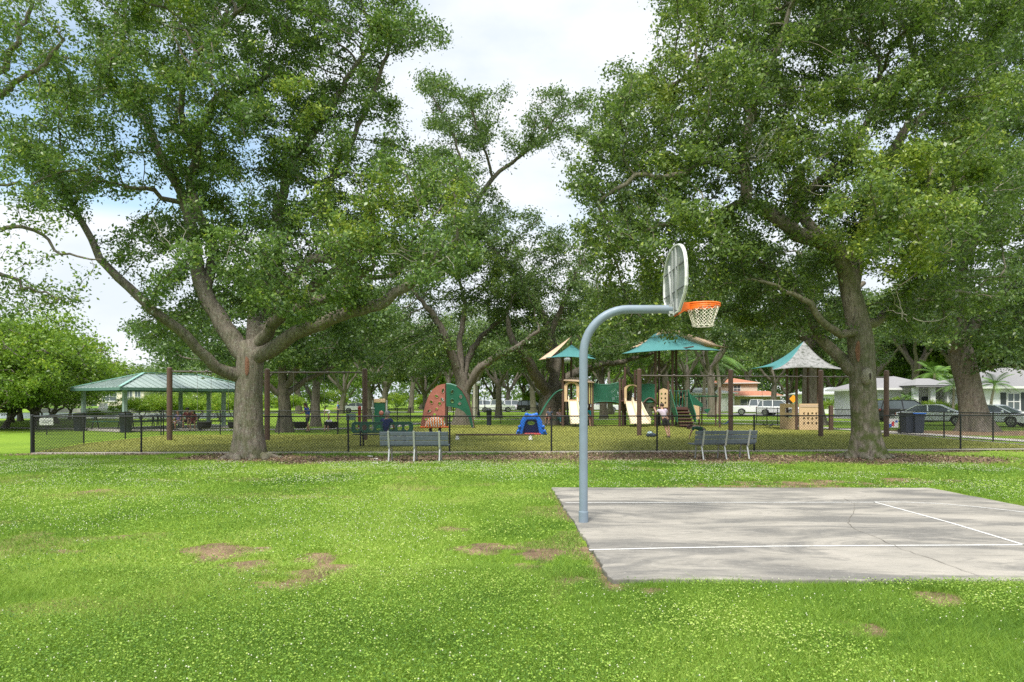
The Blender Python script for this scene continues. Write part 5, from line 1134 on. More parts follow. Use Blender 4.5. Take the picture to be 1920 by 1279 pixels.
# ---------------------------------------------------------------- people
def skin_mesh(pts, edges, radii, name, sub=2):
    me = bpy.data.meshes.new(name); me.from_pydata(pts, edges, []); o = bpy.data.objects.new(name, me); col.objects.link(o)
    md = o.modifiers.new('skin', 'SKIN'); md.use_smooth_shade = True
    for v, r in zip(me.skin_vertices[0].data, radii): v.radius = (r, r) if not isinstance(r, tuple) else r
    me.skin_vertices[0].data[0].use_root = True
    s = o.modifiers.new('sub', 'SUBSURF'); s.levels = sub; s.render_levels = sub
    dg = bpy.context.evaluated_depsgraph_get(); ev = o.evaluated_get(dg); m2 = bpy.data.meshes.new_from_object(ev); V = [tuple(v.co) for v in m2.vertices]; Fs = [tuple(p.vertices) for p in m2.polygons]
    bpy.data.objects.remove(o); bpy.data.meshes.remove(me); bpy.data.meshes.remove(m2); return V, Fs
POSES = {
 'stand': {},
 'walk': dict(kneeL=(.06, .06, .29), ankL=(.07, .10, .05), kneeR=(-.05, -.02, .28), ankR=(-.05, -.13, .08), elbL=(.14, -.04, .63), wrL=(.13, .10, .56), elbR=(-.14, .04, .63), wrR=(-.12, .16, .60)),
 'push': dict(kneeL=(.06, .05, .29), ankL=(.07, .04, .05), kneeR=(-.05, -.02, .28), ankR=(-.05, -.09, .06), elbL=(.13, .08, .68), wrL=(.09, .22, .64), elbR=(-.13, .08, .68), wrR=(-.09, .22, .64), chest=(0, .03, .72), neck=(0, .06, .82), head=(0, .10, .92), shL=(.10, .04, .80), shR=(-.10, .04, .80)),
 'lean': dict(pel=(0, 0, .53), waist=(-.03, .02, .61), chest=(-.06, .05, .71), neck=(-.07, .08, .81), head=(-.06, .11, .91), shL=(.045, .05, .795), shR=(-.165, .06, .785), elbL=(.09, .10, .66), wrL=(.06, .22, .62), elbR=(-.20, .16, .70), wrR=(-.22, .24, .80), hipL=(.065, 0, .51), hipR=(-.055, 0, .51), kneeL=(.11, .03, .28), ankL=(.13, 0, .05), kneeR=(.03, .06, .28), ankR=(.085, -.02, .05)),
 'sit': dict(pel=(0, -.02, .0), waist=(0, -.04, .08), chest=(0, -.03, .20), neck=(0, -.0, .30), head=(0, .02, .40), shL=(.11, -.02, .28), shR=(-.11, -.02, .28), elbL=(.15, .03, .12), wrL=(.09, .16, .08), elbR=(-.15, .03, .12), wrR=(-.09, .16, .08), hipL=(.055, 0, 0), hipR=(-.055, 0, 0), kneeL=(.075, .25, .02), kneeR=(-.075, .25, .02), ankL=(.075, .26, -.20), ankR=(-.08, .24, -.20)),
 'bend': dict(pel=(0, -.12, .40), waist=(0, -.04, .45), chest=(0, .10, .50), neck=(0, .21, .50), head=(0, .31, .47), shL=(.10, .17, .49), shR=(-.10, .17, .49), elbL=(.12, .24, .35), wrL=(.08, .28, .22), elbR=(-.12, .24, .35), wrR=(-.08, .28, .22), hipL=(.055, -.12, .38), hipR=(-.055, -.12, .38), kneeL=(.09, .04, .24), kneeR=(-.09, .04, .24), ankL=(.09, -.06, .05), ankR=(-.09, -.06, .05)),
}
def person(label, loc, rz, h, pose, skin, hair, top, bottom, shoe=(.05, .05, .055), short=True, hat=None, long_hair=False, seat=0.0, group=None, sleeves=.6):
    J = dict(pel=(0, 0, .53), waist=(0, 0, .61), chest=(0, 0, .72), neck=(0, .0, .825), head=(0, .015, .925), shL=(.105, 0, .80), shR=(-.105, 0, .80), elbL=(.135, -.01, .63), elbR=(-.135, -.01, .63), wrL=(.13, .04, .49), wrR=(-.13, .04, .49),
             hipL=(.055, 0, .51), hipR=(-.055, 0, .51), kneeL=(.06, .01, .285), kneeR=(-.06, .01, .285), ankL=(.06, -.01, .05), ankR=(-.06, -.01, .05)); J.update(POSES[pose])
    J = {k: Vector(v)*h+Vector((0, 0, seat)) for k, v in J.items()}
    t = thing('person', label, 'person', loc, rz, group); hd = J['head']-J['neck']; hd.normalize()
    J['hb'] = J['neck'].lerp(J['head'], .35); J['ht'] = J['head']+hd*.035*h
    for s in 'LR':
        f = Vector((0, .075*h, -.028*h)); J['toe'+s] = J['ank'+s]+f; J['heel'+s] = J['ank'+s]+Vector((0, -.015*h, -.025*h)); d = (J['wr'+s]-J['elb'+s]).normalized(); J['hand'+s] = J['wr'+s]+d*.045*h
    names = ['pel', 'waist', 'chest', 'neck', 'hb', 'head', 'ht', 'shL', 'elbL', 'wrL', 'handL', 'shR', 'elbR', 'wrR', 'handR', 'hipL', 'kneeL', 'ankL', 'toeL', 'hipR', 'kneeR', 'ankR', 'toeR']; ix = {k: i for i, k in enumerate(names)}
    rad = dict(pel=.072, waist=.066, chest=.078, neck=.030, hb=.040, head=.053, ht=.040, sh=.034, elb=.024, wr=.016, hand=.020, hip=.052, knee=.034, ank=.021, toe=.018)
    E = [('pel', 'waist'), ('waist', 'chest'), ('chest', 'neck'), ('neck', 'hb'), ('hb', 'head'), ('head', 'ht')]
    for s in 'LR': E += [('chest', 'sh'+s), ('sh'+s, 'elb'+s), ('elb'+s, 'wr'+s), ('wr'+s, 'hand'+s), ('pel', 'hip'+s), ('hip'+s, 'knee'+s), ('knee'+s, 'ank'+s), ('ank'+s, 'toe'+s)]
    rr = [rad[k] if k in rad else rad[k[:-1]] for k in names]; V, Fs = skin_mesh([tuple(J[k]) for k in names], [(ix[a], ix[b]) for a, b in E], [q*h for q in rr], 'b')
    mb = MB(); mb.add(V, Fs, 0, True)
    # nose, ears, fingers
    fw = Vector((0, 1, 0)) if abs(hd.y) < .8 else Vector((0, 0, -1)); c = J['head']; mb.tube([c+fw*.045*h-hd*.004*h, c+fw*.062*h-hd*.014*h], [.005*h, .008*h], 6)
    for sx in (-1, 1): mb.ball(c+Vector((sx*.051*h, 0, -.008*h)), .012*h, 6, sx=.5)
    for s, sg in (('L', 1), ('R', -1)):
        d = (J['hand'+s]-J['wr'+s]).normalized(); side = d.cross(Vector((0, 1, 0))); side = side.normalized() if side.length > .1 else Vector((1, 0, 0)); nn = side.cross(d)
        for k, L in enumerate((.036, .042, .039, .030)):
            b = J['hand'+s]+side*((k-1.5)*.0095*h)+d*.008*h; m = b+d*L*.5*h+nn*.004*h; e = b+d*L*h+nn*.013*h; mb.tube([b, m, e], [.0052*h, .0048*h, .0036*h], 5)
        b = J['wr'+s]+d*.018*h-side*sg*.012*h; mb.tube([b, b-side*sg*.016*h+d*.014*h, b-side*sg*.018*h+d*.032*h], [.0062*h, .0058*h, .0045*h], 5)
    mb.build('body', paint('skin_%g' % skin[0], skin, .6, var=.06), t)
    def cloth(name, chain, edges, rads, c):
        V, Fs = skin_mesh([tuple(p) for p in chain], edges, [q*h for q in rads], 'c'); m = MB(); m.add(V, Fs, 0, True); m.build(name, paint('cloth_%g_%g_%g' % c, c, .85, var=.14, scale=14), t)
    ch = [J['pel'].lerp(J['waist'], .1), J['waist'], J['chest'], J['chest'].lerp(J['neck'], .62)]; ed = [(0, 1), (1, 2), (2, 3)]; rd = [.083, .077, .090, .045]
    for s in 'LR': i = len(ch); ch += [J['sh'+s], J['sh'+s].lerp(J['elb'+s], sleeves)]; ed += [(2, i), (i, i+1)]; rd += [.044, .038]
    cloth('shirt', ch, ed, rd, top)
    ch = [J['pel'].lerp(J['waist'], .2), J['pel']]; ed = [(0, 1)]; rd = [.079, .085]
    for s in 'LR':
        i = len(ch); ch += [J['hip'+s], J['hip'+s].lerp(J['knee'+s], .8 if short else 1)]; ed += [(1, i), (i, i+1)]; rd += [.064, .054 if short else .044]
        if not short: ch.append(J['knee'+s].lerp(J['ank'+s], .92)); ed.append((i+1, i+2)); rd.append(.031)
    cloth('shorts' if short else 'trousers', ch, ed, rd, bottom)
    mb = MB(); mb.ball(c+hd*.012*h-fw*.010*h, .060*h, 14, sz=1.0)
    o = mb.v; mb.v = [tuple(Vector(v)) for v in o]
    if long_hair: mb.tube([c-fw*.03*h, c-fw*.05*h-hd*.05*h, c-fw*.05*h-hd*.11*h], [.045*h, .04*h, .02*h], 8)
    hp = paint('hair_%g' % hair[0], hair, .7, var=.3, scale=30)
    m3 = MB(); keep = [all((Vector(mb.v[i])-c).dot(fw) < .028*h or (Vector(mb.v[i])-c).dot(hd) > .038*h for i in f) for f in mb.f]
    m3.add(mb.v, [f for f, k in zip(mb.f, keep) if k], 0, True); m3.build('hair', hp, t)
    if hat:
        mb = MB(); mb.ball(c+hd*.028*h, .062*h, 14, sz=.72); mb.box(c+hd*.022*h+fw*.075*h, (.075*h, .07*h, .008*h)); mb.build('cap', paint('cap_%g' % hat[2], hat, .8), t)
    for s in 'LR': mb = MB(); a = J['ank'+s]; mb.ball(a+Vector((0, .028*h, -.026*h)), .055*h, 10, sx=.5, sy=1.15, sz=.42); mb.build('shoe', paint('shoe_%g' % shoe[0], shoe, .6), t)
    if h > 1.0:
        mb = MB()
        for sx in (-1, 1): mb.ball(c+fw*.049*h+Vector((sx*.019*h, 0, .004*h)), .0055*h, 6)
        mb.build('eyes', paint('eye_dark', (.03, .02, .02), .3), t)
    return t
SK1, SK2 = (.46, .27, .19), (.30, .16, .10)
BRN, BLK, GRY, RED = (.045, .025, .015), (.012, .010, .010), (.30, .29, .28), (.28, .10, .04)
person('man in a navy cap and dark blue shirt sitting on the green mesh bench', (X(726, 25.8), 25.75, 0), R(-16), 1.72, 'sit', SK1, GRY, (.02, .035, .13), (.03, .035, .05), hat=(.012, .03, .16), seat=.53, short=False)
person('woman in a pale lilac shirt and dark shorts standing left of the angled bench', (X(1247, 31.6), 31.6, 0), R(4), 1.64, 'lean', SK1, BRN, (.50, .43, .50), (.035, .035, .042), sleeves=.8)
person('child in a dark green top crouching behind the angled bench', (X(1312, 27.0), 27.0, 0), R(75), 1.35, 'bend', SK1, (.06, .012, .012), (.02, .10, .06), (.03, .05, .06), long_hair=True)
person('person in a bright blue top and dark shorts pushing a bucket swing', (X(577, 37.5), 37.5, 0), R(80), 1.62, 'push', SK1, BRN, (.015, .06, .36), (.02, .02, .03), long_hair=True)
person('toddler in white sitting in a bucket swing', (X(616.5, 29.62), 29.62, 0), R(170), .92, 'sit', SK1, BRN, (.72, .72, .70), (.2, .2, .25), seat=.62)
person('child in a turquoise top below the net bridge', (X(1107, 46.2), 46.2, 0), R(200), 1.30, 'walk', SK1, RED, (.02, .42, .50), (.30, .10, .08))
person('seated person in a grey blue top with dark hair near the blue crawl arch', (X(1031, 47.0), 47.0, 0), R(150), 1.62, 'sit', SK1, BRN, (.12, .15, .22), (.25, .04, .05), seat=.52)
person('seated person in a pale pink top right of the person in grey blue', (X(1049.5, 46.8), 46.8, 0), R(200), 1.50, 'sit', SK1, GRY, (.62, .42, .46), (.02, .13, .15), seat=.52, short=False)
person('person in white standing behind the two seated near the first slide', (X(1051, 50), 50, 0), R(180), 1.75, 'stand', SK2, GRY, (.7, .7, .68), (.1, .1, .12), short=False)
person('child in black standing at the top of the brown stairs', (X(1278, 46.2), 46.2, PZ(763)), R(185), 1.20, 'stand', SK1, RED, (.012, .012, .015), (.015, .015, .02), short=False)
person('person in a dark hat and maroon top sitting at the edge of the pavilion', (X(352, 39.6), 39.6, 0), R(190), 1.66, 'sit', SK2, BLK, (.10, .015, .02), (.06, .02, .03), seat=.55, hat=(.012, .011, .014))
person('person in a mauve top sitting left of the person in the dark hat', (X(334, 39.5), 39.5, 0), R(165), 1.5, 'sit', SK2, BLK, (.14, .11, .22), (.40, .38, .42), seat=.45)
person('person in a rust red top sitting right of the person in the dark hat', (X(361, 39.7), 39.7, 0), R(205), 1.55, 'sit', SK2, BRN, (.22, .03, .025), (.16, .03, .03), seat=.45)
person('distant person in pale clothes crouching on the lawn beyond the swings', (X(616, 70), 70, 0), R(90), 1.5, 'bend', SK1, GRY, (.6, .6, .6), (.5, .5, .5))
person('distant person in blue walking on the lawn beyond the back fence', (X(634, 64), 64, 0), R(90), 1.66, 'walk', SK1, (.3, .24, .15), (.08, .14, .40), (.05, .06, .12))
# low bench the three people by the pavilion sit on, and one by the play structure
def lowbench(label, p, L, hh):
    t = thing('low_bench', label, 'bench', p, 0, 'low benches'); mb = MB(); mb.box((0, 0, hh), (L, .4, .05)); mb.build('seat', GREENP, t, .01)
    for s in (-L/2+.15, L/2-.15): mb = MB(); mb.box((s, 0, hh/2), (.06, .34, hh)); mb.build('leg', BLACK, t)
lowbench('low dark bench carrying three people at the edge of the pavilion', (X(349, 39.7), 39.72, 0), 1.9, .40)
lowbench('low green bench under the two people left of the first slide', (X(1040, 47.1), 47.1, 0), 1.5, .40)
# ---------------------------------------------------------------- pavilion
def pavilion():
    th = R(35); c0 = Vector((-21.6, 38.2, 0)); t = thing('pavilion', 'open picnic pavilion with a green standing seam hip roof and pale posts', 'pavilion', c0, R(35))
    # local frame turned so that +x runs along the near left side and +y along the near front
    t.rotation_euler = (0, 0, math.atan2(.819, .574)-math.pi/2)   # local +y = (.574,.819); local +x = (.819,-.574)
    PG = paint('sage_post', (.24, .32, .30), .55, 0, .08, grime=.15); RG = NT('metal_roof_green'); c = RG.ramp(RG.noise(1.2, 6), [(.3, (.25, .32, .295)), (.7, (.33, .40, .37))]); RG.col(c); RG.rough(.55); RG.b.inputs['Metallic'].default_value = .2
    Wd, Lg, ov, ze, zr, hip = 5.0, 8.0, .5, 2.45, 3.36, 2.3
    for sx in (0, -Wd):
        for sy in (0, 6.0, Lg):
            mb = MB(); mb.box((sx, sy, ze/2), (.20, .20, ze)); mb.build('post', PG, t, .01); mb = MB(); mb.box((sx, sy, .05), (.34, .34, .10)); mb.build('post_base', kc, t)
    a, b, c_, d = (ov, -ov), (ov, Lg+ov), (-Wd-ov, Lg+ov), (-Wd-ov, -ov); r1, r2 = (-Wd/2, hip), (-Wd/2, Lg-hip); E = [(*a, ze), (*b, ze), (*c_, ze), (*d, ze)]; R_ = [(*r1, zr), (*r2, zr)]
    mb = MB(); V = E+R_; mb.add(V, [(0, 1, 5, 4), (1, 2, 5), (2, 3, 4, 5), (3, 0, 4), (3, 2, 1, 0)]); rf = mb.build('roof', RG.m, t)
    mb = MB()
    def seams(p0, p1, top):
        p0, p1 = Vector(p0), Vector(p1); L = (p1-p0).length; n = int(L/.42)
        for i in range(1, n):
            f = i/n; p = p0.lerp(p1, f)
            yield p, f
    up = Vector((0, 0, .03))
    for p, f in seams(E[0], E[1], None):      # near front face, seams run square to the eave
        y = p.y; k = 1.0
        if y < hip: k = (y+ov)/(hip+ov)
        elif y > Lg-hip: k = (Lg+ov-y)/(hip+ov)
        mb.bar(p+up, Vector((ov+(-Wd/2-ov)*k, y, ze+(zr-ze)*k))+up, .03, .035)
    for p, f in seams(E[3], E[0], None):
        x = p.x; k = 1-abs(x+Wd/2)/(Wd/2+ov); mb.bar(p+up, Vector((x, -ov+(hip+ov)*k, ze+(zr-ze)*k))+up, .03, .035)
    mb.build('seam', RG.m, rf); mb = MB()
    for e, r_ in ((E[0], R_[0]), (E[3], R_[0]), (E[1], R_[1]), (E[2], R_[1])): mb.bar(Vector(e)+up*2, Vector(r_)+up*2, .16, .04)
    mb.bar(Vector(R_[0])+up*2, Vector(R_[1])+up*2, .18, .05); mb.build('ridge_cap', paint('ridge_green', (.22, .40, .34), .4), rf)
    mb = MB()
    for p, q in zip(E, E[1:]+E[:1]): mb.bar(Vector(p)-Vector((0, 0, .07)), Vector(q)-Vector((0, 0, .07)), .05, .16)
    mb.build('fascia', paint('fascia_green', (.10, .19, .165), .5), t)
    mb = MB(); mb.box((-Wd/2, Lg/2, .03), (Wd+1.2, Lg+1.2, .06)); s = mb.build('floor_slab', kc, t)
    return t
pavilion()
def picnic(label, p, rz):
    t = thing('picnic_table', label, 'picnic table', p, rz, 'picnic tables under the pavilion'); mb = MB(); mb.box((0, 0, .74), (1.9, .72, .05)); mb.build('table_top', GREENP, t, .01)
    for s in (-.7, .7): mb = MB(); mb.box((0, s, .44), (1.9, .26, .04)); mb.build('bench_seat', GREENP, t, .01)
    for s in (-.7, .7): mb = MB(); mb.tube([(s, -.5, 0), (s, -.12, .72), (s, .12, .72), (s, .5, 0)], .03, 8); mb.cyl((s, -.78, .42), (s, .78, .42), .025, 8); mb.build('leg_frame', BLACK, t)
picnic('dark picnic table under the left end of the pavilion', (X(203, 40.5), 40.5, .06), R(10)); picnic('dark picnic table between the near pavilion post and the first swing post', (X(272, 41.5), 41.5, .06), R(20)); picnic('dark picnic table far under the pavilion behind the first swing post', (X(310, 44), 44, .06), R(35))
# ---------------------------------------------------------------- vehicles
GLASS = paint('car_glass', (.10, .12, .135), .06, 0, .05); CWHITE = paint('car_white', (.70, .71, .72), .25, 0, .02); CSILV = paint('car_silver', (.80, .83, .86), .3, .0, .03); CBLK = paint('car_black', (.02, .02, .022), .2, 0, .05)
RIM = paint('alloy', (.45, .46, .47), .3, .8, .05); HL = paint('headlight_lens', (.7, .72, .75), .1); TL = paint('tail_lens', (.4, .02, .02), .2)
def vehicle(name, label, cat, p, rz, kind, pm, group=None):
    t = thing(name, label, cat, p, rz, group)
    S = dict(sedan=(4.7, 1.82, 1.44, .34, 2.75), suv=(4.8, 1.9, 1.78, .37, 2.85), pickup=(5.7, 1.95, 1.86, .40, 3.5), van=(5.4, 1.95, 2.0, .36, 3.1))[kind]; L, Wd, H_, wr, wb = S
    xf, xr = wb/2+.02, -wb/2+.02; hl = L/2; zb = .24 if kind == 'sedan' else .34; belt = H_*.62
    if kind == 'sedan': prof = [(-hl, .5), (-hl+.06, .86), (-hl+.45, .95), (-.9, .98), (.95, .95), (hl-.35, .78), (hl-.04, .66), (hl, .45)]; cab = [(-1.75, .95), (-1.0, 1.38), (.05, H_-.02), (.45, H_-.06), (1.35, .93)]
    elif kind == 'pickup': prof = [(-hl, .55), (-hl+.02, 1.12), (-.75, 1.14), (.9, 1.16), (hl-.25, 1.08), (hl-.02, .98), (hl, .6)]; cab = [(-.85, 1.14), (-.72, H_-.06), (-.4, H_), (.65, H_-.03), (1.35, 1.14)]
    else: prof = [(-hl, .55), (-hl+.05, 1.05), (-1.6, 1.10), (.95, 1.08), (hl-.3, .98), (hl-.03, .85), (hl, .55)]; cab = [(-hl+.10, 1.05), (-hl+.35, H_-.08), (-1.2, H_), (.35, H_-.04), (1.35, 1.06)]
    def archpts(cx):
        R0 = wr+.07; return [(cx+R0*math.cos(q), wr+R0*math.sin(q)) for q in [math.pi*i/10 for i in range(11)]]
    bot = [(hl-.05, zb)]+[q for q in archpts(xf) if q[1] > zb]+[q for q in archpts(xr) if q[1] > zb]+[(-hl+.05, zb)]
    poly = prof+bot; n = len(poly); vs = []; fs = []
    ys = [(-Wd/2, .0), (-Wd/2+.07, .0)]
    def inset(x, z, k): return (x*(1-.035*k*abs(x)/hl), z-(.05*k if z > .7 else 0))
    lay = [(-Wd/2, 1), (-Wd/2+.03, .45), (-Wd/2+.16, 0), (Wd/2-.16, 0), (Wd/2-.03, .45), (Wd/2, 1)]
    for y, k in lay: vs += [(*[inset(x, z, k)[0]], y, inset(x, z, k)[1]) for x, z in poly]
    for a in range(len(lay)-1): fs += [(a*n+i, a*n+(i+1) % n, (a+1)*n+(i+1) % n, (a+1)*n+i) for i in range(n)]
    fs += [tuple(reversed(range(n))), tuple(range((len(lay)-1)*n, len(lay)*n))]; mb = MB(); mb.add([(x, y, z) for x, y, z in vs], fs); mb.build('body', pm, t)
    # glasshouse and roof
    w0, w1 = Wd*.47, Wd*.37; k = len(cab); vs = []
    def wy(z): f = (z-cab[0][1])/(H_-cab[0][1]); return w0+(w1-w0)*max(0, min(1, f))
    for s in (-1, 1): vs += [(x, s*wy(z), z) for x, z in cab]
    mb = MB(); mb.add(vs, [tuple(range(k)), tuple(reversed(range(k, 2*k)))]+[(i, i+k, (i+1) % k+k, (i+1) % k) for i in range(k)]); mb.build('window', GLASS, t)
    mb = MB(); e = .012
    def out(x, z, s): return (x, s*(wy(z)+e), z+e)
    top = cab[1:-1]
    vs = [out(x, z, -1) for x, z in top]+[out(x, z, 1) for x, z in top]; q = len(top); mb.add(vs, [(i, i+1, q+i+1, q+i) for i in range(q-1)])
    for s in (-1, 1):
        for i in range(k-1): mb.bar(out(*cab[i], s), out(*cab[i+1], s), .06, .05)
        xm = (cab[0][0]+cab[-1][0])/2-.1; zt = max(z for x, z in cab); mb.bar(out(xm, belt if kind == 'sedan' else 1.1, s), out(xm-.05, zt-.03, s), .08, .03)
        if kind in ('suv', 'van'): mb.bar(out(xm-1.1, 1.08, s), out(xm-1.15, zt-.06, s), .10, .03)
    rf = mb.build('roof', pm, t); sm = rf.modifiers.new('s', 'SOLIDIFY'); sm.thickness = .012
    for cx in (xf, xr):
        for s in (-1, 1):
            mb = MB(); y0, y1 = s*(Wd/2-.22), s*(Wd/2-.01); mb.tube([(cx, y0, wr), (cx, y0+s*.02, wr), (cx, y1-s*.02, wr), (cx, y1, wr)], [wr*.9, wr, wr, wr*.93], 20); w = mb.build('wheel', RUBBER, t)
            mb = MB(); mb.tube([(cx, y1-s*.01, wr), (cx, y1+s*.012, wr)], [wr*.66, wr*.62], 16)
            mb.build('rim', RIM, w); mb = MB()
            for i in range(5): q = 2*math.pi*i/5+.3; mb.bar((cx+.06*math.cos(q+.6), y1+s*.014, wr+.06*math.sin(q+.6)), (cx+wr*.5*math.cos(q+.6), y1+s*.014, wr+wr*.5*math.sin(q+.6)), .07, .012, up=(0, 1, 0))
            mb.build('spoke_gap', paint('wheel_dark', (.03, .03, .03), .6), w)
    fz = .66 if kind == 'sedan' else .86
    for s in (-1, 1):
        mb = MB(); mb.box((hl-.10, s*(Wd/2-.27), fz), (.14, .36, .13)); mb.build('headlight', HL, t, .03); mb = MB(); mb.box((-hl+.07, s*(Wd/2-.20), fz+.1), (.10, .26, .18)); mb.build('tail_light', TL, t, .02)
        mb = MB(); mb.box((.95 if kind != 'pickup' else 1.15, s*(Wd/2+.08), belt+.12), (.12, .18, .13)); mb.build('mirror', pm, t, .03)
        for xd in (-.75, .25): mb = MB(); mb.box((xd, s*(Wd/2-.005), belt-.09), (.16, .03, .03)); mb.build('door_handle', RIM, t)
    mb = MB(); mb.box((hl-.02, 0, fz-.06), (.06, Wd*.50, .26)); mb.build('grille', paint('grille_black', (.012, .012, .013), .4), t, .02); mb = MB(); mb.box((hl-.03, 0, fz-.34), (.10, Wd*.84, .14)); mb.build('front_bumper', paint('bumper_dark', (.03, .03, .032), .5) if kind != 'pickup' else RIM, t, .03)
    mb = MB(); mb.box((-hl+.03, 0, .52), (.12, Wd*.9, .16)); mb.build('rear_bumper', RIM if kind == 'pickup' else pm, t, .03)
    if kind == 'pickup': mb = MB(); mb.box((-1.85, 0, 1.15), (1.85, Wd*.80, .03)); mb.build('bed_liner', paint('bed_black', (.02, .02, .02), .8), t)
    mb = MB(); mb.box((0, 0, .40), (L*.82, Wd*.8, .22)); mb.build('underbody', RUBBER, t); return t
def cr(px, D, z=.014): return (X(px, D), D, z)
vehicle('sedan', 'silver sedan parked on the street left of the far right oak trunk', 'car', cr(1752, 48.5), R(-38), 'sedan', CSILV, 'silver cars on the near street')
vehicle('sedan', 'silver sedan with a dark grille nosing out right of the far right oak trunk', 'car', cr(1862, 46), R(-58), 'sedan', CSILV, 'silver cars on the near street')
vehicle('suv', 'black sport utility car parked at the bungalow behind the wheeled bins', 'car', cr(1698, 56), R(-5), 'suv', CBLK)
vehicle('pickup_truck', 'white pickup truck parked behind the second post of the right swing frame', 'pickup truck', cr(1419, 82), R(-20), 'pickup', CWHITE, 'white pickup trucks')
vehicle('van', 'white car nosed behind the beige panel, right of the white pickup truck', 'car', cr(1462, 79), R(-35), 'suv', CWHITE, 'white vehicles along the street')
vehicle('pickup_truck', 'white pickup truck seen between the climbing wall and the blue crawl arch', 'pickup truck', cr(930, 104), R(5), 'pickup', CWHITE, 'white pickup trucks')
vehicle('suv', 'white car parked behind the left end of the white pickup truck by the climbing wall', 'car', cr(912, 109), R(3), 'suv', CWHITE, 'white vehicles along the street')
vehicle('suv', 'small white vehicle parked far off right of the pickup truck', 'car', cr(967, 112), R(-8), 'suv', CWHITE, 'white vehicles along the street')
vehicle('pickup_truck', 'white pickup truck visible below the net bridge', 'pickup truck', cr(1126, 104), R(0), 'pickup', CWHITE, 'white pickup trucks')
vehicle('suv', 'dark vehicle parked far off beside a big trunk left of the blue crawl arch', 'car', cr(998, 106), R(0), 'suv', CBLK)
vehicle('sedan', 'pale car far off left of the green play panel', 'car', cr(672, 98), R(10), 'sedan', CWHITE, 'white vehicles along the street')
# ---------------------------------------------------------------- houses
def house(name, label, p, rz, boxes, wallm, roofm, wins, doors=(), shutters=(), cat='house'):
    """boxes: (x0, y0, x1, y1, wall height, roof rise, overhang); wins: (x, z, w, h) on the front face y = yf"""
    t = thing(name, label, cat, p, rz); trim = paint('white_trim', (.70, .70, .68), .5)
    for i, (x0, y0, x1, y1, h, rise, ov, zb) in enumerate(boxes):
        mb = MB(); mb.box(((x0+x1)/2, (y0+y1)/2, zb+(h-zb)/2), (x1-x0, y1-y0, h-zb)); mb.build('wall', wallm, t)
        X0, Y0, X1, Y1 = x0-ov, y0-ov, x1+ov, y1+ov; w, d = X1-X0, Y1-Y0; k = min(w, d)/2
        if w >= d: r1, r2 = (X0+k, (Y0+Y1)/2), (X1-k, (Y0+Y1)/2)
        else: r1, r2 = ((X0+X1)/2, Y0+k), ((X0+X1)/2, Y1-k)
        E = [(X0, Y0, h), (X1, Y0, h), (X1, Y1, h), (X0, Y1, h)]; e2 = [(a, b, c+.14) for a, b, c in E]; V = E+e2+[(*r1, h+.14+rise), (*r2, h+.14+rise)]
        if w >= d: F_ = [(4, 5, 9, 8), (5, 6, 9), (6, 7, 8, 9), (7, 4, 8)]
        else: F_ = [(4, 5, 8), (5, 6, 9, 8), (6, 7, 9), (7, 4, 8, 9)]
        mb = MB(); mb.add(V, F_+[(3, 2, 1, 0)]+[(j, (j+1) % 4, 4+(j+1) % 4, 4+j) for j in range(4)]); rf = mb.build('roof', roofm, t); mb = MB()
        for a, b in ((E[0], E[1]), (E[1], E[2]), (E[3], E[0])):
            a = Vector(a)+Vector((0, 0, .06)); b = Vector(b)+Vector((0, 0, .06)); mb.bar(a, b, .05, .18)
        mb.build('fascia', trim, rf)
    for (x, z, w, h, y) in wins:
        mb = MB(); fr = .07
        for a, b in (((x-w/2, z), (x+w/2, z)), ((x-w/2, z+h), (x+w/2, z+h)), ((x-w/2, z+h/2), (x+w/2, z+h/2))): mb.bar((a[0], y-.03, a[1]), (b[0], y-.03, b[1]), .06, fr)
        for xx in (x-w/2, x, x+w/2): mb.bar((xx, y-.03, z), (xx, y-.03, z+h), fr, .06)
        f = mb.build('window', trim, t); mb = MB(); mb.box((x, y-.012, z+h/2), (w, .02, h)); mb.build('pane', GLASS, f)
        mb = MB(); mb.box((x, y-.07, z-.07), (w+.2, .12, .06)); mb.build('sill', trim, f)
    for (x, z, w, h, y) in shutters: mb = MB(); mb.box((x, y-.03, z+h/2), (w, .05, h)); mb.build('shutter', paint('shutter_dark', (.03, .04, .04), .6), t)
    for (x, w, h, y) in doors: mb = MB(); mb.box((x, y-.03, h/2), (w, .06, h)); d = mb.build('door', paint('door_dark', (.05, .06, .07), .5), t); mb = MB(); mb.ball((x+w*.35, y-.09, h*.48), .04, 6); mb.build('handle', RIM, d)
    return t
stucco = paint('stucco_white', (.76, .78, .76), .9, 0, .06, 2, grime=.15); groof = NT('shingle_grey'); c = groof.ramp(groof.noise(14, 6, .8, stretch=(1, 1, 3)), [(.3, (.17, .165, .17)), (.7, (.28, .275, .275))]); groof.col(c); groof.rough(.9)
rroof = NT('clay_tile'); w_ = rroof.node('ShaderNodeTexWave'); w_.inputs['Scale'].default_value = 2.2; rroof.L.new(rroof.tc.outputs['Object'], w_.inputs[0]); c = rroof.mix(rroof.ramp(rroof.noise(3, 6, .8), [(.3, 0.0), (.7, 1.0)]), (.32, .11, .06), (.52, .24, .14)); rroof.col(rroof.mix(rroof.math('MULTIPLY', w_.outputs['Fac'], .35), c, (.15, .05, .03))); rroof.rough(.85)
cream = paint('stucco_cream', (.60, .52, .42), .9, 0, .06, 2, grime=.2)
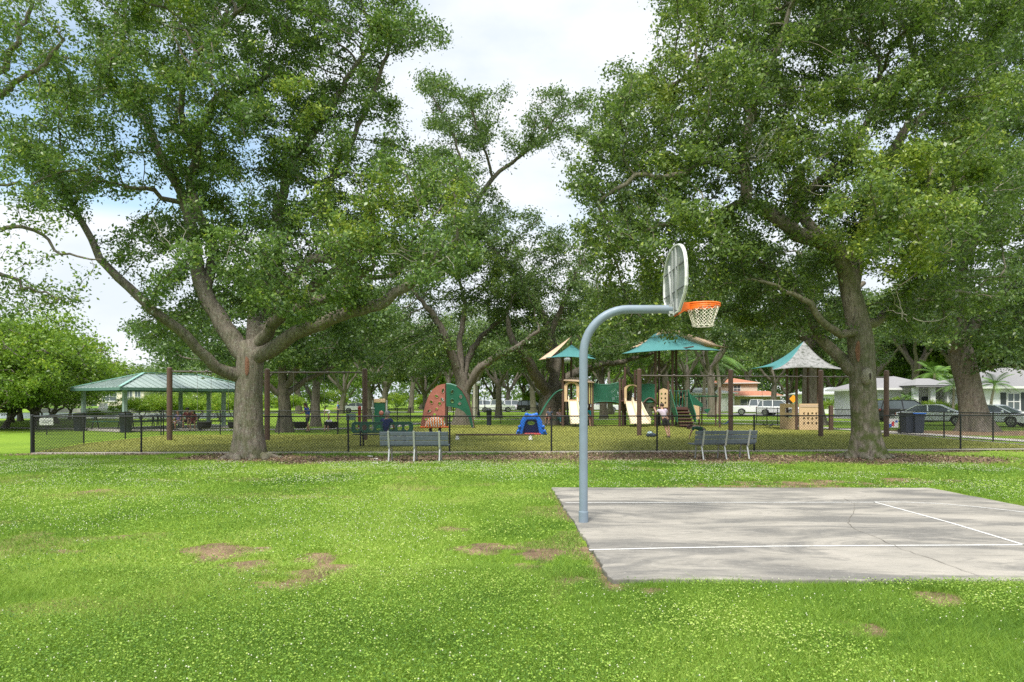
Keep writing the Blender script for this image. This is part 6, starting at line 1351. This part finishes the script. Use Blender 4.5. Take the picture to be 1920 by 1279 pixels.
# bungalow on the right: a projecting right wing, a porch and a low left wing
hb = W(1870, 752, 56); house('bungalow', 'white bungalow with grey hip roofs and dark shutters behind the silver cars', (X(1790, 60), 60, 0), R(-4),
    [(-5.2, 3, .25, 13, 2.75, 1.2, .7, 0), (.3, -3.5, 10.5, 8, 2.75, 1.8, .6, 0)], stucco, groof.m,
    [(2.7, .95, .95, 1.4, -3.5), (6.6, .95, 1.05, 1.4, -3.5), (-1.9, .5, .9, 1.8, 3), (-3.6, 1.35, .8, .6, 3), (-4.5, 1.35, .45, .6, 3)], doors=[(-.8, .95, 2.1, 3)],
    shutters=[(1.9, .9, .42, 1.5, -3.5), (3.5, .9, .42, 1.5, -3.5), (5.7, .9, .5, 1.5, -3.5), (7.5, .9, .5, 1.5, -3.5)])
def porch():
    par = bpy.data.objects['bungalow']; mb = MB(); mb.box((-1.55, 1.75, 3.0), (3.4, 3.4, .16)); mb.add([(-3.4, 0, 3.09), (.25, 0, 3.09), (.25, 3.6, 3.09), (-3.4, 3.6, 3.09), (-2.1, 2.2, 3.75), (-1.0, 2.2, 3.75)], [(0, 1, 5, 4), (1, 2, 5), (2, 3, 4, 5), (3, 0, 4)]); mb.build('porch_roof', groof.m, par)
    for x in (-2.95, -1.5, -.1): mb = MB(); mb.box((x, .8, 1.46), (.42, .42, 2.92)); mb.build('porch_column', stucco, par)
porch()
house('tiled_house', 'two storey cream house with red tiled roofs far behind the white pickup truck', (X(1385, 132), 132, 0), R(-14),
    [(-5.5, 4, 3.8, 13, 5.2, 1.1, .5, 0), (-9, 0, 7.6, 4, 2.6, .9, .6, 0)], cream, rroof.m, [(-3.6, 3.6, 1.2, 1.1, 4), (0, 3.4, 1.3, 1.5, 4), (-7, .7, 1.1, 1.3, 0), (-4.8, .7, 1.1, 1.3, 0), (5, .9, 2.2, .9, 0), (1.6, .1, 2.6, 2.0, 0)], doors=[(-1.4, 1.0, 2.0, 0)])
house('white_cottage', 'small white house far back between the playhouse and the right oak trunk', (X(1585, 92), 92, 0), R(-10), [(-5, 0, 4.5, 8, 2.6, .9, .5, 0)], stucco, paint('pale_roof', (.55, .58, .57), .7), [(-2.5, .9, 1.2, 1.2, 0), (2, .9, 1.4, 1.2, 0)], doors=[(0, .9, 2, 0)])
house('white_cottage', 'pale house half seen through the trees left of the tiled house', (X(1318, 112), 112, 0), R(-6), [(-5, 0, 5.0, 8, 2.9, .9, .5, 0)], stucco, paint('pale_roof', (.55, .58, .57), .7), [(-3.5, .8, 1.0, 1.4, 0), (-1.5, .8, 1.0, 1.4, 0), (2, .8, 1.4, 1.4, 0)], doors=[(0.2, .9, 2, 0)])
house('waterside_house', 'cream waterside house with dark windows seen under the pavilion roof', (X(203, 112), 112, 0.9), R(6), [(-3.6, 0, 5.5, 9, 2.9, .7, .5, 0), (-8.5, 2, -3.6, 9, 2.5, .6, .4, 0)], paint('stucco_pale', (.68, .62, .50), .9), paint('pale_roof', (.55, .58, .57), .7), [(.2, .8, 2.2, 1.4, 0), (3.3, .5, .9, 1.9, 0), (4.6, .5, .9, 1.9, 0)], doors=[(-2.2, .9, 2, 0)])
mb = MB(); mb.box((X(200, 106), 107.5, .2), (16, 9, 1.3)); o = mb.build('lawn_bank', paint('bank_green', (.12, .22, .03), .9, bump=.3), bevel=.2); tag(o, kind='structure')
mb = MB(); mb.box((X(200, 100), 101.6, .1), (24, .5, 1.0)); o = mb.build('sea_wall', paint('seawall', (.30, .29, .27), .9)); tag(o, 'grey concrete sea wall below the waterside house', 'sea wall')
def boat():
    D = 66; t = thing('boat', 'white hulled boat lying on the bank behind the pavilion', 'boat', (X(196, D), D, .1), R(8)); mb = MB(); st = []
    for i in range(9):
        u = i/8; w = .85*math.sin(math.pi*min(1, .35+u*.65))**.7+.02; x = -1.8+3.9*u; zk = .15+.45*max(0, u-.6)**1.2; st.append([(x, -w, .85+.15*u), (x, -w*.8, .35+zk*.5), (x, 0, zk), (x, w*.8, .35+zk*.5), (x, w, .85+.15*u)])
    vs = [p for r in st for p in r]; mb.add(vs, [(i*5+k, i*5+k+1, (i+1)*5+k+1, (i+1)*5+k) for i in range(8) for k in range(4)]+[tuple(range(5))], 0, True); h = mb.build('hull', paint('gelcoat', (.66, .68, .72), .3), t); s = h.modifiers.new('s', 'SOLIDIFY'); s.thickness = .04
    mb = MB(); mb.box((.1, 0, .78), (3.3, 1.35, .05)); mb.build('deck', paint('boat_deck', (.5, .52, .55), .5), t); mb = MB(); mb.box((-.1, 0, 1.1), (.7, .7, .6), taper=.8); mb.build('console', WHITEP, t, .05)
boat()
# ---------------------------------------------------------------- mid-ground oaks, read off the photograph
MID = dict(n=46, spread=.32, size=.18, tc=.42, ts=.28, clump=2.2, thin=.8, rad=(.016, 2.3), rmax=.045)
def arch_oak():
    b = tuple(G(866, 797)); D = b[1]
    tr = [(866, 800, D, .62), (869, 760, D, .52), (866, 715, D, .46), (864, 705, D, .45)]
    L = [[(862, 708, D, .34), (846, 660, D-.5, .30), (826, 612, D-1, .24), (800, 575, D-1.5, .17), (770, 540, D-2, .10)], [(868, 712, D, .30), (878, 670, D+1, .26), (905, 630, D+1.5, .20), (950, 590, D+2, .13)],
         [(872, 740, D, .30), (893, 700, D-.6, .27), (925, 672, D-1, .24), (960, 655, D-1.6, .18), (1010, 620, D-2, .11)], [(864, 700, D, .28), (862, 640, D+.4, .22), (872, 580, D+.6, .16), (860, 520, D+.8, .10)]]
    C = [(750,520,45,D),(790,480,50,D),(850,470,50,D),(910,500,50,D),(960,540,50,D),(760,580,48,D),(720,620,40,D),(830,560,45,D),(900,570,45,D),(960,600,45,D),(1000,640,35,D),(740,660,36,D),(790,640,34,D),(930,640,30,D),(980,680,26,D),(930,690,20,D),(830,650,26,D),(740,690,34,D),(700,640,40,D),(1000,600,40,D),(700,560,40,D),(880,430,45,D),(940,450,45,D),(700,700,22,D),(770,700,18,D)]
    traced_tree(31, b, tr, L, C, 'live oak with two leaning grey limbs right behind the climbing wall', MID, per=90, depth=4)
def lean_oak():
    b = tuple(G(1036, 796)); D = b[1]
    tr = [(1036, 800, D, .95), (1038, 765, D, .80), (1034, 735, D, .72)]
    L = [[(1032, 742, D, .45), (1005, 705, D-1, .40), (985, 668, D-1.6, .33), (962, 640, D-2, .24), (950, 600, D-2.4, .15)], [(1036, 735, D, .42), (1042, 680, D+.6, .36), (1030, 620, D+1, .30), (985, 540, D+1.5, .25), (920, 460, D+1.8, .22), (890, 395, D+1.8, .20), (925, 335, D+1.8, .16), (985, 285, D+1.8, .11), (1050, 210, D+1.8, .07)],
         [(1040, 738, D, .40), (1070, 705, D+.5, .33), (1110, 688, D+1, .27), (1170, 678, D+1.4, .18), (1230, 660, D+1.8, .10)], [(1030, 700, D+.6, .30), (1035, 620, D, .24), (1060, 560, D-.4, .18), (1090, 490, D-.6, .10)],
         [(892, 400, D+1.8, .12), (870, 330, D+2, .10), (850, 250, D+2, .08), (810, 180, D+2, .05)], [(925, 335, D+1.8, .11), (905, 270, D+1.4, .09), (885, 210, D+1.2, .06)]]
    C = [(795,150,30,D),(830,165,36,D),(870,190,38,D),(905,200,30,D),(945,170,20,D),(835,235,38,D),(880,260,36,D),(800,290,34,D),(925,250,26,D),(960,265,24,D),(985,225,22,D),(1010,195,32,D),(1050,180,30,D),(1090,190,34,D),(1045,235,26,D),(1090,250,30,D),(1010,270,18,D),(870,320,36,D),(900,365,30,D),(930,410,40,D),(985,425,42,D),(1040,450,40,D),(1090,470,40,D),(900,440,44,D),(950,480,50,D),(1010,500,50,D),(1070,530,46,D),(1110,570,40,D),(1030,570,46,D),(990,560,40,D),(1080,610,36,D),(1130,620,30,D),(1000,640,26,D),(1180,640,28,D),(1050,300,14,D),(840,360,40,D),(860,420,40,D),(1150,560,34,D)]
    traced_tree(37, b, tr, L, C, 'tall live oak with a thick dark leaning trunk behind the left teal sail', dict(MID, n=40), per=115, depth=4)
def dark_oak():
    b = tuple(G(535, 810)); D = b[1]; tr = [(535, 813, D, .42), (534, 770, D, .32), (531, 730, D, .30)]
    L = [[(531, 745, D, .18), (505, 725, D-.4, .15), (480, 705, D-.8, .11)], [(535, 742, D, .18), (560, 720, D+.4, .15), (600, 700, D+.8, .11), (660, 670, D+1, .07)], [(531, 732, D, .25), (525, 660, D, .20), (510, 600, D, .12)], [(532, 735, D, .2), (570, 670, D, .16), (630, 610, D, .1)]]
    C = [(420,640,45,D),(470,620,50,D),(530,600,55,D),(590,590,55,D),(650,600,55,D),(700,610,48,D),(560,650,45,D),(620,655,42,D),(690,660,38,D),(500,665,38,D),(380,600,45,D),(340,640,36,D),(320,690,22,D),(380,690,24,D),(450,690,20,D),(640,690,22,D),(590,700,16,D),(430,560,50,D),(730,590,36,D),(660,550,45,D),(590,540,45,D),(500,540,45,D),(270,640,24,D),(250,610,20,D)]
    traced_tree(41, b, tr, L, C, 'dark shady oak standing behind the swing frame, right of the large left oak trunk', dict(MID, n=54, tc=.32), per=95, depth=4, leafm=LEAF_L)
    b = tuple(G(593, 799)); D = b[1]; traced_tree(42, b, [(593, 802, D, .34), (592, 760, D, .28), (594, 700, D, .25)], [[(594, 705, D, .2), (580, 650, D, .15), (560, 600, D, .1)], [(594, 705, D, .2), (620, 650, D, .15), (650, 600, D, .1)]],
        [(560,620,40,D),(620,620,40,D),(670,600,38,D),(600,570,40,D),(650,650,30,D),(560,670,22,D),(520,590,30,D)], 'slim dark tree behind the bucket swings', dict(MID, tc=.34), per=70, depth=3)
def far_right_oak():
    b = tuple(G(1829, 808)); D = b[1]; tr = [(1830, 812, D, .95), (1826, 780, D, .74), (1818, 730, D, .64), (1806, 680, D, .62), (1800, 655, D, .60)]
    L = [[(1800, 665, D, .36), (1775, 628, D-.5, .30), (1735, 592, D-1, .2), (1690, 570, D-1.4, .12)], [(1802, 655, D, .36), (1830, 600, D+.4, .30), (1870, 555, D+.6, .22), (1930, 525, D+.8, .14)], [(1800, 660, D, .40), (1796, 570, D, .34), (1806, 490, D-.4, .30), (1850, 430, D-.6, .25), (1900, 405, D-.8, .2), (1960, 390, D-1, .13)],
         [(1806, 490, D-.4, .25), (1780, 400, D, .2), (1800, 300, D+.4, .16), (1840, 200, D+.6, .12), (1870, 100, D+.6, .08)], [(1796, 600, D, .2), (1740, 540, D-1, .15), (1690, 480, D-1.5, .1)]]
    C = [(1700,620,40,D),(1750,580,45,D),(1680,560,40,D),(1760,640,28,D),(1850,620,40,D),(1910,600,45,D),(1960,640,45,D),(1890,660,30,D),(1830,560,40,D),(1940,680,26,D),(1900,500,50,D),(1970,470,60,D),(1830,440,50,D),(1760,470,50,D),(1850,340,60,D),(1930,330,65,D),(1780,330,60,D),(1850,230,60,D),(1930,200,65,D),(1990,260,60,D),(1880,110,60,D),(1960,80,60,D),(1800,130,50,D),(1720,390,50,D),(2020,380,60,D),(2040,560,60,D),(1900,10,60,D),(1980,-30,60,D),(1640,640,24,D)]
    traced_tree(43, b, tr, L, C, 'big oak with a thick leaning trunk in front of the silver cars', dict(MID, n=50, tc=.38), per=100, depth=4.5)
    D = 48.5; b = (X(1524, D), D, 0); traced_tree(44, b, [(1524, 798, D, .85), (1524, 760, D, .72), (1524, 690, D, .66), (1520, 640, D, .6)], [[(1520, 650, D, .4), (1480, 590, D, .3), (1430, 540, D, .18)], [(1522, 650, D, .4), (1560, 580, D, .3), (1620, 530, D, .18)], [(1520, 640, D, .4), (1515, 560, D, .3), (1500, 480, D, .2)]],
        [(1400,640,36,D),(1350,620,40,D),(1300,600,40,D),(1450,600,45,D),(1500,610,40,D),(1560,610,45,D),(1610,640,36,D),(1420,540,55,D),(1500,530,55,D),(1580,540,55,D),(1640,580,45,D),(1350,550,50,D),(1280,560,36,D),(1450,470,55,D),(1540,460,55,D),(1380,480,50,D),(1430,660,22,D),(1580,670,26,D),(1650,670,28,D),(1260,610,26,D),(1210,600,30,D),(1230,560,34,D)], 'oak with a straight furrowed trunk directly behind the playhouse shade', dict(MID, n=50, tc=.38), per=95, depth=4.5)
def left_edge_tree():
    D = 16.5; b = (X(-230, D), D, 0); tr = [(-230, 885, D, .35), (-225, 760, D, .30), (-210, 560, D, .27), (-190, 420, D, .24)]
    L = [[(-200, 480, D, .16), (-120, 350, D, .13), (-40, 200, D, .10), (0, 125, D, .08), (40, 60, D, .06), (62, 10, D, .04)], [(-60, 230, D, .09), (0, 178, D-.2, .07), (70, 130, D-.4, .05), (120, 80, D-.6, .035)], [(-190, 430, D, .14), (-100, 370, D+.4, .06), (0, 350, D+.6, .04), (70, 340, D+.8, .028), (160, 310, D+1, .018)],
         [(-190, 420, D, .13), (-100, 415, D-.3, .10), (0, 428, D-.4, .05), (60, 432, D-.5, .04), (110, 470, D-.5, .028), (190, 487, D-.6, .02)], [(-195, 500, D, .12), (-100, 500, D+.2, .09), (0, 512, D+.3, .05), (60, 540, D+.3, .03), (120, 560, D+.2, .02)], [(-190, 430, D, .16), (-160, 250, D, .13), (-100, 80, D, .10), (-60, -60, D, .06)]]
    C = [(20,30,55,D),(60,70,45,D),(20,170,32,D),(75,140,28,D),(110,60,36,D),(10,100,36,D),(40,265,40,D),(95,215,34,D),(10,330,36,D),(60,350,26,D),(100,300,24,D),(-30,430,30,D),(30,460,16,D),(40,545,26,D),(120,565,26,D),(145,555,18,D),(10,590,30,D),(90,520,10,D),(-60,60,70,D),(-80,200,60,D),(-100,330,60,D),(-140,480,50,D),(-60,560,40,D),(150,500,8,D),(-60,-60,80,D),(40,-40,60,D)]
    traced_tree(51, b, tr, L, C, 'tree outside the left edge whose thin branches hang into the picture', dict(n=26, spread=.17, size=.085, tc=.56, ts=.24, clump=1.0, thin=.9, rad=(.006, 2.3), rmax=.02), per=75, depth=1.6, step=.22, kill=.3, fz=2.5, bark=BARK, leafm=LEAF_L, group=None, name='broadleaf_tree')
for f in (arch_oak, lean_oak, dark_oak, far_right_oak, left_edge_tree): f()
# ---------------------------------------------------------------- background trees: a few kinds, copied
P1 = proto_tree(61, 14, 7.5, .42, LEAF_F, .26, 17, 'x'); P2 = proto_tree(62, 17, 7.0, .40, LEAF_F, .26, 16, 'x', tc=.38, sparse=.9); P3 = proto_tree(63, 12, 7.0, .36, LEAF_L, .25, 18, 'x', tc=.5, fork=.24)
B1 = proto_tree(64, 6.5, 4.6, .14, LEAF_B, .15, 26, 'x', name='mangrove_bush', fork=.12, per=1100, low=.08, tc=.5, step=.26, cat='bush'); B2 = proto_tree(65, 5.5, 4.2, .12, LEAF_B, .15, 24, 'x', name='mangrove_bush', fork=.1, per=1000, low=.06, tc=.38, step=.25, cat='bush')
S1 = proto_tree(66, 3.0, 2.4, .06, LEAF_B, .11, 24, 'x', name='shrub', fork=.08, per=700, low=.04, tc=.55, step=.15, cat='shrub')
def far_woods():
    rng = np.random.default_rng(5); P = []
    for i in range(330):
        a = rng.uniform(-.62, .80); D = rng.uniform(150, 215); h = 8+13*fbm(np.array([a*40.]), np.array([3.0]), 3.0, 70)[0]+rng.uniform(-1, 3); c = np.array([math.sin(a)*D*1.25, D, 0]); m = 90
        if a < -.44: h *= .38
        z = h*rng.random(m)**.8; q = rng.normal(0, 1, (m, 3))*np.array([2.6, 2.6, .9]); P.append(c+q+np.stack([z*0, z*0, z], 1))
    P = np.concatenate(P); P = P[P[:, 2] > .2]; V, Fc, t = leaves(P, 3.2, .8, .85, rng, .38, .3, clump=5.0)
    o = npmesh('far_woods', V, Fc, LEAF_F, attr={'tint': ('FACE', t)}); tag(o, 'far mass of dark green woods closing the view beyond the road', 'woods', kind='stuff')
far_woods()
used_ = set()
def plant(proto, label, px, D, s=1.0, rz=0.0, group=None, sz=None):
    o = proto if id(proto) not in used_ else copy_tree(proto); used_.add(id(proto))
    o.location = (X(px, D), D, 0); o.rotation_euler = (0, 0, rz); o.scale = (s, s, sz or s); o['label'] = label; o['group'] = group or 'background trees'; return o
P4 = proto_tree(67, 13, 6.0, .30, LEAF_F, .26, 30, 'x', fork=.14, per=1500, low=.0, tc=.45); P5 = proto_tree(68, 10, 6.0, .26, LEAF_B, .22, 20, 'x', fork=.12, per=1100, low=.05, tc=.32, name='broadleaf_tree')
kinds = {1: P1, 2: P2, 3: P3, 4: P4, 5: P5}
BG = [ # kind, px, D, scale, label
 (1, 720, 76, .85, 'grey trunked oak beyond the lawn above the green play panel'), (3, 640, 92, 1.0, 'oak beyond the lawn right of the slim dark tree'), (2, 770, 96, .9, 'oak at the road left of the climbing wall'), (1, 890, 84, 1.0, 'pale trunked oak at the road above the white pickup truck'),
 (2, 842, 118, 1.1, 'far oak behind the top of the climbing wall'), (3, 950, 118, 1.2, 'far oak beyond the road left of the leaning oak'), (1, 1000, 100, 1.0, 'oak beyond the road directly left of the play structure'), (2, 1090, 92, .95, 'oak behind the hoop pole and the first slide'),
 (3, 1145, 86, 1.0, 'oak behind the net bridge'), (1, 1215, 80, 1.0, 'oak rising behind the middle teal sail'), (2, 1290, 92, 1.0, 'oak behind the brown stairs'), (3, 1345, 104, 1.1, 'oak left of the tiled house'), (1, 1450, 108, 1.1, 'oak right of the tiled house'), (2, 1400, 152, 1.4, 'far oak behind the tiled house'),
 (3, 1560, 112, 1.2, 'oak behind the pale cottage near the right oak'), (1, 1640, 88, 1.15, 'oak behind the right oak trunk'), (2, 1715, 84, 1.1, 'oak behind the left wing of the bungalow'), (1, 1800, 84, 1.2, 'oak behind the bungalow porch'), (3, 1890, 82, 1.3, 'oak behind the right wing of the bungalow'), (2, 1990, 76, 1.2, 'oak behind the far right end of the bungalow'),
 (1, 560, 108, 1.1, 'oak far behind the dark shady oak'), (3, 480, 96, 1.0, 'oak far behind the large left oak trunk'), (2, 400, 120, .8, 'oak behind the right half of the pavilion'), (3, 262, 150, .95, 'round topped oak on the skyline above the pavilion ridge'), (1, 165, 170, .85, 'low oak on the skyline left of the pavilion ridge'),
 (2, 1180, 128, 1.3, 'far oak behind the double slide'), (1, 1060, 140, 1.3, 'far oak seen above the first slide tower'), (3, 700, 140, 1.2, 'far oak above the seated man'), (2, 1250, 62, .9, 'oak behind the middle teal sail, nearer than its neighbours'), (3, 330, 84, .62, 'small oak behind the pavilion, left of the large oak'), (1, 2080, 62, 1.2, 'oak beyond the right edge by the bungalow'), (3, 2200, 58, 1.2, 'oak well beyond the right edge'), (2, 2360, 66, 1.2, 'farther oak beyond the right edge'), (1, 2260, 84, 1.3, 'tall oak outside the frame on the right'), (4, 2150, 76, 1.1, 'leafy tree outside the frame on the right'), (4, 2330, 90, 1.3, 'leafy tree farthest outside the frame on the right'), (3, 800, 70, .82, 'oak on the lawn left of the climbing wall'), (1, 935, 68, .78, 'oak on the lawn just right of the slim bin'), (2, 1132, 66, .85, 'oak on the lawn behind the child in turquoise'), (3, 1012, 62, .72, 'small oak left of the leaning oak trunk'), (1, 690, 64, .78, 'oak on the lawn behind the right post of the left swing frame'), (3, 1205, 62, .85, 'oak behind the double slide tower'), (2, 1335, 72, .95, 'oak behind the overhead ladder')]
LOW = [(460,104,.8,'left of the second swing post'),(530,112,.85,'behind the slim gap right of the large oak trunk'),(585,100,.8,'behind the person pushing the swing'),(650,128,1.0,'right of the bucket swings'),(720,132,1.0,'behind the green play panel'),(790,134,1.1,'across the road at the left foot of the climbing wall'),(858,136,1.1,'across the road at the post of the climbing wall'),(925,134,1.1,'across the road behind the slim bin'),(985,132,1.1,'across the road above the blue crawl arch'),(1045,128,1.1,'across the road behind the seated pair'),(1105,126,1.1,'across the road behind the first net bridge'),(1165,122,1.1,'across the road between the slide towers'),(1228,116,1.0,'across the road behind the woman in lilac'),(1285,112,.95,'across the road behind the child on the stairs'),(1480,118,1.1,'right of the tiled house'),(1530,120,1.1,'behind the playhouse posts'),(1630,104,1.0,'just right of the pale cottage'),(1690,92,1.0,'behind the wheeled bins'),(1770,90,1.1,'behind the bungalow ridge'),(1850,88,1.1,'behind the bungalow at the big trunk'),(1940,84,1.1,'behind the far end of the bungalow'),(1400,170,1.5,'behind the tiled house'),(1320,128,1.1,'left of the tiled house, behind the pale house'),(2040,70,1.1,'beyond the right edge'),(380,96,.5,'behind the pavilion, under its roof line'),(320,100,.5,'behind the pavilion, over the shrubs'),(150,150,.6,'far left beyond the water'),(100,110,.7,'behind the mangroves on the left'),(20,96,.9,'behind the thicket at the left edge'),(440,90,.55,'hidden mostly by the large oak trunk')]
BG += [(4 if i % 3 else 5, px, D, s*(1.25 if 450 < px < 1900 else 1), 'leafy low crowned tree '+w) for i, (px, D, s, w) in enumerate(LOW)]
for k, px, D, s, lb in BG: plant(kinds[k], lb, px, D, s, (px*.37) % 6.28)
MG = [(P4, 38, 58, .62, 'tall dark crowned tree rising above the mangroves at the left edge'), (P4, -40, 50, .68, 'tall tree above the mangroves just outside the left edge'), (B1, -60, 40, 1.05, 'mangrove thicket at the left edge of the picture'), (B2, 10, 43, 1.2, 'dark stemmed mangrove left of the fence corner'), (B1, 62, 46, 1.05, 'bright green mangrove above the notice board'), (B2, 108, 52, 1.0, 'mangrove just left of the pavilion roof'), (B1, 20, 54, 1.35, 'tall mangrove behind the others at the left edge'), (B1, 130, 64, .85, 'mangrove behind the leftmost pavilion post'), (B2, -150, 42, 1.2, 'mangrove outside the left edge'), (B2, 70, 58, 1.2, 'mangrove rising behind the notice board'),
      (B2, -30, 38, .8, 'low mangrove in front of the thicket at the left edge'), (B2, 88, 43, .7, 'low twiggy mangrove by the notice board')]
for i, (p, px, D, s, lb) in enumerate(MG): plant(p, lb, px, D, s*(1.18 if i > 1 else 1.1), i*1.3, 'mangroves on the left bank')
SH = [(262, 56, .85, 'yellow green shrub right of the near pavilion post'), (300, 58, .9, 'yellow green shrub left of the first swing post'), (338, 57, .95, 'yellow green shrub behind the person in the dark hat'), (372, 59, .9, 'yellow green shrub behind the lamp under the pavilion'), (408, 57, .9, 'yellow green shrub behind the far pavilion post'), (440, 60, 1.0, 'yellow green shrub hidden mostly by the large oak trunk'), (180, 62, .35, 'small leafy shrub in front of the boat'),
      (540, 88, 1.0, 'shrub across the lawn right of the second swing post'), (480, 84, 1.1, 'shrub across the lawn behind the second swing post'), (1668, 58, .8, 'shrub at the left corner of the bungalow'), (1745, 57.5, .7, 'shrub below the bungalow porch'), (1790, 57, .62, 'shrub under the bungalow window by the big trunk'), (1640, 62, .7, 'shrub right of the right oak trunk'), (800, 122, 1.2, 'dark shrub across the road left of the climbing wall'), (740, 124, 1.3, 'dark shrub across the road above the seated man'), (1350, 124, 1.0, 'shrub in front of the tiled house'), (1250, 100, 1.2, 'shrub beyond the street behind the brown stairs'), (1530, 72, .8, 'shrub behind the playhouse panel'),
      (610, 118, 1.5, 'wide shrub across the lawn above the bucket swings'), (1010, 128, 1.5, 'shrub beyond the road by the dark vehicle'), (1100, 122, 1.3, 'shrub beyond the road below the net bridge'), (1590, 84, .9, 'shrub in front of the pale cottage')]
for i, (px, D, s, lb) in enumerate(SH): plant(S1, lb, px, D, s, i*1.9, 'shrubs')
def palm(label, px, D, h, group='palms', n=13, Lf=2.0, tilt=0.0, proto=[None]):
    if proto[0] is None:
        t = thing('palm_tree', label, 'palm'); rng = random.Random(4); mb = MB(); mb.tube([(.15*math.sin(i*.5), 0, 3.2*i/8) for i in range(9)], [.13-.006*i for i in range(9)], 10); mb.build('trunk', paint('palm_bark', (.30, .26, .20), .9, bump=.4), t); top = Vector((.15*math.sin(4), 0, 3.2)); mb = MB()
        for k in range(16):
            a = 2*math.pi*k/16+rng.uniform(-.2, .2); el = rng.uniform(.1, 1.15); L = rng.uniform(1.7, 2.3); pts = []
            for i in range(9): u = i/8; r = L*u*math.cos(el)*(1-.05*u); z = L*u*math.sin(el)-1.15*u*u*(1.1-.4*el); pts.append(top+Vector((math.cos(a)*r, math.sin(a)*r, z)))
            mb.tube(pts, [.022-.0018*i for i in range(9)], 4); sd = Vector((-math.sin(a), math.cos(a), 0))
            for i in range(24):
                u = .12+.88*i/24; j = min(7, int(u*8)); p = pts[j].lerp(pts[j+1], u*8-j); d = (pts[j+1]-pts[j]).normalized(); ll = .55*math.sin(math.pi*min(1, .18+u*.82))+.08
                for s in (-1, 1): q = p+sd*s*ll*.8+d*ll*.45-Vector((0, 0, .22*ll)); w = d*.022; mb.add([p-w, p+w, q], [(0, 1, 2)])
        n_ = NT('palm_leaf'); n_.col(n_.ramp(n_.noise(3), [(.3, (.06, .15, .02)), (.7, (.15, .27, .03))])); n_.rough(.5); mb.build('crown', n_.m, t); proto[0] = t; o = t
    else: o = copy_tree(proto[0])
    o['label'] = label; o['group'] = group; o.location = (X(px, D), D, 0); s = h/3.2; o.scale = (s, s, s); o.rotation_euler = (0, 0, px*.7)
palm('small palm in front of the right wing of the bungalow', 1862, 53.5, 3.0); palm('palm left of the bungalow porch column', 1788, 56, 2.9); palm('low palm at the left wing of the bungalow', 1700, 57, 1.9); palm('tall palm behind the tiled house corner', 1345, 90, 7.5); palm('tall palm left of the tiled house', 1322, 96, 7.0); palm('palm behind the bungalow roof', 1752, 72, 4.6)
